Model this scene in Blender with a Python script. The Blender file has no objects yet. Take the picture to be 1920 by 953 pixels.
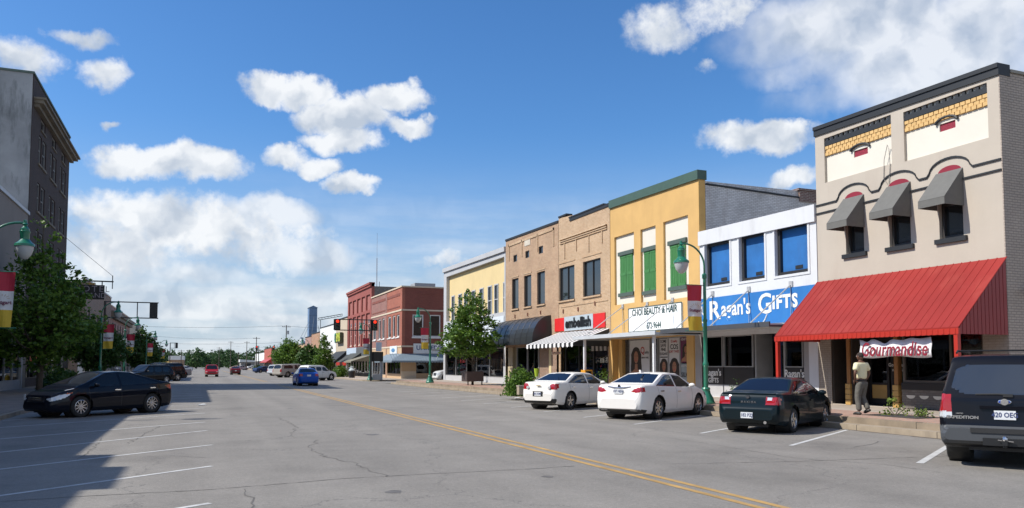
import bpy, bmesh, math, random
import numpy as np
from mathutils import Vector, Matrix
SC = bpy.context.scene
COL = SC.collection
random.seed(7); RNG = np.random.default_rng(7)
R_ = math.radians

# ---------------------------------------------------------------- camera
F, HX, HY, CY, CH = 1464.0, 370.0, 684.0, 598.0, 1.75      # focal length in pixels of the 1920 px photograph, street vanishing point, principal row, eye height
def _cam():
    p = math.atan2(HY - CY, F)
    y = np.array([HX - 960, -(HY - CY), -F]); y /= np.linalg.norm(y)
    up = np.array([0, math.cos(p), -math.sin(p)])
    z = up - (up @ y) * y; z /= np.linalg.norm(z)
    x = np.cross(y, z)
    return np.array([x, y, z])
RM = _cam()
def ray(u, v): return RM @ np.array([u - 960, -(v - CY), -F], float)
def GN(u, v, z=0.0):
    r = ray(u, v); t = (z - CH) / r[2]; return (t * r[0], t * r[1], z)
def PX(u, v, D=21.5):
    r = ray(u, v); t = D / r[0]; return (t * r[1], CH + t * r[2])
def PY(u, v, Y):
    r = ray(u, v); t = Y / r[1]; return (t * r[0], CH + t * r[2])
cam_d = bpy.data.cameras.new("camera"); cam = bpy.data.objects.new("camera", cam_d); COL.objects.link(cam)
m = Matrix([list(RM[0]) + [0], list(RM[1]) + [0], list(RM[2]) + [CH], [0, 0, 0, 1]])
cam.matrix_world = m
cam_d.sensor_width = 36.0; cam_d.lens = F / 1920 * 36.0
cam_d.shift_y = (CY - 476.5) / 1920.0
cam_d.clip_start = 0.1; cam_d.clip_end = 5000
SC.camera = cam
SC.render.resolution_x = 1024; SC.render.resolution_y = 508

# ---------------------------------------------------------------- sun and sky
SUN_EL = R_(46.0)
SH = Vector((1.0, -0.2, 0)).normalized()                    # horizontal way the shadows fall
sun_dir = Vector((-SH.x * math.cos(SUN_EL), -SH.y * math.cos(SUN_EL), math.sin(SUN_EL)))
sl = bpy.data.lights.new("sun", 'SUN'); sl.energy = 4.4; sl.angle = R_(0.55); sl.color = (1.0, 0.945, 0.85)
so = bpy.data.objects.new("sun", sl); COL.objects.link(so)
so.rotation_euler = sun_dir.to_track_quat('Z', 'Y').to_euler(); so.location = (-60, 30, 60)
w = bpy.data.worlds.new("World"); SC.world = w; w.use_nodes = True
nt = w.node_tree; N = nt.nodes; LK = nt.links
for n in list(N): N.remove(n)
SKY_STRENGTH = 0.108
def nd(t, **k):
    n = N.new(t)
    for a, b in k.items(): setattr(n, a, b)
    return n
def mth(op, a, b=None, c=None, clamp=False):
    n = nd('ShaderNodeMath', operation=op); n.use_clamp = clamp
    for i, q in enumerate((a, b, c)):
        if q is None: continue
        if isinstance(q, (int, float)): n.inputs[i].default_value = q
        else: LK.new(q, n.inputs[i])
    return n.outputs[0]
def vm(op, a, b=None, out=0):
    n = nd('ShaderNodeVectorMath', operation=op)
    for i, q in enumerate((a, b)):
        if q is None: continue
        if isinstance(q, (tuple, list, Vector)): n.inputs[i].default_value = tuple(q)
        elif isinstance(q, (int, float)): n.inputs['Scale'].default_value = q
        else: LK.new(q, n.inputs[i])
    return n.outputs[out]
sky = nd('ShaderNodeTexSky'); sky.sky_type = 'NISHITA'; sky.sun_disc = False
sky.sun_elevation = SUN_EL; sky.sun_rotation = math.atan2(sun_dir.x, sun_dir.y)
sky.air_density = 1.0; sky.dust_density = 0.6; sky.ozone_density = 2.2; sky.altitude = 60
tc = nd('ShaderNodeTexCoord'); d0 = tc.outputs['Generated']
def wnoise(vec, scale, detail=4, rough=0.55):
    n = nd('ShaderNodeTexNoise'); n.inputs['Scale'].default_value = scale
    n.inputs['Detail'].default_value = detail; n.inputs['Roughness'].default_value = rough
    LK.new(vec, n.inputs['Vector']); return n
n1 = wnoise(d0, 7, 2); n2 = wnoise(d0, 24, 5, .6)
o1 = vm('SCALE', vm('SUBTRACT', n1.outputs['Color'], (.5, .5, .5)), .06)
o2 = vm('SCALE', vm('SUBTRACT', n2.outputs['Color'], (.5, .5, .5)), .038)
d1 = vm('ADD', vm('ADD', d0, o1), o2)
# clouds: (u, v, half width, half height, weight) as seen in the photograph, kept as directions of the sky
CL = [(500,158,52,26,1),(570,165,60,30,1),(650,215,90,40,1.1),(745,185,50,26,.9),(770,240,48,18,.9),(650,270,70,24,.9),
      (530,300,50,26,.95),(600,318,50,20,.95),(662,352,46,19,.9),(250,300,70,32,1),(345,310,95,36,1.05),
      (240,405,120,42,.78),(370,435,215,58,.80),(500,410,90,30,.45),(220,475,110,50,.75),(470,470,140,40,.55),(140,58,58,20,.62),(38,112,66,38,.7),(182,135,42,28,.7),
      (1250,62,62,34,.62),(1345,25,90,38,.55),(1600,40,230,80,.5),(1780,90,240,110,.5),(1540,110,150,50,.34),(1900,20,200,100,.5),(1650,165,190,40,.28),
      (1432,262,102,34,.95),(1492,246,40,22,.8),(1500,345,56,22,.8),(207,231,18,8,.5),(840,492,48,18,.5),(1328,128,22,10,.3),
      (560,480,110,26,.38),(300,520,170,28,.4),(620,545,160,22,.36),(460,570,240,26,.34),(420,612,260,14,.3),(860,520,90,18,.3)]
field = None; lowf = None; soft = None
for (u, v, ru, rv, wt) in CL:
    c = ray(u, v); ln = np.linalg.norm(c); c = c / ln
    a = np.cross(c, [0, 0, 1.0]); a /= np.linalg.norm(a); b = np.cross(a, c)
    ang = F / ln
    s = vm('SUBTRACT', d1, tuple(c))
    px = vm('DOT_PRODUCT', s, tuple(a / (ru / ln)), out=1); py = vm('DOT_PRODUCT', s, tuple(b / (rv / ln)), out=1)
    py2 = mth('MULTIPLY', py, py); r2 = mth('MULTIPLY_ADD', px, px, py2)
    fi = mth('MULTIPLY', mth('SUBTRACT', 1.0, mth('MULTIPLY', r2, 0.62)), wt)
    if wt <= .52 and ru > 80:          # thin veils: kept apart so that they stay smooth
        soft = fi if soft is None else mth('MAXIMUM', soft, fi); continue
    field = fi if field is None else mth('MAXIMUM', field, fi)
    lo = mth('MULTIPLY', mth('MAXIMUM', fi, 0.0), py); lowf = lo if lowf is None else mth('ADD', lowf, lo)
n3 = wnoise(d0, 46, 6, .62)
st = vm('MULTIPLY', d0, (1, 1, 7)); n4 = wnoise(st, 3.2, 6, .6)
thick = mth('ADD', field, mth('MULTIPLY', mth('SUBTRACT', n3.outputs[0], .5), 1.0))
def sstep(x, a, b, o0=0.0, o1=1.0):
    n = nd('ShaderNodeMapRange', interpolation_type='SMOOTHSTEP'); LK.new(x, n.inputs[0])
    n.inputs[1].default_value = a; n.inputs[2].default_value = b; n.inputs[3].default_value = o0; n.inputs[4].default_value = o1
    return n.outputs[0]
mask = mth('MULTIPLY', sstep(thick, 0.03, 0.70), .95)
sep = nd('ShaderNodeSeparateXYZ'); LK.new(d0, sep.inputs[0])
low = sstep(sep.outputs[2], 0.02, 0.26, 1.0, 0.0)
veil = mth('MULTIPLY', mth('MULTIPLY', sstep(n4.outputs[0], .34, .66), low), .85)
hz = sstep(sep.outputs[2], 0.0, 0.30, .80, 0.0)
n5 = wnoise(d0, 9, 5, .5)
softm = mth('MULTIPLY', sstep(mth('ADD', soft, mth('MULTIPLY', mth('SUBTRACT', n5.outputs[0], .5), .9)), -.05, .5), .82)
back = mth('MULTIPLY', sstep(mth('MULTIPLY', sep.outputs[1], -1.0), .05, .55), sstep(n1.outputs[0], .36, .60))     # broken cloud added in the unseen sky behind the viewer to brighten shaded walls
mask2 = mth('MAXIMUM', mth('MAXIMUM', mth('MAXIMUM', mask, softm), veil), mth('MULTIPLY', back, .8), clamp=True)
nA = wnoise(d1, 16, 3); nB = wnoise(vm('ADD', d1, tuple(sun_dir * .035)), 16, 3)
rel = mth('MULTIPLY', mth('SUBTRACT', nA.outputs[0], nB.outputs[0]), 3.0)
shade = mth('ADD', mth('ADD', mth('MULTIPLY', lowf, .62), rel), .66, clamp=True)
cm = nd('ShaderNodeMix', data_type='RGBA'); LK.new(shade, cm.inputs[0])
cm.inputs[6].default_value = (3.9, 4.4, 5.1, 1); cm.inputs[7].default_value = (6.9, 7.05, 7.2, 1)
hs = nd('ShaderNodeHueSaturation'); hs.inputs['Saturation'].default_value = 1.22; hs.inputs['Value'].default_value = 1.0; LK.new(sky.outputs[0], hs.inputs['Color'])
tw = nd('ShaderNodeMix', data_type='RGBA', blend_type='MULTIPLY'); tw.inputs[0].default_value = 1; LK.new(hs.outputs[0], tw.inputs[6]); tw.inputs[7].default_value = (.78, .98, 1.16, 1)
hm = nd('ShaderNodeMix', data_type='RGBA'); LK.new(hz, hm.inputs[0]); LK.new(tw.outputs[2], hm.inputs[6]); hm.inputs[7].default_value = (3.2, 3.95, 5.0, 1)
fm = nd('ShaderNodeMix', data_type='RGBA'); LK.new(mask2, fm.inputs[0]); LK.new(hm.outputs[2], fm.inputs[6]); LK.new(cm.outputs[2], fm.inputs[7])
bg = nd('ShaderNodeBackground'); bg.inputs[1].default_value = SKY_STRENGTH; LK.new(fm.outputs[2], bg.inputs[0])
wo = nd('ShaderNodeOutputWorld'); LK.new(bg.outputs[0], wo.inputs[0])
SC.view_settings.view_transform = 'Standard'; SC.view_settings.look = 'None'
SC.view_settings.gamma = 1.0; SC.view_settings.use_curve_mapping = False
SC.view_settings.exposure = 0.36

# ---------------------------------------------------------------- materials
MATS = {}
def mat(name, col, rough=.75, noise=.12, nscale=3.0, bump=0.0, bscale=40.0, metal=0.0, coat=0.0, spec=.5, kind=None, emit=0, **kw):
    if name in MATS: return MATS[name]
    m = bpy.data.materials.new(name); m.use_nodes = True; t = m.node_tree; b = t.nodes['Principled BSDF']
    b.inputs['Roughness'].default_value = rough; b.inputs['Metallic'].default_value = metal
    b.inputs['Coat Weight'].default_value = coat; b.inputs['Coat Roughness'].default_value = .03
    b.inputs['Specular IOR Level'].default_value = spec
    def n_(ty, **k):
        q = t.nodes.new(ty)
        for a, v in k.items(): setattr(q, a, v)
        return q
    L = t.links.new
    geo = n_('ShaderNodeNewGeometry'); pos = geo.outputs['Position']
    if kw.get('local'):
        pos = n_('ShaderNodeTexCoord').outputs['Object']
    def nz(scale, detail=3, vec=None, rough=.6):
        q = n_('ShaderNodeTexNoise'); q.inputs['Scale'].default_value = scale; q.inputs['Detail'].default_value = detail; q.inputs['Roughness'].default_value = rough
        L(vec or pos, q.inputs['Vector']); return q.outputs[0]
    def mixc(f, a, b_, blend='MIX'):
        q = n_('ShaderNodeMix', data_type='RGBA', blend_type=blend)
        for i, v in ((0, f), (6, a), (7, b_)):
            if isinstance(v, (int, float)): q.inputs[i].default_value = v
            elif isinstance(v, tuple): q.inputs[i].default_value = tuple(v[:3]) + (1,)
            else: L(v, q.inputs[i])
        return q.outputs[2]
    def mr(x, a, b_, c, d):
        q = n_('ShaderNodeMapRange'); L(x, q.inputs[0])
        for i, v in enumerate((a, b_, c, d)): q.inputs[i + 1].default_value = v
        return q.outputs[0]
    c = tuple(col)
    colour = None; height = None
    if kind == 'brick':
        sx = n_('ShaderNodeSeparateXYZ'); L(pos, sx.inputs[0])
        ad = n_('ShaderNodeMath', operation='ADD'); L(sx.outputs[0], ad.inputs[0]); L(sx.outputs[1], ad.inputs[1])
        cb = n_('ShaderNodeCombineXYZ'); L(ad.outputs[0], cb.inputs[0]); L(sx.outputs[2], cb.inputs[1])
        br = n_('ShaderNodeTexBrick'); L(cb.outputs[0], br.inputs['Vector'])
        c2 = kw.get('col2', tuple(x * .72 for x in c)); br.inputs['Color1'].default_value = c + (1,); br.inputs['Color2'].default_value = tuple(c2) + (1,)
        br.inputs['Mortar'].default_value = tuple(kw.get('mortar', (.42, .39, .35))) + (1,)
        br.inputs['Scale'].default_value = 1.0; br.inputs['Brick Width'].default_value = kw.get('bw', .23); br.inputs['Row Height'].default_value = kw.get('bh', .078)
        br.inputs['Mortar Size'].default_value = kw.get('ms', .011); br.inputs['Bias'].default_value = kw.get('bias', -.1)
        colour = br.outputs[0]; height = br.outputs[1]
        colour = mixc(mr(nz(9, 4), .3, .75, 0, .35), colour, tuple(x * .55 for x in c))
    elif kind == 'cmu':
        colour = c
    if colour is None: colour = c
    if noise:
        f = mr(nz(nscale, 5), .3, .72, 0, 1)
        colour = mixc(f, mixc(1.0, colour, (1 - noise,) * 3, 'MULTIPLY'), mixc(1.0, colour, (1 + noise * .5,) * 3, 'MULTIPLY'))
    if kw.get('stain'):
        sc, amt, scol = kw['stain']
        mp = n_('ShaderNodeMapping'); L(pos, mp.inputs[0]); mp.inputs['Scale'].default_value = (1, 1, .22)
        f = mr(nz(sc, 6, mp.outputs[0], .7), .52, .72, 0, amt)
        colour = mixc(f, colour, scol)
    if isinstance(colour, tuple): b.inputs['Base Color'].default_value = colour[:3] + (1,)
    else: L(colour, b.inputs['Base Color'])
    if bump or height is not None:
        bp = n_('ShaderNodeBump'); bp.inputs['Distance'].default_value = kw.get('bd', .01); bp.inputs['Strength'].default_value = bump or .6
        if height is not None: bp.invert = True; L(height, bp.inputs['Height'])
        else: L(nz(bscale, 3), bp.inputs['Height'])
        L(bp.outputs[0], b.inputs['Normal'])
    if emit:
        b.inputs['Emission Color'].default_value = c + (1,); b.inputs['Emission Strength'].default_value = emit
    MATS[name] = m; return m
def glass_mat(name, tint=(.55, .6, .6), gl=.9):
    if name in MATS: return MATS[name]
    m = bpy.data.materials.new(name); m.use_nodes = True; t = m.node_tree
    for n in list(t.nodes): t.nodes.remove(n)
    o = t.nodes.new('ShaderNodeOutputMaterial'); mx = t.nodes.new('ShaderNodeMixShader')
    tr = t.nodes.new('ShaderNodeBsdfTransparent'); tr.inputs[0].default_value = tuple(tint) + (1,)
    g = t.nodes.new('ShaderNodeBsdfGlossy'); g.inputs['Roughness'].default_value = .015; g.inputs[0].default_value = (gl, gl, gl, 1)
    fr = t.nodes.new('ShaderNodeFresnel'); fr.inputs[0].default_value = 1.62
    t.links.new(fr.outputs[0], mx.inputs[0]); t.links.new(tr.outputs[0], mx.inputs[1]); t.links.new(g.outputs[0], mx.inputs[2]); t.links.new(mx.outputs[0], o.inputs[0])
    MATS[name] = m; return m
def leaf_mat(name, c1, c2):
    if name in MATS: return MATS[name]
    m = bpy.data.materials.new(name); m.use_nodes = True; t = m.node_tree
    b = t.nodes['Principled BSDF']; o = t.nodes['Material Output']
    g = t.nodes.new('ShaderNodeNewGeometry'); mx = t.nodes.new('ShaderNodeMix'); mx.data_type = 'RGBA'
    t.links.new(g.outputs['Random Per Island'], mx.inputs[0]); mx.inputs[6].default_value = c1 + (1,); mx.inputs[7].default_value = c2 + (1,)
    t.links.new(mx.outputs[2], b.inputs['Base Color']); b.inputs['Roughness'].default_value = .5; b.inputs['Specular IOR Level'].default_value = .35
    tl = t.nodes.new('ShaderNodeBsdfTranslucent'); t.links.new(mx.outputs[2], tl.inputs[0])
    ms = t.nodes.new('ShaderNodeMixShader'); ms.inputs[0].default_value = .35
    t.links.new(b.outputs[0], ms.inputs[1]); t.links.new(tl.outputs[0], ms.inputs[2]); t.links.new(ms.outputs[0], o.inputs[0])
    MATS[name] = m; return m
def paint(name, col, rough=.35): return mat(name, col, rough=rough, noise=.02, coat=.45, spec=.04)
WHITE = mat('white_paint', (.70, .70, .68), .6, .06, 1.5, stain=(1.3, .25, (.5, .48, .43)))
BLACK = mat('black_metal', (.012, .012, .013), .4, .05)
DARKGLASS = mat('dark_window_glass', (.012, .014, .016), .03, 0, spec=1.0)
SKYGLASS = mat('upper_window_glass', (.02, .025, .03), .04, 0, spec=1.0)
SHOPGLASS = glass_mat('shop_glass')
CHROME = mat('chrome', (.75, .75, .76), .12, 0, metal=1.0)
RUBBER = mat('tyre_rubber', (.018, .018, .018), .85, .1)
GREEN_METAL = mat('green_lamp_paint', (.012, .15, .085), .35, .05, coat=.4)
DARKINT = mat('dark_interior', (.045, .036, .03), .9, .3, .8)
GREYMET = mat('grey_painted_metal', (.34, .35, .36), .5, .1)

# ---------------------------------------------------------------- mesh helpers
class MB:
    def __init__(s): s.v = []; s.f = []
    def quad(s, *p):
        n = len(s.v); s.v += [tuple(q) for q in p]; s.f.append(tuple(range(n, n + len(p)))); return s
    def box(s, x0, x1, y0, y1, z0, z1):
        x0, x1 = min(x0, x1), max(x0, x1); y0, y1 = min(y0, y1), max(y0, y1); z0, z1 = min(z0, z1), max(z0, z1)
        n = len(s.v)
        s.v += [(x0,y0,z0),(x1,y0,z0),(x1,y1,z0),(x0,y1,z0),(x0,y0,z1),(x1,y0,z1),(x1,y1,z1),(x0,y1,z1)]
        s.f += [tuple(n + i for i in q) for q in ((0,3,2,1),(4,5,6,7),(0,1,5,4),(1,2,6,5),(2,3,7,6),(3,0,4,7))]; return s
    def prism(s, poly, vec):
        n = len(s.v); k = len(poly); vec = Vector(vec)
        s.v += [tuple(p) for p in poly] + [tuple(Vector(p) + vec) for p in poly]
        s.f.append(tuple(range(n + k - 1, n - 1, -1))); s.f.append(tuple(range(n + k, n + 2 * k)))
        for i in range(k): j = (i + 1) % k; s.f.append((n + i, n + j, n + k + j, n + k + i))
        return s
    def tube(s, pts, r, n=8, cap=True):
        pts = [Vector(p) for p in pts]; k = len(pts); b0 = len(s.v)
        rr = r if isinstance(r, (list, tuple)) else [r] * k
        prev = None
        for i, p in enumerate(pts):
            d = (pts[min(i + 1, k - 1)] - pts[max(i - 1, 0)]).normalized()
            if prev is None:
                a = d.orthogonal().normalized()
            else:
                a = (prev - d * prev.dot(d)); a = a.normalized() if a.length > 1e-6 else d.orthogonal().normalized()
            prev = a; b = d.cross(a)
            for j in range(n):
                t = 2 * math.pi * j / n; s.v.append(tuple(p + (a * math.cos(t) + b * math.sin(t)) * rr[i]))
        for i in range(k - 1):
            for j in range(n):
                j2 = (j + 1) % n; s.f.append((b0 + i * n + j, b0 + i * n + j2, b0 + (i + 1) * n + j2, b0 + (i + 1) * n + j))
        if cap:
            s.f.append(tuple(range(b0 + n - 1, b0 - 1, -1))); s.f.append(tuple(range(b0 + (k - 1) * n, b0 + k * n)))
        return s
    def lathe(s, c, prof, n=16, ax='z', a0=0, a1=2 * math.pi):
        b0 = len(s.v); k = len(prof); full = abs(a1 - a0 - 2 * math.pi) < 1e-6; m_ = n if full else n + 1
        for (r, h) in prof:
            for j in range(m_):
                t = a0 + (a1 - a0) * j / n; x, y = r * math.cos(t), r * math.sin(t)
                if ax == 'z': q = (c[0] + x, c[1] + y, c[2] + h)
                elif ax == 'y': q = (c[0] + x, c[1] + h, c[2] + y)
                else: q = (c[0] + h, c[1] + x, c[2] + y)
                s.v.append(q)
        for i in range(k - 1):
            for j in range(n):
                j2 = (j + 1) % m_; s.f.append((b0 + i * m_ + j, b0 + i * m_ + j2, b0 + (i + 1) * m_ + j2, b0 + (i + 1) * m_ + j))
        return s
    def sphere(s, c, r, n=12, k=8, sc=(1, 1, 1)):
        b0 = len(s.v)
        for i in range(k + 1):
            t = math.pi * i / k
            for j in range(n):
                p = 2 * math.pi * j / n
                s.v.append((c[0] + r * sc[0] * math.sin(t) * math.cos(p), c[1] + r * sc[1] * math.sin(t) * math.sin(p), c[2] + r * sc[2] * math.cos(t)))
        for i in range(k):
            for j in range(n):
                j2 = (j + 1) % n; s.f.append((b0 + i * n + j, b0 + (i + 1) * n + j, b0 + (i + 1) * n + j2, b0 + i * n + j2))
        return s
ORG = {}
def org(o):
    while o is not None:
        if o.name in ORG: return ORG[o.name]
        o = o.parent
    return Vector((0, 0, 0))
def link(name, me, parent=None, material=None, smooth=False, sharp=None):
    if smooth:
        me.shade_smooth()
        if sharp: me.set_sharp_from_angle(angle=R_(sharp))
    if material is not None: me.materials.append(material)
    o = bpy.data.objects.new(name, me); COL.objects.link(o); o.parent = parent; return o
SPLIT = {'side_wall', 'shop_pilaster', 'brick_pier', 'recess_wall', 'canopy_post', 'exhaust', 'anchor_star', 'wheel_well', 'banner_arm', 'reversing_light', 'parapet_cap', 'awning_rib', 'cream_jamb', 'foot', 'hanging_ornament', 'shop_window_pair', 'striped_board', 'hand', 'valance', 'black_valance'}
def islands(mb):
    p = list(range(len(mb.v)))
    def fd(i):
        while p[i] != i: p[i] = p[p[i]]; i = p[i]
        return i
    for f in mb.f:
        for a in f[1:]: p[fd(a)] = fd(f[0])
    g = {}
    for f in mb.f: g.setdefault(fd(f[0]), []).append(f)
    out = []
    for fs in g.values():
        q = MB(); ix = {}
        for f in fs:
            t = []
            for a in f:
                if a not in ix: ix[a] = len(q.v); q.v.append(mb.v[a])
                t.append(ix[a])
            q.f.append(tuple(t))
        out.append(q)
    return out
def obj(name, mb, material, parent=None, smooth=False, sharp=None, base=None):
    if name in SPLIT and parent is not None:
        ps = islands(mb)
        if 1 < len(ps) <= 12:
            return [obj_one(name, q, material, parent, smooth, sharp, base) for q in ps][0]
    return obj_one(name, mb, material, parent, smooth, sharp, base)
def obj_one(name, mb, material, parent=None, smooth=False, sharp=None, base=None):
    off = org(parent) if parent is not None else (Vector(base) if base is not None else Vector((0, 0, 0)))
    me = bpy.data.meshes.new(name)
    v = [(p[0] - off.x, p[1] - off.y, p[2] - off.z) for p in mb.v] if off.length else mb.v
    me.from_pydata(v, [], mb.f); me.update()
    o = link(name, me, parent, material, smooth, sharp)
    if parent is None and base is not None: o.location = off; ORG[o.name] = off
    return o
def thing(name, label, cat, loc=(0, 0, 0), rotz=0.0, group=None, local=False):
    o = bpy.data.objects.new(name, None); COL.objects.link(o); o.empty_display_size = .3
    o.location = loc; o.rotation_euler = (0, 0, rotz); o['label'] = label; o['category'] = cat
    if group: o['group'] = group
    ORG[o.name] = Vector((0, 0, 0)) if local else Vector(loc)
    return o
def tag(o, label, cat, group=None, kind=None):
    o['label'] = label; o['category'] = cat
    if group: o['group'] = group
    if kind: o['kind'] = kind
    return o
def struct(name, mb, m_, **k):
    o = obj(name, mb, m_, **k); o['kind'] = 'structure'; return o
def text(name, s, size, loc, face, material, parent=None, extrude=.006, bold=0.0, shear=0.0, sx=1.0, align='CENTER', spacing=1.0):
    """flat lettering; face: 'W' on walls that face -X, 'S' on walls that face -Y, 'E' faces +X"""
    cu = bpy.data.curves.new(name, 'FONT'); cu.body = s; cu.size = size; cu.extrude = extrude; cu.offset = bold; cu.shear = shear
    cu.align_x = align; cu.align_y = 'CENTER'; cu.space_character = spacing; cu.resolution_u = 3
    t = bpy.data.objects.new('tmp', cu); COL.objects.link(t)
    me = bpy.data.meshes.new_from_object(t.evaluated_get(bpy.context.evaluated_depsgraph_get()))
    bpy.data.objects.remove(t); bpy.data.curves.remove(cu)
    ax = {'W': ((0,-1,0),(0,0,1),(-1,0,0)), 'S': ((1,0,0),(0,0,1),(0,-1,0)), 'E': ((0,1,0),(0,0,1),(1,0,0)), 'B': ((0,-1,0),(0,0,1),(-1,0,0))}[face]
    M = Matrix([[ax[0][0] * sx, ax[1][0], ax[2][0], loc[0]], [ax[0][1] * sx, ax[1][1], ax[2][1], loc[1]], [ax[0][2] * sx, ax[1][2], ax[2][2], loc[2]], [0, 0, 0, 1]])
    me.transform(Matrix.Translation(-org(parent)) @ M if parent is not None else M)
    me.materials.clear(); me.name = name
    return link(name, me, parent, material)
# ================================================================= the ground and the street
def road_mat(name, base, crack=True):
    m = bpy.data.materials.new(name); m.use_nodes = True; t = m.node_tree; b = t.nodes['Principled BSDF']; L = t.links.new
    b.inputs['Roughness'].default_value = .8; b.inputs['Specular IOR Level'].default_value = .35
    g = t.nodes.new('ShaderNodeNewGeometry')
    def nz(s, d, r=.6, vec=None):
        q = t.nodes.new('ShaderNodeTexNoise'); q.inputs['Scale'].default_value = s; q.inputs['Detail'].default_value = d; q.inputs['Roughness'].default_value = r; L(vec or g.outputs['Position'], q.inputs['Vector']); return q
    def ramp(x, a, ca, b_, cb):
        q = t.nodes.new('ShaderNodeValToRGB'); L(x, q.inputs[0]); e = q.color_ramp.elements
        e[0].position = a; e[0].color = (ca, ca, ca, 1); e[1].position = b_; e[1].color = (cb, cb, cb, 1); return q.outputs[0]
    def mul(a, c, f=1.0):
        q = t.nodes.new('ShaderNodeMix'); q.data_type = 'RGBA'; q.blend_type = 'MULTIPLY'; q.inputs[0].default_value = f
        for i, x in ((6, a), (7, c)):
            if isinstance(x, tuple): q.inputs[i].default_value = x
            else: L(x, q.inputs[i])
        return q.outputs[2]
    c = mul(base + (1,), ramp(nz(.13, 4).outputs[0], .3, .86, .7, 1.1))
    c = mul(c, ramp(nz(1.1, 5, .65).outputs[0], .3, .9, .72, 1.08))
    c = mul(c, ramp(nz(85, 3, .8).outputs[0], .25, .62, .75, 1.35))
    c = mul(c, ramp(nz(14, 5, .75).outputs[0], .3, .86, .7, 1.12))
    mp = t.nodes.new('ShaderNodeMapping'); L(g.outputs['Position'], mp.inputs[0]); mp.inputs['Scale'].default_value = (1, .05, 1)
    c = mul(c, ramp(nz(.75, 3, .5, mp.outputs[0]).outputs[0], .32, .88, .66, 1.06))
    c = mul(c, ramp(nz(.42, 2, .4).outputs[0], .58, 1.0, .70, .86))
    vs = t.nodes.new('ShaderNodeTexVoronoi'); vs.inputs['Scale'].default_value = 16; L(g.outputs['Position'], vs.inputs['Vector'])
    c = mul(c, ramp(vs.outputs['Distance'], .05, 1.35, .22, 1.0))
    if crack:
        wv = t.nodes.new('ShaderNodeVectorMath'); wv.operation = 'ADD'
        sc = t.nodes.new('ShaderNodeVectorMath'); sc.operation = 'SCALE'; sc.inputs['Scale'].default_value = 2.4; L(nz(.5, 6, .7).outputs['Color'], sc.inputs[0])
        L(g.outputs['Position'], wv.inputs[0]); L(sc.outputs[0], wv.inputs[1])
        vo = t.nodes.new('ShaderNodeTexVoronoi'); vo.feature = 'DISTANCE_TO_EDGE'; vo.inputs['Scale'].default_value = .16; L(wv.outputs[0], vo.inputs['Vector'])
        k = ramp(vo.outputs['Distance'], .0, .0, .0022, 1.0)
        gate = ramp(nz(.21, 3).outputs[0], .52, .0, .60, 1.0)
        mx = t.nodes.new('ShaderNodeMix'); mx.data_type = 'RGBA'; mx.blend_type = 'LIGHTEN'; mx.inputs[0].default_value = 1; L(k, mx.inputs[6]); L(gate, mx.inputs[7])
        q = t.nodes.new('ShaderNodeMix'); q.data_type = 'RGBA'; L(mx.outputs[2], q.inputs[0]); q.inputs[6].default_value = (.125, .118, .11, 1); L(c, q.inputs[7]); c = q.outputs[2]
    L(c, b.inputs['Base Color'])
    bp = t.nodes.new('ShaderNodeBump'); bp.inputs['Strength'].default_value = .5; bp.inputs['Distance'].default_value = .01; L(nz(70, 3, .8).outputs[0], bp.inputs['Height']); L(bp.outputs[0], b.inputs['Normal'])
    return m
ROAD = road_mat('asphalt', (.232, .216, .194))
CONC = mat('kerb_concrete', (.33, .27, .2), .85, .25, 1.6, bump=.5, bscale=30, stain=(2.2, .5, (.17, .14, .11)))
WALKC = mat('sidewalk_concrete', (.40, .34, .28), .85, .22, .9, bump=.3, bscale=40, stain=(1.2, .3, (.24, .2, .17)))
def paver_mat():
    m = mat('paver_brick', (.36, .215, .16), .85, .2, 1.2); t = m.node_tree
    g = t.nodes.new('ShaderNodeNewGeometry'); br = t.nodes.new('ShaderNodeTexBrick'); t.links.new(g.outputs['Position'], br.inputs['Vector'])
    br.inputs['Scale'].default_value = 1; br.inputs['Brick Width'].default_value = .22; br.inputs['Row Height'].default_value = .11; br.inputs['Mortar Size'].default_value = .008
    br.inputs['Color1'].default_value = (.40, .245, .18, 1); br.inputs['Color2'].default_value = (.31, .185, .14, 1); br.inputs['Mortar'].default_value = (.3, .25, .2, 1)
    t.links.new(br.outputs[0], t.nodes['Principled BSDF'].inputs['Base Color']); return m
PAVER = paver_mat()
GRASSY = mat('far_ground', (.14, .14, .10), .9, .3, .05)
struct('ground', MB().box(-900, 900, -60, 2400, -.5, 0), GRASSY)
KR, KL, ZS, ZL, FR, FL = 16.3, -5.7, .32, .15, 21.5, -11.0
rd = MB(); rd.box(KL - .02, KR + .02, -20, 700, -.2, .006)
struct('road', rd, ROAD)
struct('side_street', MB().box(KR + .02, 120, 72.6, 82.0, -.2, .006).box(-90, KL - .02, 79.5, 91.5, -.2, .006).box(KR + .02, 120, 243, 253, -.2, .006).box(-90, KL - .02, 243, 253, -.2, .006), ROAD)
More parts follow.
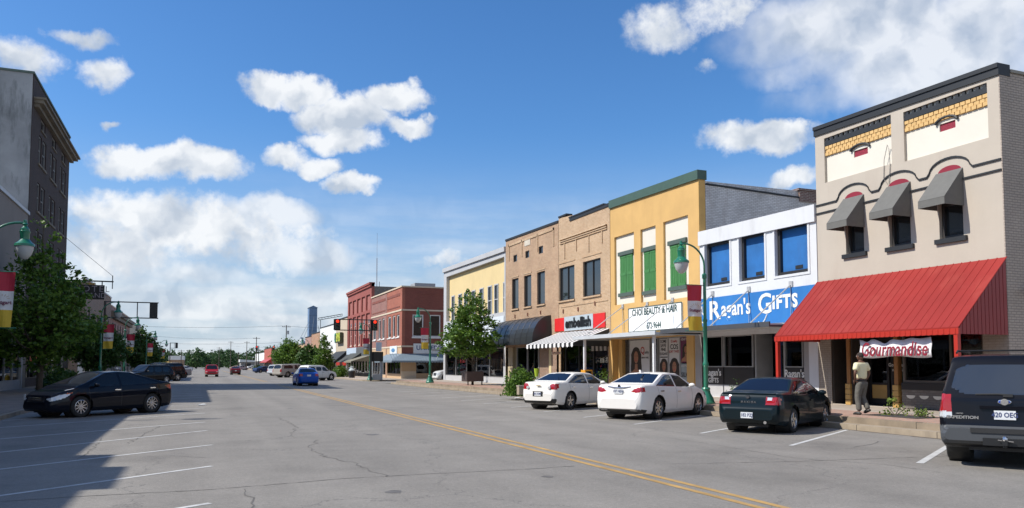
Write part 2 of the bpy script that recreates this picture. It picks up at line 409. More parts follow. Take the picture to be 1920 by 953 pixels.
# right side: a low step, then the sidewalk
def corner_poly(x0, x1, y0, y1, r, cor, n=8):
    """rectangle with some corners rounded; cor = set of 'a'(x0,y0) 'b'(x0,y1)"""
    p = []
    if 'a' in cor:
        for i in range(n + 1): t = math.pi * 1.5 - i * (math.pi / 2) / n; p.append((x0 + r + r * math.cos(t), y0 + r + r * math.sin(t)))
        p = p
    else: p.append((x0, y0))
    if 'b' in cor:
        for i in range(n + 1): t = math.pi - i * (math.pi / 2) / n; p.append((x0 + r + r * math.cos(t), y1 - r + r * math.sin(t)))
    else: p.append((x0, y1))
    p += [(x1, y1), (x1, y0)]; return p
def slab(poly, z0, z1): return MB().prism([(x, y, z0) for x, y in poly], (0, 0, z1 - z0))
struct('kerb', slab(corner_poly(KR, 24, -20, 72.6, 3.0, {'b'}), -.1, .15), CONC)
struct('kerb', slab(corner_poly(KR, 24, 82, 243, 3.0, {'a', 'b'}), -.1, .14), CONC)
struct('kerb', slab(corner_poly(KR, 24, 253, 420, 3.0, {'a'}), -.1, .14), CONC)
UPK = mat('upper_kerb_concrete', (.27, .215, .155), .88, .3, 1.3, bump=.5, bscale=30, stain=(1.8, .6, (.13, .11, .09)))
struct('kerb', slab(corner_poly(KR + .38, 24, -20, 71.8, 2.6, {'b'}), .1, ZS - .012), UPK)
jt = MB()
for k in range(30):
    y = -6 + k * 2.44; jt.box(KR - .004, KR + .10, y, y + .014, .0, .1535); jt.box(KR + .376, KR + .61, y + .9, y + .914, .15, ZS - .006)
struct('kerb_joint', jt, mat('joint_dirt', (.05, .045, .04), .95, .2))
gd = MB(); rk = random.Random(2); y = -15
while y < 71:
    l_ = rk.uniform(.4, 1.6); gd.quad((KR - rk.uniform(.05, .22), y, .0085), (KR - .001, y, .0085), (KR - .001, y + l_, .0085), (KR - rk.uniform(.05, .22), y + l_, .0085)); y += l_
struct('gutter_dirt', gd, mat('gutter_dirt', (.12, .10, .08), .95, .3, 5))
ox = MB()
for k in range(26):
    cx_ = rk.choice([rk.uniform(12.6, 14.8), rk.uniform(-4.5, -1.5), rk.uniform(1, 12)]); cy_ = rk.uniform(8, 60); r0 = rk.uniform(.05, .22)
    ox.quad(*[(cx_ + r0 * rk.uniform(.7, 1.2) * math.cos(t) * 1.1, cy_ + r0 * rk.uniform(.7, 1.2) * math.sin(t) * 1.3, .0092 + k * .00002) for t in np.linspace(0, 2 * math.pi, 11, endpoint=False)])
struct('oil_stain', ox, mat('oil_stain', (.14, .13, .12), .7, .4, 6))
pv = slab(corner_poly(KR + .62, 19.0, -20, 71.4, 2.4, {'b'}), ZS - .05, ZS)
struct('sidewalk', pv, PAVER)
wk = MB()
y = -20
while y < 71.4:
    y2 = min(y + 1.52, 71.4); wk.box(19.0, 20.38, y, y2 - .012, ZS - .05, ZS + .002); wk.box(20.39, 23.0, y, y2 - .012, ZS - .05, ZS + .002); y = y2
struct('sidewalk', wk, WALKC)
struct('sidewalk', MB().box(24, 110, 68.5, 72.55, -.1, .14).box(24, 110, 82.05, 86.9, -.1, .14), WALKC)
struct('sidewalk', slab(corner_poly(KR + .18, 24, 82.2, 242.8, 2.8, {'a', 'b'}), .1, .155), WALKC)
# left side
struct('kerb', MB().box(-30, KL, -20, 79.5, -.1, ZL - .01).box(-30, KL, 91.5, 243, -.1, ZL - .01).box(-30, KL, 253, 420, -.1, ZL - .01), CONC)
lw = MB(); y = -20
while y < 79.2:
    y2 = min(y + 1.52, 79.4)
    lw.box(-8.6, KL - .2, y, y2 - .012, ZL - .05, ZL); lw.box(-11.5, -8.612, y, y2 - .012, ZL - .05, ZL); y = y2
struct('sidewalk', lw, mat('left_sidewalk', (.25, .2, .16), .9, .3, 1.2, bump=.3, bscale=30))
struct('sidewalk', MB().box(-11.5, KL - .2, 91.7, 242.8, ZL - .05, ZL), WALKC)
# paint on the road
YEL = mat('worn_yellow_paint', (.44, .27, .09), .8, .3, 2.0, stain=(5, .8, (.24, .2, .15)))
WHP = mat('worn_white_paint', (.52, .52, .51), .8, .2, 3.0, stain=(5, .7, (.3, .3, .29)))
YELX = [GN(538, 731), GN(660, 758), GN(800, 791), GN(950, 830), GN(1100, 870), GN(1300, 910), GN(1500, 951)]
cx = 6.55
yl = MB()
for k in (-.20, .08):
    ys = np.arange(-4, 72, 2.0)
    for a in ys:
        yl.quad((cx + k, a, .0105), (cx + k + .115, a, .0105), (cx + k + .115, a + 2.0, .0105), (cx + k, a + 2.0, .0105))
    for a in np.arange(84, 240, 4.0):
        yl.quad((cx + k, a, .0105), (cx + k + .115, a, .0105), (cx + k + .115, a + 4, .0105), (cx + k, a + 4, .0105))
struct('centre_line', yl, YEL)
sl_ = MB()
def stripe(a, b, wd=.1):
    a = Vector((a[0], a[1], 0)); b = Vector((b[0], b[1], 0)); d = (b - a).normalized(); n = Vector((-d.y, d.x, 0)) * wd / 2
    sl_.quad(*[(q.x, q.y, .0105) for q in (a - n, b - n, b + n, a + n)])
# right stalls: 32 degrees off the kerb normal, 3.5 m apart
ang = R_(32)
for k in range(-1, 14):
    e = (KR - .15, 16.15 + 3.25 * k - (3.4 if k < 1 else 0) * 0); ln = 5.0
    stripe((e[0] - ln * math.cos(ang), e[1] - ln * math.sin(ang)), e, .13 if k < 0 else .1)
for (a, b) in (((0, 881), (398, 835)), ((0, 849), (388, 808)), ((0, 931), (397, 875)), ((345, 953), (394, 945)), ((0, 824), (385, 792))):
    p, q = Vector(GN(*a)[:2]), Vector(GN(*b)[:2]); d = (q - p).normalized()
    s = (p.x - (KL + .1)) / d.x; stripe(p - d * s, q, .1)
for k in range(0, 11):
    y0 = 26.3 + 3.6 * k; stripe((KL + .1, y0 - 1.3), (.3, y0 + 4.1), .1)
struct('stall_line', sl_, WHP)
# long tar joints and wandering cracks
ck = MB()
def crack(pix, wd=.02, jit=0.0, seed=1):
    rr = random.Random(seed); P = [Vector(GN(*p)[:2]) for p in pix]; Q = [P[0]]
    for a, b in zip(P, P[1:]):
        n = max(2, int((b - a).length / .16)) if jit else 2
        for i in range(1, n + 1):
            q = a.lerp(b, i / n); Q.append(q + Vector((rr.uniform(-jit, jit), rr.uniform(-jit, jit))) if jit else q)
    for a, b in zip(Q, Q[1:]):
        d = (b - a)
        if d.length < 1e-4: continue
        d.normalize(); n = Vector((-d.y, d.x)) * wd * rr.uniform(.3, 1.0) / 2
        ck.quad(*[(q.x, q.y, .0098) for q in (a - n, b - n, b + n, a + n)])
crack([(0, 942), (150, 932), (400, 919), (640, 899), (760, 892), (1000, 880), (1075, 875)], .035, .015, 3)
crack([(400, 814), (560, 806), (672, 800)], .03, .01, 4); crack([(1260, 871), (1500, 866), (1780, 856), (1920, 850)], .03, .012, 5)
crack([(1255, 822), (1330, 833), (1430, 850), (1490, 860), (1660, 872), (1800, 893)], .02, .02, 6)
crack([(523, 784), (548, 796), (556, 802), (545, 815), (558, 822)], .035, .06, 7)
crack([(598, 826), (582, 838), (590, 846), (610, 858), (660, 868), (695, 882), (725, 894)], .035, .07, 8)
crack([(458, 918), (470, 934), (478, 945), (468, 953)], .03, .05, 9)
crack([(190, 823), (175, 840), (160, 855), (140, 862)], .03, .05, 10); crack([(300, 800), (270, 815), (240, 832)], .03, .05, 11)
crack([(0, 860), (200, 858), (330, 856), (400, 860)], .02, .01, 12); crack([(1600, 840), (1640, 832), (1650, 828)], .03, .04, 13)
struct('road_crack', ck, mat('crack_tar', (.13, .122, .112), .9, .2))
# ================================================================= buildings on the right
def wallgrid(mb, mapf, a0, a1, z0, zA, zB, holes, t):
    """a wall sheet of thickness t between a0 and a1, from z0 up to zA (at a0) .. zB (at a1), holes = (a, a', z, z')"""
    hs = [(min(h[0], h[1]), max(h[0], h[1]), h[2], h[3]) for h in holes]
    if a0 > a1: a0, a1, zA, zB = a1, a0, zB, zA
    As = sorted({a0, a1} | {x for h in hs for x in h[:2]}); Zs = sorted({z0} | {z for h in hs for z in h[2:]})
    ins = lambda a, z: any(h[0] < a < h[1] and h[2] < z < h[3] for h in hs)
    top = lambda a: zA + (zB - zA) * (a - a0) / (a1 - a0)
    rows = Zs + [None]
    def P(a, z, d): return mapf(a, top(a) if z is None else z, d)
    solid = {}
    for i in range(len(As) - 1):
        for j in range(len(rows) - 1):
            am = (As[i] + As[i + 1]) / 2; zm = (rows[j] + (rows[j + 1] if rows[j + 1] is not None else top(am))) / 2
            solid[i, j] = not ins(am, zm)
            if solid[i, j]:
                mb.quad(P(As[i], rows[j], 0), P(As[i + 1], rows[j], 0), P(As[i + 1], rows[j + 1], 0), P(As[i], rows[j + 1], 0))
    for (i, j), s in list(solid.items()):
        if not s: continue
        for di, dj, e in ((-1, 0, 0), (1, 0, 1), (0, -1, 2), (0, 1, 3)):
            if not solid.get((i + di, j + dj), False):
                a, b, c, d = As[i], As[i + 1], rows[j], rows[j + 1]
                p, q = [((a, c), (a, d)), ((b, c), (b, d)), ((a, c), (b, c)), ((a, d), (b, d))][e]
                mb.quad(P(*p, 0), P(*q, 0), P(*q, t), P(*p, t))
    return mb
def mapW(D): return lambda a, z, d: (D + d, a, z)      # faces -X
def mapE(D): return lambda a, z, d: (D - d, a, z)      # faces +X
def mapS(Y): return lambda a, z, d: (a, Y + d, z)      # faces -Y
def mbox(mb, mapf, a0, a1, z0, z1, d0, d1):
    p = [mapf(a, z, d) for d in (d0, d1) for (a, z) in ((a0, z0), (a1, z0), (a1, z1), (a0, z1))]
    n = len(mb.v); mb.v += p
    mb.f += [tuple(n + i for i in q) for q in ((0,1,2,3),(7,6,5,4),(0,4,5,1),(1,5,6,2),(2,6,7,3),(3,7,4,0))]; return mb
def RX(uL, vt1, vb1, uR, vt2, vb2, D=21.5):
    y1, zt1 = PX(uL, vt1, D); _, zb1 = PX(uL, vb1, D); y2, zt2 = PX(uR, vt2, D); _, zb2 = PX(uR, vb2, D)
    return (y1, y2, (zb1 + zb2) / 2, (zt1 + zt2) / 2)
def window(root, mapf, h, fcol, glass=None, fw=.07, back=.16, vs=(), hs_=(), sill=None, sillcol=None, name='window', fd=.06, sw=.08):
    a0, a1, z0, z1 = h; s = 1 if a1 > a0 else -1
    mb = MB()
    e = .004
    mbox(mb, mapf, a0 + s * e, a0 + s * fw, z0 + e, z1 - e, back - fd, back + .02); mbox(mb, mapf, a1 - s * fw, a1 - s * e, z0 + e, z1 - e, back - fd, back + .02)
    mbox(mb, mapf, a0 + s * fw, a1 - s * fw, z1 - fw, z1 - e, back - fd, back + .02); mbox(mb, mapf, a0 + s * fw, a1 - s * fw, z0 + e, z0 + fw, back - fd, back + .02)
    for q in vs:
        a = a0 + (a1 - a0) * q; mbox(mb, mapf, a - fw * .35, a + fw * .35, z0 + fw, z1 - fw, back - fd + .005, back + .02)
    for q in hs_:
        z = z0 + (z1 - z0) * q; mbox(mb, mapf, a0 + s * fw, a1 - s * fw, z - fw * .35, z + fw * .35, back - fd + .01, back + .018)
    o = obj(name, mb, fcol, root)
    obj('pane', mbox(MB(), mapf, a0 + s * .02, a1 - s * .02, z0 + .02, z1 - .02, back + .004, back + .016), glass or SKYGLASS, o)
    if sill:
        obj('sill', mbox(MB(), mapf, a0 - s * sw, a1 + s * sw, z0 - sill, z0 - .003, -.09, .1), sillcol or fcol, o)
    return o
ROOFM = mat('roof_gravel', (.30, .29, .27), .9, .3)
def shell(root, D, yL, yR, zt, depth, sidemat, t=.33, zb=.1, face=1):
    """side walls, back and roof of a row building behind its facade (face=1 towards -X)"""
    x0, x1 = (D + t, D + depth) if face == 1 else (D - depth, D - t)
    a, b = min(yL, yR), max(yL, yR)
    mb = MB(); mb.box(x0 + .003 * face, x1, a + .01, a + .25, zb, zt - .35); mb.box(x0 + .003 * face, x1, b - .25, b - .01, zb, zt - .35)
    xb = (x1 - .25, x1) if face == 1 else (x0, x0 + .25)
    mb.box(xb[0], xb[1], a + .26, b - .26, zb, zt - .4)
    obj('side_wall', mb, sidemat, root)
    obj('roof', MB().box(x0 + .02, x1 - .02, a + .2, b - .2, zt - 1.2, zt - 1.0), ROOFM, root)
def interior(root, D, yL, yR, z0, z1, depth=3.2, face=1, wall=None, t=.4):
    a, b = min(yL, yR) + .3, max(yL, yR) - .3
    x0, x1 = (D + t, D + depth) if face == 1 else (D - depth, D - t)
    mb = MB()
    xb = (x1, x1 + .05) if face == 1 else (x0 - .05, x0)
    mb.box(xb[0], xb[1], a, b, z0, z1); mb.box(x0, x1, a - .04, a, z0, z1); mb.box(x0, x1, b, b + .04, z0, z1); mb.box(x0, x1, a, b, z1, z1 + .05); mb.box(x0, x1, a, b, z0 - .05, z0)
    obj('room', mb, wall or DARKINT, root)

# ------------------------------------------------ 1 the tan corner building with the red canopy
TAN = mat('tan_paint', (.455, .40, .335), .75, .06, .8, bump=.25, bscale=14, stain=(1.1, .4, (.38, .315, .26)))
TAND = mat('tan_brick_paint', (.36, .31, .26), .8, .08, 1.2, kind='brick', col2=(.34, .29, .245), mortar=(.27, .23, .19), bd=.012)
GREYSIDE = mat('grey_side_brick', (.46, .38, .315), .8, .12, .7, kind='brick', col2=(.43, .355, .30), mortar=(.27, .23, .2), bump=.8, bd=.02)
CREAMP = mat('cream_panel_paint', (.66, .62, .54), .7, .05, 1.0, bump=.25, bscale=16)
CHAR = mat('charcoal_trim', (.017, .019, .022), .55, .1)
YB = mat('yellow_trim_brick', (.62, .40, .16), .7, .15, 6)
REDM = mat('red_metal_roof', (.27, .024, .02), .6, .16, .5, spec=.25, stain=(.9, .55, (.35, .06, .045)))
REDP = mat('red_paint', (.42, .03, .018), .4, .05)
WINE = mat('wine_red_paint', (.24, .010, .028), .6, .1)
D = 21.5; yL, yR = 22.72, 15.42
b1 = thing('shop_building', 'tan two storey corner building with red metal canopy and three grey window awnings', 'building', (D, 19, ZS))
h = []
W1 = RX(1584, 372, 477, 1618, 369, 473); W2 = RX(1665, 349, 464, 1705, 346, 459); W3 = RX(1758, 323, 449, 1803, 322, 444)
arcs = []
for W in (W1, W2, W3): h.append(W)
V1 = RX(1597, 281, 294, 1623, 277, 289); V2 = RX(1757, 231, 246, 1787, 226, 240)
P1 = RX(1545, 259.6, 344, 1670, 215.7, 307.4); P2 = RX(1693.5, 211.7, 302, 1850, 154, 261.5)
top1, topR = PX(1528, 256, D)[1], PX(1876, 138, D)[1]
SHOPZ = 3.1
st = (PX(1560, 700, D)[0], PX(1876, 700, D)[0], ZS + .02, SHOPZ)
mb = MB(); m0 = mapW(D)
wallgrid(mb, m0, yL, yR, 3.8, top1, topR, [W1, W2, W3, P1, P2], .33)
wallgrid(mb, m0, yL, yR, ZS - .2, 3.8, 3.8, [st], .33)
obj('wall', mb, TAN, b1)
# recessed upper panels with dentils and yellow brick
for P, V, vz in ((P1, V1, 0), (P2, V2, 0)):
    z0, z1 = P[2], P[3]
    pm = MB(); wallgrid(pm, mapW(D + .10), P[0], P[1], z0, z1, z1, [V], .2); obj('upper_panel', pm, CREAMP, b1)
    zb_ = z1 - .30
    dm = MB(); mbox(dm, mapW(D), P[0] - .004, P[1] + .004, z1 - .29, z1 - .12, .03, .097)
    n = 13; s = (P[1] - P[0]) / n
    for i in range(n): mbox(dm, mapW(D), P[0] + s * (i + .3), P[0] + s * (i + .75), z1 - .12, z1 - .015, .03, .097)
    obj('dentil_band', dm, CHAR, b1)
    ym = MB(); n = 16; s = (P[1] - P[0]) / n
    for r_ in range(3):
        for i in range(n):
            o_ = .5 * (r_ % 2)
            a_, c_ = P[0] + s * (i + .06 + o_ * .9), P[0] + s * min(i + .9 + o_ * .9, n - .02)
            mbox(ym, mapW(D), a_, c_, z1 - .30 - .12 * (r_ + 1), z1 - .31 - .12 * r_, .035 + .015 * (r_ % 2), .097)
    mbox(ym, mapW(D), P[0] - .003, P[1] + .003, z1 - .67, z1 - .295, .07, .098)
    obj('yellow_brick_band', ym, YB, b1)
    vc = (V[0] + V[1]) / 2; vw = abs(V[0] - V[1]) / 2
    vt = obj('vent', mbox(MB(), mapW(D), V[0], V[1], V[2], V[3], .14, .18), mat('wine_lattice', (.28, .015, .04), .7, .6, 30), b1)
    am = MB()
    pts = [(D + .05, vc + vw * 1.35 * math.cos(t), V[3] + .0 + .17 * math.sin(t)) for t in np.linspace(math.pi, 0, 11)]
    am.tube(pts, .045, 6); obj('arch_moulding', am, CHAR, b1)
# cornice
cm_ = MB()
for (z0, z1, p0, tt) in ((-.02, .20, .05, 1), (.20, .33, .09, 1)):
    cm_.prism([(D - p0, yL + .02, top1 + z0), (D + .45, yL + .02, top1 + z0), (D + .45, yL + .02, top1 + z1), (D - p0, yL + .02, top1 + z1)], (0, yR - yL - .06, topR - top1))
obj('cornice', cm_, CHAR, b1)
# string mouldings running up over the windows
def zline(v0, v1): return lambda a: None
zlo = (PX(1530, 399, D)[1] + PX(1881, 321.4, D)[1]) / 2; zup = zlo + .31
def mould(z, arch):
    mb = MB(); ws = [W1, W2, W3]; cur = yL
    pts = []
    for W in ws:
        c = (W[0] + W[1]) / 2; hw = abs(W[0] - W[1]) / 2
        if arch:
            r = hw + .30; pts += [(cur, z), (c + r + .08, z)]
            pts += [(c - r * math.cos(t) * -1 * -1 if False else c + r * math.cos(t), z + .42 * math.sin(t) ** .9 + .03) for t in np.linspace(.12, math.pi - .12, 12)]
            cur = c - r - .08
        else:
            pts.append((cur, z)); pts.append((c + hw + .06, z)); yield_pts.append(pts); pts = []; cur = c - hw - .06
    pts += [(cur, z), (yR, z)]; yield_pts.append(pts)
for z, ar in ((zlo, False), (zup, True)):
    yield_pts = []; mould(z, ar)
    for pl in yield_pts:
        mm = MB()
        for (a, za), (c, zc_) in zip(pl, pl[1:]):
            mm.prism([(D - .045, a, za - .026), (D + .02, a, za - .026), (D + .02, a, za + .026), (D - .045, a, za + .026)], (0, c - a, zc_ - za))
        obj('string_moulding', mm, CHAR, b1)
WIN_D = mat('dark_bronze_frame', (.035, .03, .028), .5, .1)
AWG = mat('grey_awning_canvas', (.13, .128, .12), .85, .1, 5, bump=.3, bscale=20)
for W in (W1, W2, W3):
    o = window(b1, m0, W, WIN_D, fw=.09, hs_=(.52,), sill=.15, sillcol=CHAR, back=.22, sw=.13, fd=.1)
    c = (W[0] + W[1]) / 2; hw = abs(W[0] - W[1]) / 2
    ar = MB(); n = 10
    for i in range(n):
        t0, t1 = math.pi * i / n, math.pi * (i + 1) / n
        f = lambda t: (c + hw * math.cos(t), W[3] + .20 * math.sin(t))
        (a, za), (e, ze) = f(t0), f(t1)
        ar.prism([(D - .004, a, W[3] - .003), (D - .004, e, W[3] - .003), (D - .004, e, ze), (D - .004, a, za)], (.02, 0, 0))
    obj('window_arch', ar, WINE, o)
    zt, zf, zb2 = W[3] + .02, W[3] - .92, W[3] - 1.14; pr = .82
    aw = MB(); yl_, yr_ = W[0] + .05, W[1] - .05
    aw.quad((D - .01, yl_, zt), (D - .01, yr_, zt), (D - pr, yr_, zf), (D - pr, yl_, zf))
    aw.quad((D - pr, yl_, zf), (D - pr, yr_, zf), (D - pr, yr_, zb2), (D - pr, yl_, zb2))
    for q in (yl_, yr_): aw.quad((D - .01, q, zt), (D - pr, q, zf), (D - pr, q, zb2), (D - .01, q, zb2))
    a_o = obj('window_awning', aw, AWG, b1)
    a_o.modifiers.new('t', 'SOLIDIFY').thickness = .012
obj('hanging_cable', MB().tube([(D - .03, PX(u, v, D)[0], PX(u, v, D)[1]) for u, v in ((1670, 352), (1658, 335), (1659, 300), (1665, 272), (1668, 280), (1670, 310), (1668, 345))], .012, 5), mat('cable_grey', (.3, .27, .24), .7), b1)
# red metal canopy
za, ze = 4.84, 2.80; xe = 19.46; yl_, yr_ = yL + .02, yR - .05
rc = MB(); rc.prism([(D - .01, yl_, za), (xe, yl_, ze), (xe, yl_, ze - .035), (D - .01, yl_, za - .035)], (0, yr_ - yl_, 0))
nrib = 26
for i in range(nrib + 1):
    y = yl_ + (yr_ - yl_) * i / nrib
    rc.prism([(D - .012, y - .02, za + .003), (D - .012, y + .02, za + .003), (D - .012, y + .01, za + .018), (D - .012, y - .01, za + .018)], (xe - D + .012, 0, ze - za))
cn = obj('canopy', rc, REDM, b1)
fa = MB(); fa.box(xe - .03, xe + .05, yr_ - .02, yl_ + .02, ze - .21, ze - .04); fa.box(xe + .05, D - .01, yl_ - .06, yl_ - .0, ze - .21, ze - .06)
for i in range(40):
    y = yl_ + (yr_ - yl_) * (i + .5) / 40; fa.box(xe - .042, xe - .03, y - .03, y + .03, ze - .2, ze - .05)
obj('fascia', fa, REDP, cn)
sd = MB(); n = 13
for i in range(n):
    x0 = xe + .03 + (D - xe - .05) * i / n; x1 = xe + .03 + (D - xe - .05) * (i + 1) / n; zt0 = ze + (za - ze) * i / n - .05; zt1 = ze + (za - ze) * (i + 1) / n - .05
    sd.prism([(x0, yr_ + .01, ze - .2), (x1 - .02, yr_ + .01, ze - .2), (x1 - .02, yr_ + .01, zt1), (x0, yr_ + .01, zt0)], (0, .02, 0))
    sd.prism([(x1 - .02, yr_ + .025, ze - .2), (x1, yr_ + .025, ze - .2), (x1, yr_ + .025, zt1), (x1 - .02, yr_ + .025, zt1)], (0, .02, 0))
sd2 = MB()
for i in range(n):
    x0 = xe + .03 + (D - xe - .05) * i / n; x1 = xe + .03 + (D - xe - .05) * (i + 1) / n; zt0 = ze + (za - ze) * i / n - .05; zt1 = ze + (za - ze) * (i + 1) / n - .05
    sd2.prism([(x0, yl_ - .06, ze - .05), (x1, yl_ - .06, ze - .05), (x1, yl_ - .06, zt1), (x0, yl_ - .06, zt0)], (0, .02, 0))
obj('side_sheet', sd2, mat('red_side_sheet', (.24, .02, .018), .45, .08), cn)
obj('side_sheet', sd, mat('red_side_sheet', (.24, .02, .018), .45, .08), cn)
for y in (yr_ + .08, yl_ - .08):
    obj('canopy_post', MB().box(xe - .02, xe + .1, y - .06, y + .06, ZS, ze - .2), REDP, b1)
# shop front
m1 = mapW(D)
def YU(u, v=700): return PX(u, v, D)[0]
BR = mat('tan_brick_pier', (.36, .28, .22), .8, .1, 2, kind='brick', mortar=(.24, .19, .15))
obj('brick_pier', mbox(mbox(MB(), m1, YU(1531), YU(1560), ZS - .1, SHOPZ, -.02, .3), m1, YU(1846), yR, ZS - .1, 3.2, -.02, .3), TAND, b1)
WOOD = mat('ochre_brown_wood', (.33, .15, .045), .6, .15, 6)
YEL2 = mat('ochre_yellow_paint', (.48, .29, .09), .6, .1)
for u in (1590, 1679):
    y = YU(u); pm = MB(); pm.box(D + .02, D + .2, y - .075, y + .075, ZS + .75, SHOPZ); obj('shop_post', pm, WOOD, b1)
    pb = MB()
    for k in range(4): pb.box(D - .03, D + .24, y - .115, y + .115, ZS + .19 * k + .01, ZS + .19 * (k + 1) - .01)
    obj('post_base', pb, YEL2, b1)
DGREY = mat('grey_door_paint', (.20, .175, .155), .6, .1, 3)
y0, y1 = YU(1562), YU(1586)
dm = MB(); mbox(dm, m1, y0, y1, ZS + .04, SHOPZ, .62, .68); dr = obj('door', dm, DGREY, b1)
obj('door_panel', mbox(MB(), m1, y0 - .42, y1 + .12, ZS + 1.0, SHOPZ - .55, .60, .618), mat('light_grey_board', (.33, .30, .27), .7, .1), dr)
obj('recess_wall', mbox(mbox(MB(), m1, YU(1560) - .004, y0 - .02, ZS, SHOPZ, .02, .62), m1, YU(1594), YU(1597), ZS, SHOPZ, .05, .9), DARKINT, b1)
DK = mat('black_shop_paint', (.015, .014, .015), .45, .1)
for (ua, ub) in ((1600, 1637), (1640, 1675)):
    y0, y1 = YU(ua), YU(ub); fm_ = MB()
    mbox(fm_, m1, y0, y0 - .11, ZS + .04, SHOPZ - .6, .74, .80); mbox(fm_, m1, y1 + .11, y1, ZS + .04, SHOPZ - .6, .74, .80)
    mbox(fm_, m1, y0, y1, ZS + .04, ZS + .25, .742, .80); mbox(fm_, m1, y0, y1, SHOPZ - .75, SHOPZ - .6, .742, .80); mbox(fm_, m1, y0, y1, ZS + .72, ZS + .80, .742, .80)
    d_ = obj('door', fm_, DK, b1)
    obj('kick_panel', mbox(MB(), m1, y0 - .11, y1 + .11, ZS + .25, ZS + .72, .75, .78), YEL2, d_)
    obj('pane', mbox(MB(), m1, y0 - .11, y1 + .11, ZS + .80, SHOPZ - .75, .76, .77), SHOPGLASS, d_)
obj('transom', mbox(MB(), m1, YU(1600), YU(1675), SHOPZ - .6, SHOPZ, .75, .79), DK, b1)
text('door_lettering', 'Gourmandise', .17, (D + .735, YU(1657), ZS + 1.42), 'W', WHITE, b1, bold=.002)
text('door_lettering', '870-673-7663', .11, (D + .735, YU(1657), ZS + 1.24), 'W', WHITE, b1)
y0, y1 = YU(1690), YU(1846)
bk = MB(); mbox(bk, m1, y0, y1, ZS - .1, ZS + .62, 0, .25)
obj('bulkhead', bk, mat('grey_bulkhead_brick', (.20, .175, .155), .8, .1, 2, kind='brick', mortar=(.13, .11, .1)), b1)
hm_ = MB()
for k in range(6):
    y = y0 - .35 - k * .5; 
    if y < y1 + .2: break
    hm_.prism([(D - .012, y + .17 * math.cos(t), ZS + .44 + .11 * math.sin(t)) for t in np.linspace(math.pi, 2 * math.pi, 9)], (.01, 0, 0))
obj('half_round_tile', hm_, CREAMP, b1)
obj('window_base', mbox(MB(), m1, y0, y1, ZS + .62, ZS + .84, -.02, .27), DK, b1)
BRZ = mat('bronze_shop_frame', (.11, .095, .08), .45, .1)
sw_ = window(b1, m1, (y0 - .02, YU(1784), ZS + .84, SHOPZ), BRZ, SHOPGLASS, fw=.08, back=.1, name='shop_window')
sw_ = window(b1, m1, (YU(1788), y1 + .02, ZS + .84, SHOPZ + .02), BRZ, SHOPGLASS, fw=.06, back=.1, name='shop_window')
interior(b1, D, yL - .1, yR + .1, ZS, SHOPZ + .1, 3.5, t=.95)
CURT = mat('sheer_curtain', (.42, .40, .37), .9, .1)
def curtain(root, yc, ztop, zpinch, wtop, n=9):
    mb = MB(); rows = 7
    for i in range(n):
        for r in range(rows):
            f0, f1 = r / rows, (r + 1) / rows
            def P(k, f):
                ww = wtop * (1 - f * .9); return (D + .35 + .05 * (k % 2), yc + ww * (k / n - .5), ztop + (zpinch - ztop) * f)
            mb.quad(P(i, f0), P(i + 1, f0), P(i + 1, f1), P(i, f1))
    return obj('curtain', mb, CURT, root, smooth=False)
curtain(b1, YU(1736), SHOPZ - .02, ZS + .95, 1.1); curtain(b1, YU(1822), SHOPZ, ZS + 1.2, 1.2)
shell(b1, D, yL, yR, (top1 + topR) / 2 + .2, 24, GREYSIDE)
# parapet return and the weathered ledge on the street side wall
ew = MB(); ew.box(D - .005, D + .33, yR - .03, yR, ZS - .2, topR + .0); ew.box(D + .33, D + 24, yR - .02, yR + .009, .1, topR + .1)
obj('street_side_wall', ew, GREYSIDE, b1)
obj('parapet_cap', MB().box(D + .46, D + 24, yR - .06, yR + .4, topR + .11, topR + .2), mat('stone_cap', (.28, .26, .22), .8), b1)
obj('wall_lamp', MB().tube([(D + .9, yR - .02, 3.95), (D + .6, yR - .25, 3.95)], .03, 6).sphere((D + .6, yR - .3, 3.85), .12), GREYMET, b1)
# the banner under the canopy
pts = []
ba, bb = PY(1612, 636, 21.6), None
xB = 19.62
nb = 34; bm_ = MB(); yb0, yb1 = PX(1612, 650, xB)[0], PX(1747, 650, xB)[0]
for i in range(nb + 1):
    f = i / nb; y = yb0 + (yb1 - yb0) * f
    sag = .0
    for c, wd, a in ((.27, .1, .0), (.1, .07, .12), (.36, .09, .2), (.6, .10, .09), (.86, .1, .05)): sag += a * math.exp(-((f - c) / wd) ** 2)
    zt_ = ze - .24 - sag * .8; zb_ = ze - .24 - .60 - .03 * math.sin(f * 9) + .02
    xx = xB + .022 * math.sin(f * 23) + sag * .15
    bm_.v += [(xx, y, zt_), (xx + .035, y, zt_ - (zt_ - zb_) * .35), (xx - .01, y, zt_ - (zt_ - zb_) * .7), (xx + .01, y, zb_)]
for i in range(nb):
    for k in range(3): a = i * 4 + k; bm_.f.append((a, a + 4, a + 5, a + 1))
BANNW = mat('white_vinyl', (.80, .79, .80), .5, .05, 3)
ban = obj('banner', bm_, BANNW, smooth=True, base=(xB, (yb0 + yb1) / 2, 2.2)); ban.modifiers.new('t', 'SOLIDIFY').thickness = .006
tag(ban, 'white sagging banner lettered in wine red below the red canopy', 'banner')
text('lettering', 'Gourmandise', .60, (xB - .06, (yb0 + yb1) / 2, ze - .60), 'W', WINE, ban, extrude=.004, bold=.008, shear=.2, sx=abs(yb0 - yb1) / 3.75, spacing=1.06)

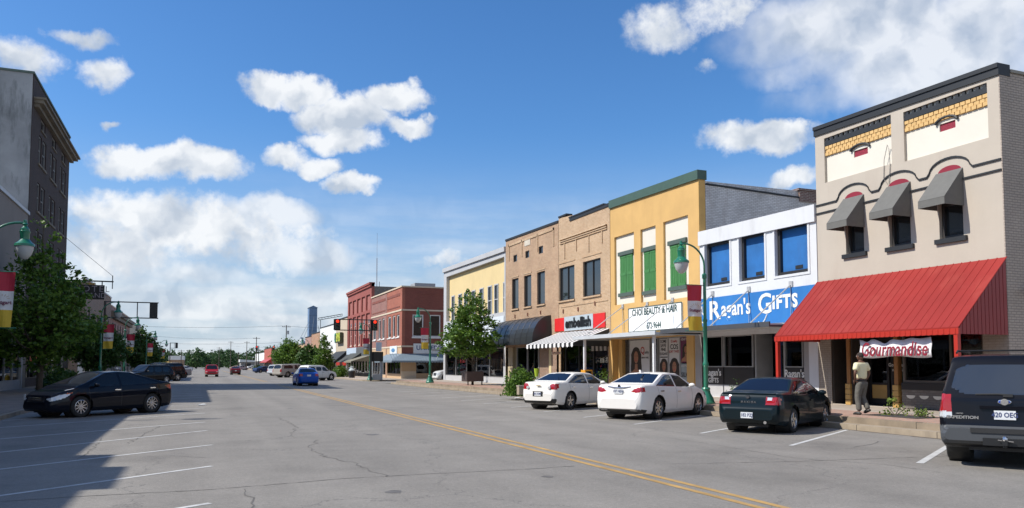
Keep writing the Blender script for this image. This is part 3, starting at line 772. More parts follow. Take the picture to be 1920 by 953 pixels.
# ------------------------------------------------ 2 the white gift shop
WH2 = mat('white_stucco', (.60, .61, .63), .7, .05, 1.0, bump=.2, bscale=12, stain=(1.1, .6, (.44, .44, .44)))
BLUE = mat('blue_sign_paint', (.02, .16, .45), .6, .14, .9, stain=(.8, .3, (.06, .22, .45)))
BLUEP = mat('blue_window_board', (.015, .13, .38), .7, .2, 1.3, stain=(1.2, .4, (.03, .10, .26)))
yL2, yR2 = 30.12, 22.76
b2 = thing('gift_shop_building', 'white stucco gift shop with bright blue boarded windows and blue sign band', 'building', (D, 26.4, ZS))
hh = [RX(1321.5, 457.5, 536, 1368, 447, 531), RX(1385.8, 443, 528, 1433.2, 433, 522.7), RX(1452.5, 426.5, 519.8, 1513.9, 414.8, 511.4)]
zz0 = sum(q[2] for q in hh) / 3; zz1 = sum(q[3] for q in hh) / 3; hh = [(q[0], q[1], zz0, zz1) for q in hh]
t1, t2 = PX(1304, 438.7, D)[1], PX(1528.6, 385, D)[1]; SH2 = 3.02
st2 = (YU(1317), YU(1523), ZS + .02, SH2)
mb = wallgrid(MB(), m0, yL2, yR2, 3.2, t1, t2, hh, .33); wallgrid(mb, m0, yL2, yR2, ZS - .2, 3.2, 3.2, [st2], .33)
obj('wall', mb, WH2, b2)
obj('cornice', MB().prism([(D - .09, yL2, t1 - .62), (D - .003, yL2, t1 - .62), (D - .003, yL2, t1 + .03), (D - .09, yL2, t1 + .03)], (0, yR2 - yL2, t2 - t1)), WH2, b2)
for q in hh:
    w_ = window(b2, m0, q, mat('black_window_surround', (.02, .02, .022), .5), BLUEP, fw=.14, back=.25, fd=.12)
    pl = MB(); mbox(pl, m0, q[0], q[1], q[2], q[2] + .004, 0, .2); s = -1
    obj('slot', mbox(MB(), m0, (q[0] + q[1]) / 2 + .05, (q[0] + q[1]) / 2 - .35, q[2] + .2, q[2] + .34, .235, .25), CHAR, w_)
    mo = MB(); k = .10
    mbox(mo, m0, q[0] + k, q[0] + .003, q[2] - k, q[3] + .003, -.03, .1); mbox(mo, m0, q[1] - .003, q[1] - k, q[2] - k, q[3] + .003, -.03, .1); mbox(mo, m0, q[0] + .003, q[1] - .003, q[2] - k, q[2] - .003, -.03, .1)
    obj('trim', mo, WH2, w_)
zs0, zs1 = 3.42, (PX(1304, 555, D)[1] + PX(1528, 543, D)[1]) / 2
sg = obj('sign_band', mbox(MB(), m0, yL2 - .02, yR2 + .02, zs0, zs1, -.035, -.003), BLUE, b2)
text('lettering', 'R', 1.16, (D - .045, PX(1341, 585, D)[0], 4.14), 'W', WHITE, sg, bold=.022, sx=1.2)
text('lettering', "agan's", .92, (D - .045, PX(1381, 580, D)[0], 4.18), 'W', WHITE, sg, bold=.018, sx=.92)
text('lettering', 'G', 1.16, (D - .045, PX(1436, 580, D)[0], 4.20), 'W', WHITE, sg, bold=.018, sx=1.05)
text('lettering', 'IFTS', .72, (D - .045, PX(1473, 575, D)[0], 4.22), 'W', WHITE, sg, bold=.03, spacing=1.15)
obj('flourish', MB().tube([(D - .05, PX(u, v, D)[0], PX(u, v, D)[1]) for u, v in ((1424, 604), (1430, 608), (1436, 600), (1440, 590))], .025, 5), WHITE, sg)
obj('flourish', MB().tube([(D - .05, PX(u, v, D)[0], PX(u, v, D)[1]) for u, v in ((1318, 575), (1319, 588), (1324, 595), (1320, 606), (1314, 600))], .03, 5), WHITE, sg)
GRT = mat('grey_trim_paint', (.30, .29, .29), .6, .1)
obj('shop_pilaster', mbox(mbox(MB(), m1, YU(1305), YU(1317), ZS - .05, SH2 + .2, -.03, .2), m1, YU(1507) + .03, YU(1517), ZS, SH2, .05, .2), GRT, b2)
obj('end_pilaster', mbox(MB(), m1, YU(1519), yR2 + .01, ZS - .05, SH2 + .2, -.04, .2), WH2, b2)
zk, zg = ZS + .55, ZS + 1.32
ALU = mat('aluminium_frame', (.36, .36, .36), .4, .1, metal=.4)
for (ua, ub) in ((1318, 1354), (1356, 1411), (1470, 1505)):
    a, c = YU(ua), YU(ub)
    window(b2, m1, (a, c, zg, SH2), ALU, SHOPGLASS, fw=.045, back=.08, name='shop_window')
    kp = obj('kick_board', mbox(MB(), m1, a, c, zk, zg - .003, .06, .12), DK, b2)
    if ua != 1356:
        text('lettering', "Ragan's", .42, (D + .05, (a + c) / 2, zg - .25), 'W', WHITE, kp, bold=.006, sx=.92 if ua == 1318 else .88)
        if ua == 1318: text('lettering', "GIFTS", .30, (D + .05, (a + c) / 2, zg - .60), 'W', WHITE, kp, bold=.004)
    obj('bulkhead', mbox(MB(), m1, a, c, ZS - .05, zk - .003, .04, .16), mat('pale_bulkhead', (.45, .45, .46), .7, .1), b2)
# recessed blue door
a, c = YU(1428), YU(1462)
dd = MB(); mbox(dd, m1, a, a - .14, ZS, 2.7, .9, .95); mbox(dd, m1, c + .14, c, ZS, 2.7, .9, .95); mbox(dd, m1, a, c, 2.55, 2.7, .902, .95); mbox(dd, m1, a, c, ZS, ZS + .3, .902, .95)
d2 = obj('door', dd, mat('dark_blue_door', (.01, .03, .10), .5, .1), b2); obj('pane', mbox(MB(), m1, a - .14, c + .14, ZS + .3, 2.55, .92, .93), SHOPGLASS, d2)
obj('notice', mbox(MB(), m1, a - .30, a - .75, ZS + 1.25, ZS + 1.5, .885, .895), WHITE, d2)
obj('recess_wall', mbox(mbox(MB(), m1, YU(1412), YU(1415), ZS, SH2, .1, .95), m1, YU(1466), YU(1470) + .005, ZS, SH2, .1, .95), ALU, b2)
obj('transom', mbox(MB(), m1, a + .3, c - .2, 2.71, SH2, .9, .94), mat('dark_blue_door', (.01, .03, .10), .5), b2)
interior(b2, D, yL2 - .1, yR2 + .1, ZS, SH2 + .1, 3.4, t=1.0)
obj('display_shelf', mbox(mbox(MB(), m1, YU(1318), YU(1411), zg - .1, zg - .02, .2, .95), m1, YU(1470), YU(1505), zg - .1, zg - .02, .2, .95), mat('blue_cloth', (.04, .12, .2), .8), b2)
shell(b2, D, yL2, yR2, (t1 + t2) / 2, 24, GREYSIDE)
# goods in the window
def gift(name, label, u, D_, z, build, cat='ornament'):
    y = PX(u, 700, D_)[0]; o = thing(name, label, cat, (D_, y, z), local=True); build(o); return o
def vase(col, s=1.0, nm='gift'):
    def f(o):
        obj('bowl', MB().lathe((0, 0, 0), [(0, 0), (.12 * s, 0), (.2 * s, .12 * s), (.17 * s, .25 * s), (.08 * s, .3 * s), (.10 * s, .36 * s)], 12), mat('glaze_' + nm, col, .3), o, smooth=True)
        obj('bloom', MB().sphere((0, 0, .46 * s), .15 * s, 10, 6, (1, 1, .8)), mat('bloom_' + nm, tuple(min(1, c * 1.5 + .1) for c in col), .7), o, smooth=True)
    return f
def plate(col, nm):
    def f(o):
        mb = MB()
        mb.v = []; mb.lathe((0, 0, .26), [(.02, .02), (.16, .01), (.26, -.02), (.27, -.04), (.26, -.04), (.02, 0)], 18, ax='x'); obj('dish', mb, mat('glaze_' + nm, col, .25), o, smooth=True)
        obj('stand', MB().box(.0, .12, -.08, .08, 0, .05), CHAR, o)
    return f
gift('ornament', 'yellow flowered vase in the left pane of the blue lettered shop', 1331, 21.95, zg, vase((.5, .35, .06), 1.0, 'y'))
gift('ornament', 'tall pale vase beside the yellow one in the gift shop window', 1345, 22.0, zg, vase((.55, .52, .38), 1.6, 'p'))
gift('ornament', 'orange vase near the middle of the left gift shop window', 1359, 22.1, zg, vase((.5, .12, .04), .9, 'o'))
gift('plate_display', 'white round plate standing in the gift shop window', 1400, 21.9, zg, plate((.7, .72, .7), 'w'))
gift('plate_display', 'dull red round plate standing in the gift shop window', 1383, 21.95, zg, plate((.4, .1, .08), 'r'))
gift('ornament', 'green vase in the right pane of the gift shop', 1489, 21.95, zg, vase((.12, .2, .05), 1.0, 'g'))
gift('ornament', 'tall golden vase in the right pane of the gift shop', 1499, 22.0, zg, vase((.6, .4, .08), 1.5, 'h'))
gift('ornament', 'small blue jar on the blue cloth of the left window', 1338, 21.8, zg, vase((.03, .2, .5), .55, 'b'))

# ------------------------------------------------ 3 the ochre hair salon
OCH = mat('ochre_stucco', (.58, .36, .13), .75, .1, .8, bump=.3, bscale=12, stain=(.9, .5, (.46, .275, .10)))
GSH = mat('green_shutter_paint', (.055, .19, .055), .5, .08, 2)
GDK = mat('grey_green_trim', (.07, .10, .085), .6, .1)
yL3, yR3 = 38.55, 30.16
b3 = thing('salon_building', 'ochre yellow two storey hair salon with green shutters in white panels', 'building', (D, 34.3, ZS))
pn = [RX(1151.8, 444.8, 572.3, 1188.4, 435.6, 568.3), RX(1200.7, 430, 567, 1229, 423.7, 565), RX(1243.5, 416, 560.4, 1289.8, 403.8, 560.4)]
t1, t2 = PX(1143, 391.5, D)[1], PX(1303, 338, D)[1]; SH3 = 3.12
st3 = (YU(1150), YU(1289), ZS + .02, SH3)
mb = wallgrid(MB(), m0, yL3, yR3, 3.3, t1, t2, pn, .33); wallgrid(mb, m0, yL3, yR3, ZS - .2, 3.3, 3.3, [st3], .33); obj('wall', mb, OCH, b3)
obj('coping', MB().prism([(D - .1, yL3, t1 - .02), (D + .42, yL3, t1 - .02), (D + .42, yL3, t1 + .42), (D - .1, yL3, t1 + .42)], (0, yR3 - yL3 - .08, t2 - t1)), mat('green_coping', (.055, .10, .075), .5, .1), b3)
shr = [((1160.6, 1184), (481, 554.7)), ((1205.5, 1229.3), (473, 550)), ((1254.5, 1283), (461, 541))]
for P, (us, vs_) in zip(pn, shr):
    obj('upper_panel', mbox(MB(), m0, P[0] + .0, P[1] - .0, P[2], P[3], .12, .2), CREAMP, b3)
    a, c = YU(us[0], 500), YU(us[1], 500); z1 = PX(us[0], vs_[0], D)[1]; z0 = z1 - 2.05
    c = min(c, a - .9) ; c = max(c, P[1] + .12)
    so_ = MB(); mid = (a + c) / 2
    for (p, q) in ((a, mid + .015), (mid - .015, c)):
        mbox(so_, m0, p, q, z0, z1, .07, .115)
        for (zz_a, zz_b) in ((z0, z0 + .12), ((z0 + z1) / 2 - .08, (z0 + z1) / 2 + .08), (z1 - .12, z1)): mbox(so_, m0, p - .01, q + .01, zz_a, zz_b, .055, .07)
        for k in range(1, 4):
            y = p + (q - p) * k / 4; mbox(so_, m0, y - .03, y + .03, z0 + .13, z1 - .13, .058, .07)
    s_ = obj('shutter', so_, GSH, b3)
    obj('lintel', mbox(MB(), m0, a + .14, c - .12, z1 + .01, z1 + .22, .0, .118), GDK, s_)
    obj('sill', mbox(MB(), m0, a + .14, c - .12, z0 - .2, z0 - .01, .0, .118), GDK, s_)
sa, sb = YU(1180.5, 600), YU(1280.5, 600)
sgn = obj('sign_board', mbox(MB(), m0, sa, sb, PX(1181, 624, D)[1] + .02, PX(1181, 580, D)[1] + .02, -.06, -.004), mat('sign_white', (.82, .83, .83), .5, .03), b3)
ob = MB(); zt_, zb_ = PX(1181, 580, D)[1] + .02, PX(1181, 624, D)[1] + .02
for args in ((sa, sb, zt_ - .03, zt_ + .02), (sa, sb, zb_ - .02, zb_ + .03), (sa + .02, sa - .03, zb_, zt_), (sb + .03, sb - .02, zb_, zt_)): mbox(ob, m0, *args, -.075, -.061)
obj('sign_frame', ob, GDK, sgn)
DGRN = mat('dark_green_letters', (.01, .05, .045), .5)
cy_, zc2 = (sa + sb) / 2, (zt_ + zb_) / 2
text('lettering', 'CHOI BEAUTY & HAIR', .50, (D - .068, cy_, zc2 + .36), 'W', DGRN, sgn, bold=.008, sx=.86)
text('lettering', '672-9644', .46, (D - .068, cy_, zc2 - .38), 'W', DGRN, sgn, bold=.004, sx=.78)
obj('side_return', MB().box(D - .004, D + .36, yR3 - .03, yR3 - .0, ZS, t2 + .1), mat('ochre_shadow_side', (.62, .375, .12), .8, .1), b3)
for a, c in ((YU(1143), YU(1150)), (YU(1289), YU(1303))):
    obj('pier', mbox(MB(), m1, a - .01, c + .01, ZS - .05, SH3 + .15, -.04, .3), OCH, b3)
# storefront
y0 = YU(1160); 
obj('recess_wall', mbox(MB(), m1, YU(1151), YU(1158), ZS, SH3, .3, .5), OCH, b3)
dm = MB(); mbox(dm, m1, YU(1158), YU(1175), ZS, SH3, .95, 1.0); dr = obj('door', dm, mat('brown_door', (.20, .11, .05), .6, .1), b3)
obj('door_panel', mbox(MB(), m1, YU(1161), YU(1172), ZS + .3, 2.35, .93, .945), mat('dark_red_door', (.16, .01, .015), .5), dr)
PWH = mat('poster_white', (.50, .50, .51), .5, .04); SKIN = mat('poster_skin', (.30, .14, .08), .6, .1); HAIR = mat('poster_hair', (.018, .012, .01), .6)
for (ua, ub) in ((1178, 1217), (1219, 1232), (1234, 1251), (1251, 1273), (1273, 1289)):
    window(b3, m1, (YU(ua), YU(ub), ZS + .35, SH3), ALU, SHOPGLASS, fw=.05, back=.12, name='shop_window')
obj('bulkhead', mbox(MB(), m1, YU(1178), YU(1289), ZS - .05, ZS + .345, .08, .2), GRT, b3)
def poster(label, ua, ub, z0, z1, ground, face=None, texts=(), dress=(.05, .03, .03)):
    a, c = YU(ua), YU(ub); x = D + .10
    p = obj('poster', mbox(MB(), m1, a, c, z0, z1, .085, .10), ground, base=(x, (a + c) / 2, z0)); tag(p, label, 'poster', 'posters in the hair salon windows')
    if face:
        fy, fz, s = a + (c - a) * face[0], z0 + (z1 - z0) * face[1], face[2]
        def disc(cy, cz, ry, rz, d, n=18, t0=0, t1=2 * math.pi):
            return [(D + .085 - d, cy + ry * math.cos(t), cz + rz * math.sin(t)) for t in np.linspace(t0, t1, n, endpoint=abs(t1 - t0 - 2 * math.pi) > 1e-3)]
        hp = []
        for t in np.linspace(0, 2 * math.pi, 30, endpoint=False):
            lo_ = math.sin(t); ry = s * (1.2 + .6 * max(0, -lo_)); rz = s * (1.25 if lo_ > 0 else 2.9)
            hp.append((D + .083, fy + ry * math.cos(t) * (1 + .06 * math.sin(7 * t)), max(z0 + .01, fz + rz * lo_)))
        obj('hair', MB().prism(hp, (.001, 0, 0)), HAIR, p)
        zlow = max(z0 + .01, fz - 3.4 * s)
        bd = [(D + .081, fy + s * .3, fz - .9 * s), (D + .081, fy + s * .35, fz - 1.5 * s), (D + .081, fy + s * 1.5, fz - 2.1 * s), (D + .081, fy + s * 1.7, zlow), (D + .081, fy - s * 1.7, zlow), (D + .081, fy - s * 1.5, fz - 2.1 * s), (D + .081, fy - s * .35, fz - 1.5 * s), (D + .081, fy - s * .3, fz - .9 * s)]
        bd = [(q[0], q[1], max(q[2], z0 + .01)) for q in bd]
        obj('shoulders', MB().prism(bd, (.001, 0, 0)), SKIN, p)
        if zlow < fz - 2.7 * s: obj('dress', MB().prism([(D + .0795, fy + s * 1.2, fz - 2.6 * s), (D + .0795, fy + s * 1.6, zlow), (D + .0795, fy - s * 1.6, zlow), (D + .0795, fy - s * 1.2, fz - 2.6 * s)], (.001, 0, 0)), mat('dress_%d' % int(dress[0] * 100), dress, .7), p)
        obj('face', MB().prism(disc(fy, fz - s * .05, s * .52, s * .78, .006), (.001, 0, 0)), SKIN, p)
        for q in (-.25, .25): obj('eye', MB().prism(disc(fy + q * s, fz + .12 * s, s * .10, s * .05, .0075, 10), (.001, 0, 0)), HAIR, p)
        obj('mouth', MB().prism(disc(fy, fz - .42 * s, s * .22, s * .08, .0075, 10), (.001, 0, 0)), mat('poster_lips', (.4, .05, .05), .5), p)
    for (tx, sz, fy_, fz_, mm_) in texts:
        text('lettering', tx, sz, (D + .079, a + (c - a) * fy_, z0 + (z1 - z0) * fz_), 'W', mm_, p, extrude=.001, bold=sz * .02)
    return p
PB = mat('poster_ink', (.03, .03, .035), .6); PR = mat('poster_red', (.35, .03, .03), .6)
poster('large white poster of a woman with long dark hair beside a red Q', 1179, 1216, ZS + .4, SH3 - .08, PWH, (.32, .62, .42), [('Q', .5, .65, .76, PR), ('uality', .2, .85, .72, PB), ('HUMAN HAIR', .13, .74, .60, PB)])
poster('small white poster with four black lines of slogan', 1235, 1250, 2.15, SH3 - .08, PWH, None, [('SOME', .22, .45, .85, PB), ('SAVE', .22, .45, .62, PB), ('FINE', .22, .45, .39, PB), ('ELEGANT', .18, .5, .15, PB)])
poster('small poster of a woman in a magenta blouse below the slogan', 1235, 1250, ZS + .55, 2.10, PWH, (.5, .66, .30), (), (.35, .03, .12))
poster('tall poster headed COS above a woman in blue', 1252, 1272, ZS + .4, SH3 - .06, PWH, (.5, .40, .34), [('Q uality', .17, .5, .93, PR), ('COS', .34, .5, .81, PB), ('SOFT TWIST', .16, .5, .71, PR)], (.03, .05, .3))
poster('purple poster with a face at the salon corner', 1274, 1288, 1.85, SH3 - .06, mat('poster_purple', (.12, .02, .07), .6), (.68, .52, .22), [('I-ENVY', .18, .4, .92, PWH)], (.12, .02, .07))
poster('grey product poster under the purple one', 1274, 1288, ZS + .4, 1.8, mat('poster_grey', (.25, .29, .30), .6), None, [('DERMA', .16, .5, .9, PWH), ('SILK', .3, .5, .5, PB)])
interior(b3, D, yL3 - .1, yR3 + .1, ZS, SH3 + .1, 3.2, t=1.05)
shell(b3, D, yL3, yR3, (t1 + t2) / 2 + .2, 24, mat('whitewashed_side_brick', (.80, .79, .78), .85, .25, .9, kind='brick', col2=(.66, .64, .63), mortar=(.40, .37, .35), bump=.4, bd=.01, stain=(1.8, .55, (.34, .28, .25))))
WSH = MATS['whitewashed_side_brick']
obj('party_wall', MB().prism([(D + .37, yR3 - .045, 6.5), (D + 24, yR3 - .045, 6.5), (D + 24, yR3 - .045, 9.7), (D + 6.1, yR3 - .045, 9.95), (D + .37, yR3 - .045, 10.15)], (0, .05, 0)), WSH, b3)
obj('chimney', MB().box(D + 5.9, D + 7.0, yR3 - .1, yR3 + .5, 9.8, 10.35).box(D + 5.8, D + 7.1, yR3 - .15, yR3 + .55, 10.351, 10.45), mat('old_red_brick', (.2, .10, .08), .85, .3, 3, kind='brick'), b3)
obj('parapet_tile_row', MB().prism([(D + .4, yR3 - .1, 10.16), (D + 5.9, yR3 - .1, 9.965), (D + 5.9, yR3 - .1, 10.03), (D + .4, yR3 - .1, 10.23)], (0, .3, 0)), CHAR, b3)
# flat hung canopy over both shops
CANW = mat('pale_canopy_metal', (.50, .53, .56), .5, .08, 1.0, stain=(1, .3, (.3, .3, .3)))
CAND = mat('dark_canopy_edge', (.06, .065, .075), .5, .1)
def flat_canopy(root, ya, yb, x0, zc, edge, top, n=12):
    o = obj('canopy', MB().box(x0 + .04, D - .01, yb, ya, zc + .01, zc + .06), top, root)
    e = MB(); e.box(x0 - .02, x0 + .04, yb, ya, zc - .06, zc + .13)
    e.box(x0 + .04, D - .05, ya - .05, ya, zc - .06, zc + .009); e.box(x0 + .04, D - .05, yb, yb + .05, zc - .06, zc + .009)
    obj('fascia', e, edge, o); return o
c3 = flat_canopy(b3, yL3 - .02, yR3 + .03, 19.1, 3.16, CANW, CANW)
c2_ = flat_canopy(b2, yL2 + .02, yR2 + .15, 19.35, 3.20, CAND, CANW)
RODM = mat('pale_rod', (.50, .50, .50), .4, metal=.3)
def rod(root, u0, v0, x1, y1, z1, r=.028):
    a, z = PX(u0, v0, D); rm = MB().tube([(D - .02, a, z), (x1, y1, z1)], r, 6); rm.box(D - .06, D, a - .09, a + .09, z - .12, z + .12)
    rm.tube([(D - .05, a, z), (D - .05, a, 3.25)], .012, 5); obj('canopy_rod', rm, RODM, root)
for u, v in ((1168.5, 575), (1214.5, 571), (1262, 563)):
    a = PX(u, v, D)[0]; rod(b3, u, v, 19.15, a + .0, 3.27)
rod(b2, 1337, 551, 19.45, PX(1337, 551, D)[0], 3.3); rod(b2, 1405, 543, 19.45, PX(1405, 543, D)[0], 3.3); rod(b2, 1484, 533, 19.45, PX(1484, 533, D)[0], 3.3)
for u in (1096.5, 1227):
    Yp = {1096.5: 37.9, 1227: 30.9}[u]; x = PY(u, 690, Yp)[0]; obj('canopy_post', MB().box(x - .06, x + .06, Yp - .06, Yp + .06, ZS, 3.10), mat('white_post', (.7, .72, .74), .5), b3)
gr = MB()
for i in range(160):
    y = random.uniform(27.2, 29.9); x = random.uniform(19.5, 20.3); hh_ = random.uniform(.05, .2)
    gr.quad((x, y, 3.26), (x, y + .012, 3.26), (x + random.uniform(-.06, .06), y + random.uniform(-.06, .06), 3.26 + hh_))
tag(obj('dry_grass', gr, mat('dry_grass', (.42, .25, .11), .9, .2)), 'dry brown grass growing along the top of the gift shop canopy', 'grass', kind='stuff')

# ------------------------------------------------ 4 and 5 the two tan brick buildings
BRK = mat('buff_brick', (.52, .345, .20), .85, .14, .8, kind='brick', col2=(.40, .235, .12), mortar=(.56, .45, .33), ms=.014, bump=.5, bd=.012, stain=(1.2, .4, (.42, .27, .17)))
BRK2 = mat('brown_buff_brick', (.45, .285, .165), .85, .18, .8, kind='brick', col2=(.33, .18, .10), mortar=(.50, .39, .29), ms=.014, bump=.5, bd=.012, stain=(1.4, .4, (.37, .23, .15)))
yL4, yR4 = 45.35, 38.6
b4 = thing('boutique_building', 'buff brick boutique with two paired upper windows and a striped awning', 'building', (D, 42, ZS))
w4 = [RX(1048.4, 501.5, 564.5, 1077, 496.7, 560.5), RX(1093, 491.5, 558, 1126, 484.8, 553.3)]
t1, t2 = PX(1033, 417, D)[1], PX(1143, 383, D)[1]
zz0 = (w4[0][2] + w4[1][2]) / 2; zz1 = (w4[0][3] + w4[1][3]) / 2; w4 = [(q[0], q[1], zz0, zz1) for q in w4]
st4 = (yL4 - .2, yR4 + .3, ZS + .02, 3.0)
mb = wallgrid(MB(), m0, yL4, yR4, 3.3, t1 + .05, t2 - .15, w4, .33); wallgrid(mb, m0, yL4, yR4, ZS - .2, 3.3, 3.3, [st4], .33); obj('wall', mb, BRK, b4)
for q in w4: window(b4, m0, q, WIN_D, fw=.07, vs=(.5,), sill=.1, sillcol=BRK, back=.14)
cp = MB(); cp.box(D - .05, D + .4, yR4 + .05, yR4 + 5.1, t2 - .11, t2 + .08); cp.box(D - .08, D + .4, yR4 + .6, yR4 + 5.15, t2 + .081, t2 + .16); cp.box(D - .05, D + .4, yL4 - 1.2, yL4 - .02, t1 + .06, t1 + .16)
obj('coping', cp, CHAR, b4)
pz = (PX(1040, 462, D)[1] + PX(1140, 430, D)[1]) / 2
fr_ = MB()
for k in range(3): fr_.box(D - .06 - .03 * k, D + .02, yR4 + .3, yL4 - .25, pz + .12 * k, pz + .12 * k + .06)
for k in range(4):
    y = yL4 - .9 - k * 1.65; fr_.box(D - .05, D + .01, y - .05, y + .05, pz - 1.0 + (.3 if k % 2 else 0), pz - .01)
fr_.box(D - .03, D + .01, yR4 + .25, yL4 - .3, zz0 - .42, zz0 - .36)
for q in w4: fr_.box(D - .03, D + .01, q[1] - .1, q[0] + .1, q[3] + .25, q[3] + .32)
obj('brick_frieze', fr_, BRK, b4)
obj('anchor_star', MB().box(D - .05, D, YU(1057) - .05, YU(1057) + .05, 5.0, 5.25).box(D - .05, D, YU(1085) - .05, YU(1085) + .05, 5.0, 5.25).box(D - .05, D, YU(1117) - .05, YU(1117) + .05, 5.2, 5.45), mat('rust', (.15, .05, .03), .8), b4)
a, c = YU(1041.5, 620), YU(1136, 620); za_, zb_ = 3.88, 4.72
s4 = obj('sign_board', mbox(MB(), m0, a, c, za_, zb_, -.06, -.004), mat('bright_red_board', (.62, .02, .02), .5, .08), b4)
a2, c2 = YU(1060, 620), YU(1114, 620)
obj('sign_panel', mbox(MB(), m0, a2, c2, za_ - .02, zb_ + .03, -.08, -.061), mat('grey_blue_panel', (.42, .48, .52), .5, .08), s4)
text('lettering', 'embellish', .82, (D - .10, (a2 + c2) / 2, (za_ + zb_) / 2 - .0), 'W', BLACK, s4, extrude=.015, bold=.032, sx=1.08, spacing=1.03)
# striped awning
sl1 = MB(); sl2 = MB(); vl1 = MB(); vl2 = MB(); ya, yb = yL4 - .05, yR4 + .12; n = 23; xf, zf, zt_ = 19.2, 2.98, 3.80
for i in range(n):
    p, q = ya + (yb - ya) * i / n, ya + (yb - ya) * (i + 1) / n; T_ = (sl1, sl2)[i % 2]
    T_.prism([(D - .01, p, zt_), (xf, p, zf), (xf, p, zf - .012), (D - .01, p, zt_ - .012)], (0, q - p, 0))
    V_ = (vl1, vl2)[i % 2]; mid = (p + q) / 2
    V_.prism([(xf, p, zf - .013), (xf, q, zf - .013), (xf, q, zf - .20), (xf, mid, zf - .26), (xf, p, zf - .20)], (.012, 0, 0))
WST = mat('awning_white', (.74, .74, .74), .7, .05); BST = mat('awning_black', (.02, .022, .025), .7, .1)
sa_ = obj('awning', sl1, WST, b4); obj('black_stripe', sl2, BST, sa_); obj('valance', vl1, WST, sa_); obj('black_valance', vl2, BST, sa_)
obj('awning_side', MB().prism([(D - .01, yb, zt_ - .02), (xf, yb, zf - .02), (xf, yb, zf - .2), (D - .01, yb, zf - .2)], (0, .01, 0)), BST, sa_)
hb = MB()
for k in range(4): hb.box(D - .055, D - .005, yR4 + .45 + k * .5, yR4 + .7 + k * .5, 2.55, 3.05)
obj('striped_board', hb, mat('grey_board', (.35, .34, .33), .6), b4)
# boutique front
def front(root, m_, a, c, z0, z1, frame, bulk, bm_, n, door=None, glass=None, back=.12):
    obj('bulkhead', mbox(MB(), m_, a, c, z0 - .05, z0 + bulk - .004, .04, .2), bm_, root)
    for i in range(n):
        p, q = a + (c - a) * i / n, a + (c - a) * (i + 1) / n
        window(root, m_, (p, q, z0 + bulk, z1), frame, glass or SHOPGLASS, fw=.05, back=back, name='shop_window')
def gdoor(root, m_, a, c, z0, z1, frame, back=.5):
    s = 1 if c > a else -1; dd = MB(); k = .11
    mbox(dd, m_, a, a + s * k, z0, z1, back, back + .05); mbox(dd, m_, c - s * k, c, z0, z1, back, back + .05); mbox(dd, m_, a + s * k, c - s * k, z0, z0 + .25, back, back + .05); mbox(dd, m_, a + s * k, c - s * k, z1 - .12, z1, back, back + .05)
    d = obj('door', dd, frame, root); obj('pane', mbox(MB(), m_, a + s * k, c - s * k, z0 + .25, z1 - .12, back + .02, back + .03), SHOPGLASS, d)
    obj('door_handle', mbox(MB(), m_, c - s * .18, c - s * .14, z0 + .9, z0 + 1.25, back - .05, back - .001), CHROME, d); return d
BRICKD = mat('shop_front_brick', (.27, .14, .08), .85, .15, 1.5, kind='brick')
obj('brick_pier', mbox(mbox(MB(), m1, yR4 + .3, yR4 + .02, ZS - .1, 3.0, -.02, .3), m1, YU(1009), YU(1031), ZS - .1, 3.0, .1, .3), BRICKD, b4)
obj('cream_post', mbox(MB(), m1, YU(1031) + .1, YU(1034), ZS, 3.0, -.02, .2), mat('cream_post', (.62, .52, .3), .6), b4)
gdoor(b4, m1, YU(999), YU(1008), ZS, 2.45, ALU, .15)
front(b4, m1, YU(1035), yR4 + .31, ZS, 3.0, BLACK, .4, DK, 4)
front(b4, m1, yL4 - .21, YU(1000), ZS, 3.0, BLACK, .2, DK, 1)
interior(b4, D, yL4 - .1, yR4 + .1, ZS, 3.1, 3.0, t=.6)
orn = MB()
for (u, z) in ((1049, 2.5), (1049, 1.9), (1049, 1.3), (1067, 2.0), (1067, 1.4)): orn.lathe((D + .35, YU(u), z), [(0, -.25), (.1, -.1), (.12, .05), (.03, .25), (0, .27)], 8)
obj('hanging_ornament', orn, mat('smoke_glass', (.09, .09, .09), .3), b4, smooth=True)
shell(b4, D, yL4, yR4, t1, 24, BRK2)
t_ = obj('hanging_sign', MB().box(20.2, 20.22, YU(1025) - .05, YU(1025) + 0, 0, 0) if False else MB().box(20.6, 20.63, 43.2, 44.6, 2.38, 2.55), mat('sign_cream', (.7, .62, .5), .6), base=(20.6, 43.9, 2.38))
tag(t_, 'small cream sign hanging under the striped awning', 'sign'); obj('red_line', MB().box(20.59, 20.599, 43.35, 44.45, 2.45, 2.49).box(20.605, 20.62, 43.4, 43.42, 2.55, 2.9).box(20.605, 20.62, 44.4, 44.42, 2.55, 2.9), PR, t_)

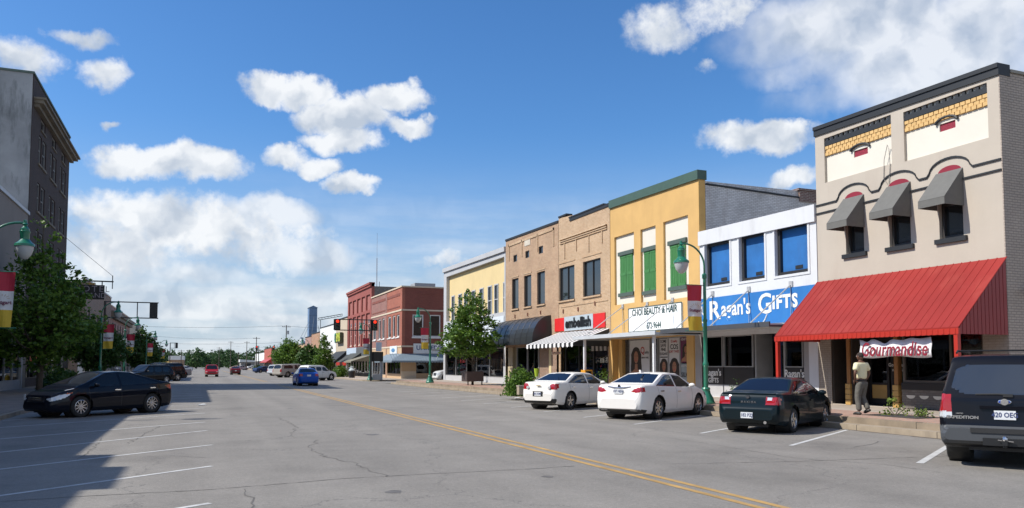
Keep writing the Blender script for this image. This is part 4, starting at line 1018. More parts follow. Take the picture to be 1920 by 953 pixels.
yL5, yR5 = 54.7, 45.4
b5 = thing('brick_store_building', 'brown brick store with three small square windows and a black barrel awning', 'building', (D, 50, ZS))
w5 = [RX(960, 523, 579.6, 972.3, 521, 579), RX(982.6, 517.8, 575.6, 996.2, 515, 575), RX(1007, 511, 571.2, 1021.7, 508.7, 570.5)]
zz0 = sum(q[2] for q in w5) / 3; zz1 = sum(q[3] for q in w5) / 3; w5 = [(q[0], q[1], zz0, zz1) for q in w5]
sq = [RX(962.7, 478, 491.5, 969.5, 477, 491), RX(985, 471, 484, 992.2, 470, 483.5), RX(1010, 463, 476, 1018, 462, 475)]
z6 = sum(q[2] for q in sq) / 3; z7 = sum(q[3] for q in sq) / 3; sq = [(q[0], q[1], z6, z7) for q in sq]
t1, t2 = PX(951, 452, D)[1], PX(1041, 420, D)[1]
mb = wallgrid(MB(), m0, yL5, yR5, 3.3, t1, t2, w5 + sq, .33); wallgrid(mb, m0, yL5, yR5, ZS - .2, 3.3, 3.3, [(yL5 - .3, yR5 + .3, ZS + .02, 3.0)], .33); obj('wall', mb, BRK2, b5)
for q in w5: window(b5, m0, q, WIN_D, fw=.07, sill=.1, sillcol=BRK, back=.14)
for q in sq: window(b5, m0, q, WIN_D, WINE if False else DARKGLASS, fw=.06, back=.1)
obj('coping', MB().prism([(D - .06, yL5, t1), (D + .4, yL5, t1), (D + .4, yL5, t1 + .14), (D - .06, yL5, t1 + .14)], (0, yR5 - yL5, t2 - t1)), CHAR, b5)
pl_ = RX(984, 454, 461, 994.5, 451, 460); obj('name_plaque', mbox(MB(), m0, pl_[0], pl_[1], pl_[2], pl_[3] + .2, -.03, .0), mat('stone_plaque', (.55, .5, .42), .8), b5)
fr_ = MB()
for k, y in enumerate((yL5 - .7, yL5 - 3.2, yL5 - 6.0, yR5 + .7)): fr_.box(D - .05, D + .01, y - .06, y + .06, z7 - .3, t1 - .35)
fr_.box(D - .05, D + .01, yR5 + .64, yL5 - .64, t1 - .5, t1 - .35)
for q in w5: fr_.box(D - .03, D + .01, q[1] - .06, q[0] + .06, q[3] + .1, q[3] + .2)
obj('brick_frieze', fr_, BRK, b5)
obj('anchor_star', MB().box(D - .05, D, YU(966, 590) - .05, YU(966, 590) + .05, 5.15, 5.4).box(D - .05, D, YU(990, 590) - .05, YU(990, 590) + .05, 5.15, 5.4).box(D - .05, D, YU(1014, 588) - .05, YU(1014, 588) + .05, 5.15, 5.4), MATS['rust'], b5)
VINB = mat('black_awning_vinyl', (.03, .033, .038), .3, .1)
aw = MB(); n = 10; ya, yb = yL5 + .0, yR5 + 1.15; zt_, zb_, pr = 5.0, 3.28, 1.35
prof = [(D - .01 - pr * math.sin(t), zb_ + (zt_ - zb_) * math.cos(t)) for t in np.linspace(0, math.pi / 2, n)] + [(D - .01 - pr, zb_ - .18)]
ny = 8
for i in range(ny):
    p, q = ya + (yb - ya) * i / ny, ya + (yb - ya) * (i + 1) / ny
    for (xa, za_), (xb, zb2) in zip(prof, prof[1:]):
        aw.quad((xa, p - .01, za_), (xa, q + .01, za_), (xb, q + .01, zb2), (xb, p - .01, zb2))
ba_ = obj('barrel_awning', aw, VINB, b5, smooth=True, sharp=50)
for y in (ya - .01, yb + .01):
    obj('awning_end', MB().quad(*([(D - .01, y, zb_ - .18)] + [(x, y, z) for x, z in prof])), VINB, ba_)
rb = MB()
for i in range(1, ny): y = ya + (yb - ya) * i / ny; rb.tube([(x - .005, y, z + .005) for x, z in prof], .015, 5)
obj('awning_rib', rb, VINB, ba_)
obj('brick_pier', mbox(mbox(MB(), m1, yL5 - .3, yL5 - .02, ZS - .1, 3.0, .0, .3), m1, yR5 + 1.4, yR5 + .02, ZS - .1, 3.0, .0, .3), BRICKD, b5)
gdoor(b5, m1, YU(960), YU(966), ZS, 2.5, mat('cream_door_frame', (.5, .42, .28), .6), .5)
front(b5, m1, YU(967), yR5 + 1.41, ZS, 3.0, ALU, .5, BRICKD, 3)
obj('cream_jamb', mbox(mbox(MB(), m1, yL5 - .31, YU(960) + .02, ZS, 3.0, .05, .5), m1, YU(966), YU(967), ZS, 3.0, .05, .5), MATS['cream_door_frame'], b5)
interior(b5, D, yL5 - .1, yR5 + .1, ZS, 3.1, 3.0, t=.65)
shell(b5, D, yL5, yR5, t1, 24, BRK2)

# ------------------------------------------------ 6 the cream building with grey border
GBR = mat('grey_stucco_border', (.44, .45, .47), .75, .06, .8, stain=(.8, .3, (.33, .34, .36)))
CRY = mat('pale_yellow_stucco', (.66, .52, .27), .8, .08, .8, stain=(1.0, .4, (.52, .41, .23)))
yL6, yR6 = 70.75, 54.75
b6 = thing('corner_store_building', 'pale yellow corner store framed by a grey stucco border', 'building', (D, 62.7, ZS))
t1, t2 = PX(832, 505, D)[1], PX(948, 463, D)[1]
inn = (PX(837, 560, D)[0], PX(945.5, 560, D)[0], PX(840, 603, D)[1], PX(945, 481.5, D)[1])
ws = []
for x0, x1, yt in ((132,150,356),(172,193,348),(205,227,340),(250,272,330),(296,320,318),(345,370,305),(383,408,293),(436,461,280)):
    ws.append((PX(800 + x0 / 3.175, 560, D)[0], PX(800 + x1 / 3.175, 560, D)[0]))
wz1 = PX(800 + 396 / 3.175, 440 + 293 / 3.175, D)[1]; wz0 = PX(945, 440 + 466 / 3.175, D)[1]
ws = [(a, c, wz0, wz1) for a, c in ws]
mb = wallgrid(MB(), m0, yL6, yR6, 3.3, t1 - .35, t2 - .35, [inn], .4); wallgrid(mb, m0, yL6, yR6, ZS - .2, 3.3, 3.3, [(yL6 - .5, yR6 + .45, ZS + .02, 3.05)], .4); obj('border_wall', mb, GBR, b6)
obj('wall', wallgrid(MB(), mapW(D + .3), inn[0], inn[1], inn[2], inn[3], inn[3], ws, .3), CRY, b6)
obj('cornice', MB().prism([(D - .14, yL6 + .05, t1 - .349), (D + .45, yL6 + .05, t1 - .349), (D + .45, yL6 + .05, t1 + .02), (D - .14, yL6 + .05, t1 + .02)], (0, yR6 - yL6 - .06, t2 - t1)), GBR, b6)
for q in ws: window(b6, mapW(D + .3), q, GBR, SKYGLASS, fw=.10, hs_=(.5,), back=.03, fd=.08)
obj('white_fascia_panel', mbox(MB(), m0, yL6 - .25, yR6 + .25, 3.35, inn[2] - .3, -.05, -.003), mat('pale_blue_white_panel', (.62, .67, .72), .6, .06, 1), b6)
flat_canopy(b6, yL6 - .5, yR6 + .3, 20.2, 3.08, CAND, CAND)
for y in (yL6 - 2, yR6 + 1.0, 62):
    obj('canopy_rod', MB().tube([(D - .02, y, 5.2), (20.3, y + .4, 3.2)], .03, 6), RODM, b6)
front(b6, m1, yL6 - .5, yR6 + 9.4, ZS, 3.05, ALU, .45, mat('pale_bulkhead', (.45, .45, .46)), 2)
front(b6, m1, yR6 + 6.9, yR6 + .45, ZS, 3.05, ALU, .45, mat('pale_bulkhead', (.45, .45, .46)), 2)
gdoor(b6, m1, yR6 + 9.3, yR6 + 8.2, ZS, 2.6, ALU, .7); gdoor(b6, m1, yR6 + 8.15, yR6 + 7.05, ZS, 2.6, ALU, .7)
interior(b6, D, yL6 - .1, yR6 + .1, ZS, 3.15, 3.6, t=.8)
obj('window_notice', mbox(MB(), m1, yR6 + 5.6, yR6 + 1.6, 2.2, 2.75, .2, .22), mat('amber_notice', (.45, .32, .07), .6, .6, 4), b6)
shell(b6, D, yL6, yR6, t1 - .2, 24, BRK2, t=.62)

# ------------------------------------------------ 7 the red brick medical supply corner
RB = mat('dark_red_brick', (.27, .07, .05), .85, .12, .8, kind='brick', col2=(.21, .055, .04), mortar=(.22, .11, .08), bd=.012)
RB2 = mat('washed_red_brick', (.30, .125, .10), .85, .15, .6, kind='brick', col2=(.24, .09, .075), mortar=(.34, .25, .22), bd=.012, stain=(.6, .5, (.42, .26, .22)))
CRM = mat('cream_trim', (.60, .50, .38), .7, .06)
TANW = mat('tan_stucco_base', (.52, .36, .22), .75, .08, 1)
yL7, yR7, XE = 103.9, 87.0, 31.0
zt = 10.6; zc1 = PY(830, 579.5 + (830 - 753) * .047, 87)[1]; zc1 = 7.9; zc2_ = 3.75
b7 = thing('medical_supply_building', 'red brick corner building of the medical supply shop with cream bands', 'building', (D + 3, 92, .14))
fw_ = []
for x0, x1 in ((246, 270), (288, 307), (317, 336), (362, 386), (397, 418), (428, 451)): fw_.append((PX(640 + x0 / 4.145, 600, D)[0], PX(640 + x1 / 4.145, 600, D)[0], 4.95, 7.55))
split = PX(725, 600, D)[0]
sf = (split - .1, yR7 + .5, .2, 2.75)
obj('wall', wallgrid(MB(), m0, yR7, split, zc2_, zt, zt, [q for q in fw_ if q[0] < split], .35), RB2 if False else mat('red_brick_front', (.42, .12, .07), .85, .12, .8, kind='brick', col2=(.34, .09, .055), mortar=(.3, .18, .14), bd=.012), b7)
obj('washed_wall', wallgrid(MB(), m0, split, yL7, zc2_, zt - .1, zt - .1, [q for q in fw_ if q[0] > split], .35), RB2, b7)
obj('base_wall', wallgrid(MB(), m0, yR7, yL7, -.05, zc2_, zc2_, [(yR7 + .6, split - .4, .7, 2.6), (split + .4, yL7 - .5, .5, 2.6)], .35), TANW, b7)
for q in fw_: window(b7, m0, q, WHITE, SKYGLASS, fw=.14, sill=.12, sillcol=WHITE, back=.15)
sw2 = []
for u0, u1 in ((773.5, 794), (806, 826)): sw2.append((PY(u0, 600, 87)[0], PY(u1, 600, 87)[0], 4.95, 7.5))
m7 = mapS(yR7)
obj('south_wall', wallgrid(MB(), m7, D + .352, XE, zc2_, zt, zt, sw2, .35), RB, b7)
obj('base_wall', wallgrid(MB(), m7, D + .352, XE, -.05, zc2_, zc2_, [(D + 1.7, XE - .4, .75, 2.7)], .35), TANW, b7)
obj('corner_brick', MB().box(D - .02, D + 1.3, yR7 - .02, yR7 - .003, 2.85, zc2_), RB, b7)
for q in sw2: window(b7, m7, q, WHITE, DARKGLASS, fw=.12, sill=.18, sillcol=WHITE, back=.12)
bd = MB()
for z in (zc1, zc2_ + .0): bd.box(D - .06, D - .002, yR7 - .06, yL7, z, z + .18); bd.box(D - .06, XE, yR7 - .06, yR7 - .002, z, z + .18)
bd.box(D - .1, D + .4, yR7 - .1, yL7, zt + .002, zt + .16); bd.box(D + .402, XE, yR7 - .1, yR7 + .4, zt + .002, zt + .16)
obj('cream_band', bd, CRM, b7)
pm = MB()
for a, c in ((yR7 + 1, split - .5), (split + .8, yL7 - .6)): 
    pm.box(D - .04, D - .001, a, c, zt - .9, zt - .6); pm.box(D - .04, D - .001, a, c, zc1 + .5, zc1 + .62)
pm.box(D + 1.6, XE - .2, yR7 - .04, yR7 - .001, zt - .75, zt - .6)
obj('corbel_panel', pm, RB, b7)
pm = MB().box(D - .03, D + .03, split - .18, split + .18, 0, zt - .1); obj('pilaster', pm, RB2, b7)
# blue grey scalloped awning round the corner
AWB = mat('blue_grey_awning', (.17, .22, .26), .6, .1, 1.0)
aw = MB(); z1, z2, pr = 3.0, 2.2, 1.5
aw.prism([(D - .01, split - .2, z1), (D - pr, split - .2, z2), (D - pr, split - .2, z2 - .02), (D - .01, split - .2, z1 - .02)], (0, yR7 - split + .2, 0))
aw.prism([(D - .01, yR7 - .01, z1), (XE, yR7 - .01, z1), (XE, yR7 - .01, z1 - .02), (D - .01, yR7 - .01, z1 - .02)], (0, 0, 0)) if False else None
aw.quad((D - .01, yR7 - .01, z1), (XE, yR7 - .01, z1), (XE, yR7 - pr, z2), (D - pr, yR7 - pr, z2)); aw.quad((D - .01, yR7, z1), (D - pr, yR7 - pr, z2), (D - pr, yR7, z2))
va = MB(); k = 34
for i in range(k):
    x0, x1 = D - pr + (XE - D + pr) * i / k, D - pr + (XE - D + pr) * (i + 1) / k
    va.prism([(x0, yR7 - pr, z2), (x1, yR7 - pr, z2), (x1, yR7 - pr, z2 - .14), ((x0 + x1) / 2, yR7 - pr, z2 - .24), (x0, yR7 - pr, z2 - .14)], (0, .012, 0))
    for q in range(1): aw.prism([(x0 + .1, yR7 - .02, z1 + .004), (x0 + .16, yR7 - .02, z1 + .004), (x0 + .16, yR7 - .02, z1 + .02), (x0 + .1, yR7 - .02, z1 + .02)], (0, -pr + .02, z2 - z1))
for i in range(20):
    y0_, y1_ = yR7 - pr + (split - yR7 + pr - .2) * i / 20, yR7 - pr + (split - yR7 + pr - .2) * (i + 1) / 20
    va.prism([(D - pr, y0_, z2), (D - pr, y1_, z2), (D - pr, y1_, z2 - .14), (D - pr, (y0_ + y1_) / 2, z2 - .24), (D - pr, y0_, z2 - .14)], (.012, 0, 0))
a7 = obj('awning', aw, AWB, b7); obj('valance', va, AWB, a7)
sg7 = obj('sign_board', MB().box(PY(775, 655, 87)[0], XE, yR7 - .12, yR7 - .003, PY(775, 664, 87)[1] + .05, PY(775, 646, 87)[1] + .1), mat('pale_sign_board', (.66, .68, .68), .5, .05), b7)
NAVY = mat('navy_letters', (.012, .035, .16), .5)
xs0 = PY(775, 655, 87)[0]
text('lettering', 'UNITED', .72, (xs0 + 1.6, yR7 - .13, 3.66), 'S', NAVY, sg7, bold=.012)
text('lettering', 'MEDICAL', .72, (xs0 + 6.2, yR7 - .13, 3.66), 'S', NAVY, sg7, bold=.012)
obj('sign_emblem', MB().sphere((xs0 + 3.55, yR7 - .14, 3.65), .3, 10, 6, (1.3, .1, .8)).tube([(xs0 + 2.9, yR7 - .16, 3.85), (xs0 + 3.7, yR7 - .16, 4.05), (xs0 + 4.5, yR7 - .16, 3.9)], .04, 5), NAVY, sg7)
wp = obj('wall_sign', MB().box(D - .08, D - .01, YU(745, 650) if False else PX(745, 660, D)[0], PX(732, 660, D)[0], 2.98 + .05, 3.95), mat('white_blue_sign', (.7, .74, .78), .5), b7)
obj('sign_emblem', MB().sphere((D - .1, (PX(745, 660, D)[0] + PX(732, 660, D)[0]) / 2, 3.45), .3, 10, 6, (.1, 3.0, .8)), mat('teal_mark', (.1, .25, .45), .5), wp)
front(b7, m7, D + 1.7, XE - .4, .3, 2.7, BLACK, .45, TANW, 5)
front(b7, m0, split - .4, yR7 + .6, .2, 2.6, BLACK, .5, TANW, 4); front(b7, m0, yL7 - .5, split + .4, .15, 2.6, ALU, .35, TANW, 5)
interior(b7, D, yL7, yR7, .2, 2.85, 8.5, t=.6)
obj('corner_base', MB().box(D - .06, D + 1.69, yR7 - .06, yR7 - .004, -.05, 1.0), CRM, b7)
shell(b7, D, yL7, yR7 + .4, zt - .2, 10, RB); obj('roof_unit', MB().box(D + 2, D + 4.5, 89, 91, zt - .5, zt + .75), GREYMET, b7)
for y in (88.2, 86.0): pass
for x in (D + 6.0, D + 8.2): obj('canopy_rod', MB().tube([(x, yR7 - .02, 5.6), (x - 2.4, yR7 - pr, 2.35)], .04, 5), RODM, b7)

# ------------------------------------------------ 8 tall red building with arched windows
R8 = mat('painted_red_brick', (.28, .075, .06), .8, .1, .8, stain=(.6, .3, (.42, .16, .13)))
R8D = mat('deep_red_panel', (.22, .04, .035), .8, .1)
yL8, yR8 = 121.8, 104.0; zt = 12.75
b8 = thing('arcaded_building', 'tall red painted building with inset panels above narrow arched windows', 'building', (D, 113, .15))
nb_ = 5; s = (yL8 - yR8 - 1.2) / nb_; hl = []; up = []
for i in range(nb_):
    a = yR8 + .6 + s * i + .4; up.append((a, a + s - .8, 9.2, 11.3)); hl.append((a, a + s - .8, 4.3, 8.8))
obj('wall', wallgrid(MB(), m0, yR8, yL8, 3.3, zt, zt, up + hl, .4), R8, b8)
pm = MB()
ah = []
for q in hl: c = (q[0] + q[1]) / 2; ah.append((c - .55, c + .55, 4.6, 7.5))
obj('inset_panel', wallgrid(MB(), mapW(D + .18), yR8 + .3, yL8 - .3, 4.0, 11.5, 11.5, ah, .2), mat('inset_red', (.33, .12, .10), .8, .12), b8)
for q in ah:
    w_ = window(b8, mapW(D + .18), q, mat('pale_pink_frame', (.5, .38, .34), .7), SKYGLASS, fw=.16, back=.08, hs_=(.5,), sill=.15, sillcol=CRM)
    c = (q[0] + q[1]) / 2; am = MB()
    am.prism([(D + .17, c + .55 * math.cos(t), q[3] + .5 * math.sin(t)) for t in np.linspace(0, math.pi, 9)], (.008, 0, 0)); obj('window_arch', am, DARKGLASS, w_)
obj('cornice', MB().box(D - .18, D + .4, yR8, yL8, zt - .5, zt - .2).box(D - .3, D + .45, yR8, yL8, zt - .199, zt + .08), R8, b8)
obj('grey_fascia', MB().box(D - .12, D - .003, yR8, yL8 - 8, 2.9, 4.25), mat('dark_grey_fascia', (.10, .105, .11), .7), b8)
obj('blue_fascia', MB().box(D - .12, D - .003, yL8 - 7.9, yL8, 2.9, 4.25), mat('pale_blue_fascia', (.45, .53, .62), .7), b8)
aw = MB()
def slope_awn(ya, yb, zt_, zf, pr, M1, root, red=None):
    mb = MB(); mb.quad((D - .01, ya, zt_), (D - .01, yb, zt_), (D - pr, yb, zf), (D - pr, ya, zf))
    for q in (ya, yb): mb.quad((D - .01, q, zt_), (D - pr, q, zf), (D - .01, q, zf))
    mb.quad((D - pr, ya, zf), (D - pr, yb, zf), (D - pr, yb, zf - .18), (D - pr, ya, zf - .18))
    o = obj('awning', mb, M1, root)
    if red: obj('awning_edge', MB().box(D - pr - .04, D - pr - .02, min(ya, yb), max(ya, yb), zf - .45, zf), red, o)
    return o
slope_awn(110, 118.3, 3.5, 2.1, 2.2, mat('dark_shingle', (.06, .065, .06), .85, .2), b8, MATS['red_paint'])
slope_awn(104.2, 109.5, 3.0, 2.2, 2.6, mat('olive_awning', (.2, .19, .14), .8), b8)
slope_awn(118.6, 121.7, 3.4, 1.9, 1.6, BST, b8)
obj('canopy_post', MB().box(D - 2.2, D - 2.08, 110.1, 110.22, .1, 2.1).box(D - 2.2, D - 2.08, 117.9, 118.0, .1, 2.1), WHITE, b8)
front(b8, m0, yR8 + .3, yL8 - .3, .2, 2.8, WHITE, .4, DK, 8)
obj('base_wall', wallgrid(MB(), m0, yR8, yL8, -.05, 3.3, 3.3, [(yR8 + .29, yL8 - .29, .16, 2.82)], .35), mat('base_grey', (.2, .2, .2), .8), b8)
shell(b8, D, yL8, yR8, zt - .1, 24, mat('tarred_brick', (.12, .10, .09), .9, .2, kind='brick'))
obj('roof_mast', MB().tube([(24.5, 113, 10), (24.5, 113, 13.9)], .04, 5), BLACK, b8)

# ------------------------------------------------ farther shops of the row
def simple_shop(name, label, ya, yb, ztop, col, awn=None, base=None, zb=3.2, ups=(), step=0, trim=None, side=None, face=1, Dx=21.5, sign=None):
    m_ = mapW(Dx) if face == 1 else mapE(Dx)
    b = thing(name, label, 'building', (Dx, (ya + yb) / 2, .15))
    a, c = min(ya, yb), max(ya, yb)
    obj('wall', wallgrid(MB(), m_, a, c, zb, ztop, ztop, ups, .3), col, b)
    obj('base_wall', wallgrid(MB(), m_, a, c, -.05, zb - .003, zb - .003, [(a + .4, c - .4, .16, zb - .5)], .3), base or col, b)
    n = max(2, int((c - a) / 2.3)); front(b, m_, c - .4, a + .4, .2, zb - .5, ALU, .4, base or DK, n)
    for q in ups: window(b, m_, q, WIN_D, SKYGLASS, fw=.1, back=.1)
    s_ = 1 if face == 1 else -1
    obj('coping', mbox(MB(), m_, a - .0, c + .0, ztop + .002, ztop + .16, -.08, .4), trim or CHAR, b)
    shell(b, Dx, c, a, ztop, 18, side or BRK2, face=face)
    interior(b, Dx, c, a, .2, zb - .3, 3.0, face=face)
    if awn:
        mb = MB(); pr, z1, z2 = awn[1], awn[2], awn[3]; xx = Dx - s_ * pr
        mb.quad((Dx - s_ * .01, a + .2, z1), (Dx - s_ * .01, c - .2, z1), (xx, c - .2, z2), (xx, a + .2, z2)); mb.quad((xx, a + .2, z2), (xx, c - .2, z2), (xx, c - .2, z2 - .22), (xx, a + .2, z2 - .22))
        for q in (a + .2, c - .2): mb.quad((Dx - s_ * .01, q, z1), (xx, q, z2), (xx, q, z2 - .22), (Dx - s_ * .01, q, z2 - .22))
        obj('awning', mb, awn[0], b)
    return b
BEI = mat('beige_stucco', (.50, .42, .31), .8, .08, .6); WST2 = mat('white_shop_stucco', (.66, .67, .66), .8, .08, .6)
ORB = mat('orange_brick', (.47, .22, .10), .85, .15, 1, kind='brick')
PKB = mat('pinkish_brick', (.40, .19, .15), .85, .15, 1, kind='brick')
b9 = simple_shop('shop_building', 'beige shop with green and yellow letter sign and a black sloping awning', 122.0, 132.5, 9.1, BEI, (BST, 2.0, 3.9, 2.2), zb=3.4)
lg = obj('letter_sign', MB().box(D - .55, D - .1, 125.2, 130.5, 5.3, 6.9).box(D - .1, D - .002, 127, 128, 5.8, 6.2), mat('sign_backing', (.05, .06, .03), .6), b9)
text('lettering', 'BMB', 1.9, (D - .58, 127.2, 6.1), 'W', mat('yellow_green', (.55, .6, .05), .5), lg, bold=.05)
text('lettering', 'C', 1.9, (D - .58, 130.2, 6.1), 'W', mat('green_letter', (.02, .3, .15), .5), lg, bold=.05)
simple_shop('shop_building', 'white stucco shop with a cream sloping awning behind the pointed tree', 132.6, 151, 8.6, WST2, (mat('cream_awning', (.6, .55, .46), .7), 2.0, 3.9, 2.2), zb=3.4)
simple_shop('shop_building', 'orange brick shop behind the street tree of the next block', 151.1, 163, 7.9, ORB, (mat('cream_awning', (.6, .55, .46)), 2.2, 3.4, 2.4), zb=3.2)
simple_shop('shop_building', 'narrow pinkish brick shop beyond the orange one', 163.1, 173, 7.5, PKB, (mat('grey_canopy', (.35, .35, .35), .6), 2.2, 2.9, 2.7), zb=3.0, ups=((166, 170, 4.6, 6.2),))
simple_shop('shop_building', 'low buff shop with flat roof past the big street tree', 173.1, 200, 6.2, mat('buff_stucco', (.45, .30, .17), .8), (mat('grey_canopy', (.35, .35, .35)), 2.0, 2.9, 2.7), zb=3.0)
simple_shop('shop_building', 'low brown brick shop before the far crossing', 200.2, 225, 5.6, BRK2, None, zb=2.8)
simple_shop('corner_shop', 'small white columned shop with yellow end wall at the far crossing', 284, 330, 6.0, WST2, None, zb=3.6)
simple_shop('corner_shop', 'small red and brown brick shop at the far crossing', 256, 283.8, 7.0, mat('far_red_brick', (.38, .10, .07), .85), (MATS['red_paint'], 1.5, 3.6, 2.6), zb=3.4)
# ================================================================= buildings on the left
DL = -11.0
mE = mapE(DL)
def YL_(u, v=700): return PX(u, v, DL)[0]
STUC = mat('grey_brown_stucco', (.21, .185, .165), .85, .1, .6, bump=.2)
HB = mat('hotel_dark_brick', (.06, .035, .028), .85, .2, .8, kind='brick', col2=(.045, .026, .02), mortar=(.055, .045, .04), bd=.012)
HCON = mat('weathered_concrete', (.30, .31, .32), .9, .35, .35, stain=(.9, .95, (.07, .08, .08)), bump=.3)
STONE = mat('cornice_stone', (.17, .145, .11), .8, .2, 1)
lp = thing('row_building', 'low dark stuccoed row building whose parapet shades the parking stalls', 'building', (DL, 13, ZL))
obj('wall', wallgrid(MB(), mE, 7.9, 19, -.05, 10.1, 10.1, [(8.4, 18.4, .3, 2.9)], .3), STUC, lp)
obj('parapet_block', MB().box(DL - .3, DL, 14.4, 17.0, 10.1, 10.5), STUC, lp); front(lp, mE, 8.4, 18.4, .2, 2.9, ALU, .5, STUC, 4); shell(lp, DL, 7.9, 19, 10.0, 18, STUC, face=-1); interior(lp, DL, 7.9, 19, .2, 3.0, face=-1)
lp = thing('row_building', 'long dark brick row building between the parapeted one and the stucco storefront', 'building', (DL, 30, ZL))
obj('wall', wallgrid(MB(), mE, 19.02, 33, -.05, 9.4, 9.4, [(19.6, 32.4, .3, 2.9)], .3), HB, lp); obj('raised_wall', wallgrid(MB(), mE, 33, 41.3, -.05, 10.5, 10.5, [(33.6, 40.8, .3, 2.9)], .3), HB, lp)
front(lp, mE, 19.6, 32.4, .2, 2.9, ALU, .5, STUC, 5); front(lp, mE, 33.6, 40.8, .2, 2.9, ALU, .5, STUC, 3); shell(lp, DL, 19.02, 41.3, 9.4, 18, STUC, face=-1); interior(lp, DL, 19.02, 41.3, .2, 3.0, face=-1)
ls = thing('storefront_building', 'brown grey stucco storefront with a pale sloping-looking coping beside the hotel', 'building', (DL, 51, ZL))
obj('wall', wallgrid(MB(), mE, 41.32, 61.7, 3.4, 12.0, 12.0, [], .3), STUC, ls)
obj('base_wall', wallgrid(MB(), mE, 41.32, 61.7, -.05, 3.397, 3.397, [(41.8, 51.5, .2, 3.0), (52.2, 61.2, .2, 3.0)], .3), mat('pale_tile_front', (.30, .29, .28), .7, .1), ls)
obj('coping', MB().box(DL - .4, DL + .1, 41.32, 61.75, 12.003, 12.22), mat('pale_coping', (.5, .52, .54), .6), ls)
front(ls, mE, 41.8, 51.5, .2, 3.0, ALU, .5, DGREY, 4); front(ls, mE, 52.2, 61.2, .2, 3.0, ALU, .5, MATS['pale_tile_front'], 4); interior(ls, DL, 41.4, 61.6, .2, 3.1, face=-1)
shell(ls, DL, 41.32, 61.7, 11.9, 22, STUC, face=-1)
# the hotel
HY0, HY1, HZ = 61.8, 78.6, 21.9
ht = thing('hotel_building', 'tall dark brick five storey hotel with stone cornice and weathered grey side wall', 'building', (DL, 70, ZL))
cols = [(PX(a, 320, DL)[0], PX(b, 320, DL)[0]) for a, b in ((71, 76.5), (78.5, 85.5), (93.5, 98.5), (99.5, 105.5), (112.8, 116.8), (118.3, 123.5))]
zA1, zA0 = PX(73.5, 252.6, DL)[1], PX(73.5, 308, DL)[1]; zB1, zB0 = PX(70, 341, DL)[1], PX(70, 396, DL)[1]; dz = zA1 - zB1
smalls = [(PX(a, 235, DL)[0], PX(b, 235, DL)[0]) for a, b in ((77, 85.7), (98.8, 106.4), (117.5, 124.3))]
zs1, zs0 = PX(77, 221, DL)[1], PX(77, 244, DL)[1]
hw_ = []
for (a, b) in cols:
    for k in range(4): hw_.append((a, b, zA0 - dz * k, zA1 - dz * k))
hs2 = [(a, b, zs0, zs1) for a, b in smalls]
HWF = mat('grey_hotel_sash', (.22, .22, .22), .6)
hw_ = [q for q in hw_ if q[2] > 4]
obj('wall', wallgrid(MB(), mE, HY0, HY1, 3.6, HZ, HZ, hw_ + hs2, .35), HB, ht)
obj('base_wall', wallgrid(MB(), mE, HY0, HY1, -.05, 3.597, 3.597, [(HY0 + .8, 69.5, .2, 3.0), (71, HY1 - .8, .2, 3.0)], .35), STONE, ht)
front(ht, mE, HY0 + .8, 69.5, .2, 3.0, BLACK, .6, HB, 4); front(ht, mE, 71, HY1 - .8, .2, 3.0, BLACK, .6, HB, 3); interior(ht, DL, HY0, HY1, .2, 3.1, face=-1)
for q in hw_: window(ht, mE, q, HWF, SKYGLASS, fw=.10, hs_=(.5,), sill=.15, sillcol=STONE, back=.14)
for q in hs2: window(ht, mE, q, HWF, SKYGLASS, fw=.10, sill=.1, sillcol=STONE, back=.14)
cz = PX(66, 192, DL)[1]
obj('cornice', MB().box(DL + .003, DL + .3, HY0 + .5, HY1 + .3, cz - .4, cz - .15).box(DL + .003, DL + .6, HY0 + .4, HY1 + .6, cz - .149, cz + .1).box(DL + .003, DL + .75, HY0 + .3, HY1 + .9, cz + .101, cz + .25), STONE, ht)
obj('side_wall', MB().box(DL - 26, DL - .04, HY0 - .03, HY0 - .004, -.1, HZ + .05).box(DL - 26, DL - .36, HY0 + .0, HY0 + .3, -.1, HZ + .05).box(DL - 26, DL - .36, HY1 - .3, HY1 - .02, -.1, HZ), HCON, ht)
obj('parapet_cap', MB().box(DL - 26, DL + .06, HY0 - .1, HY0 + .35, HZ + .053, HZ + .2).box(DL - .4, DL + .06, HY0 + .36, HY1, HZ + .053, HZ + .2), mat('green_grey_cap', (.09, .13, .11), .7), ht)
obj('roof', MB().box(DL - 26, DL - .36, HY0 + .3, HY1 - .3, HZ - 1.0, HZ - .8).box(DL - 26.2, DL - 26.0, HY0, HY1, 0, HZ), ROOFM, ht)
hs_o = thing('hotel_sign', 'black neon hotel sign board projecting over the sidewalk behind the tree', 'sign', (DL, 78, 8.2))
x0, x1 = PY(134, 545, 77.9)[0], PY(196, 545, 77.9)[0]; z1_, z0_ = PY(160, 534, 77.9)[1], PY(160, 561, 77.9)[1]
obj('board', MB().box(x0, x1, 77.8, 78.0, z0_, z1_).box(x0, x0 + .8, 77.79, 77.81, z0_ - .6, z0_), mat('sign_black', (.02, .018, .016), .5), hs_o)
obj('hanger', MB().tube([(DL - .0, 77.9, z1_ + .35), (PY(213, 531, 77.9)[0], 77.9, z1_ + .35)], .06, 6).tube([(x1 - .2, 77.9, z1_), (x1 - .2, 77.9, z1_ + .35)], .05, 5).tube([(x0 + .6, 77.9, z1_), (x0 + .6, 77.9, z1_ + .35)], .05, 5).tube([(PY(211, 531, 77.9)[0], 77.9, z1_ - .3), (PY(211, 531, 77.9)[0], 77.9, z1_ + .9)], .04, 5)
    .tube([(PY(211, 531, 77.9)[0], 77.9, z1_ + .85), (DL - .1, 77.9, z1_ + 4.2)], .02, 4), BLACK, hs_o)
NEON = mat('dull_tube_letters', (.35, .30, .33), .6)
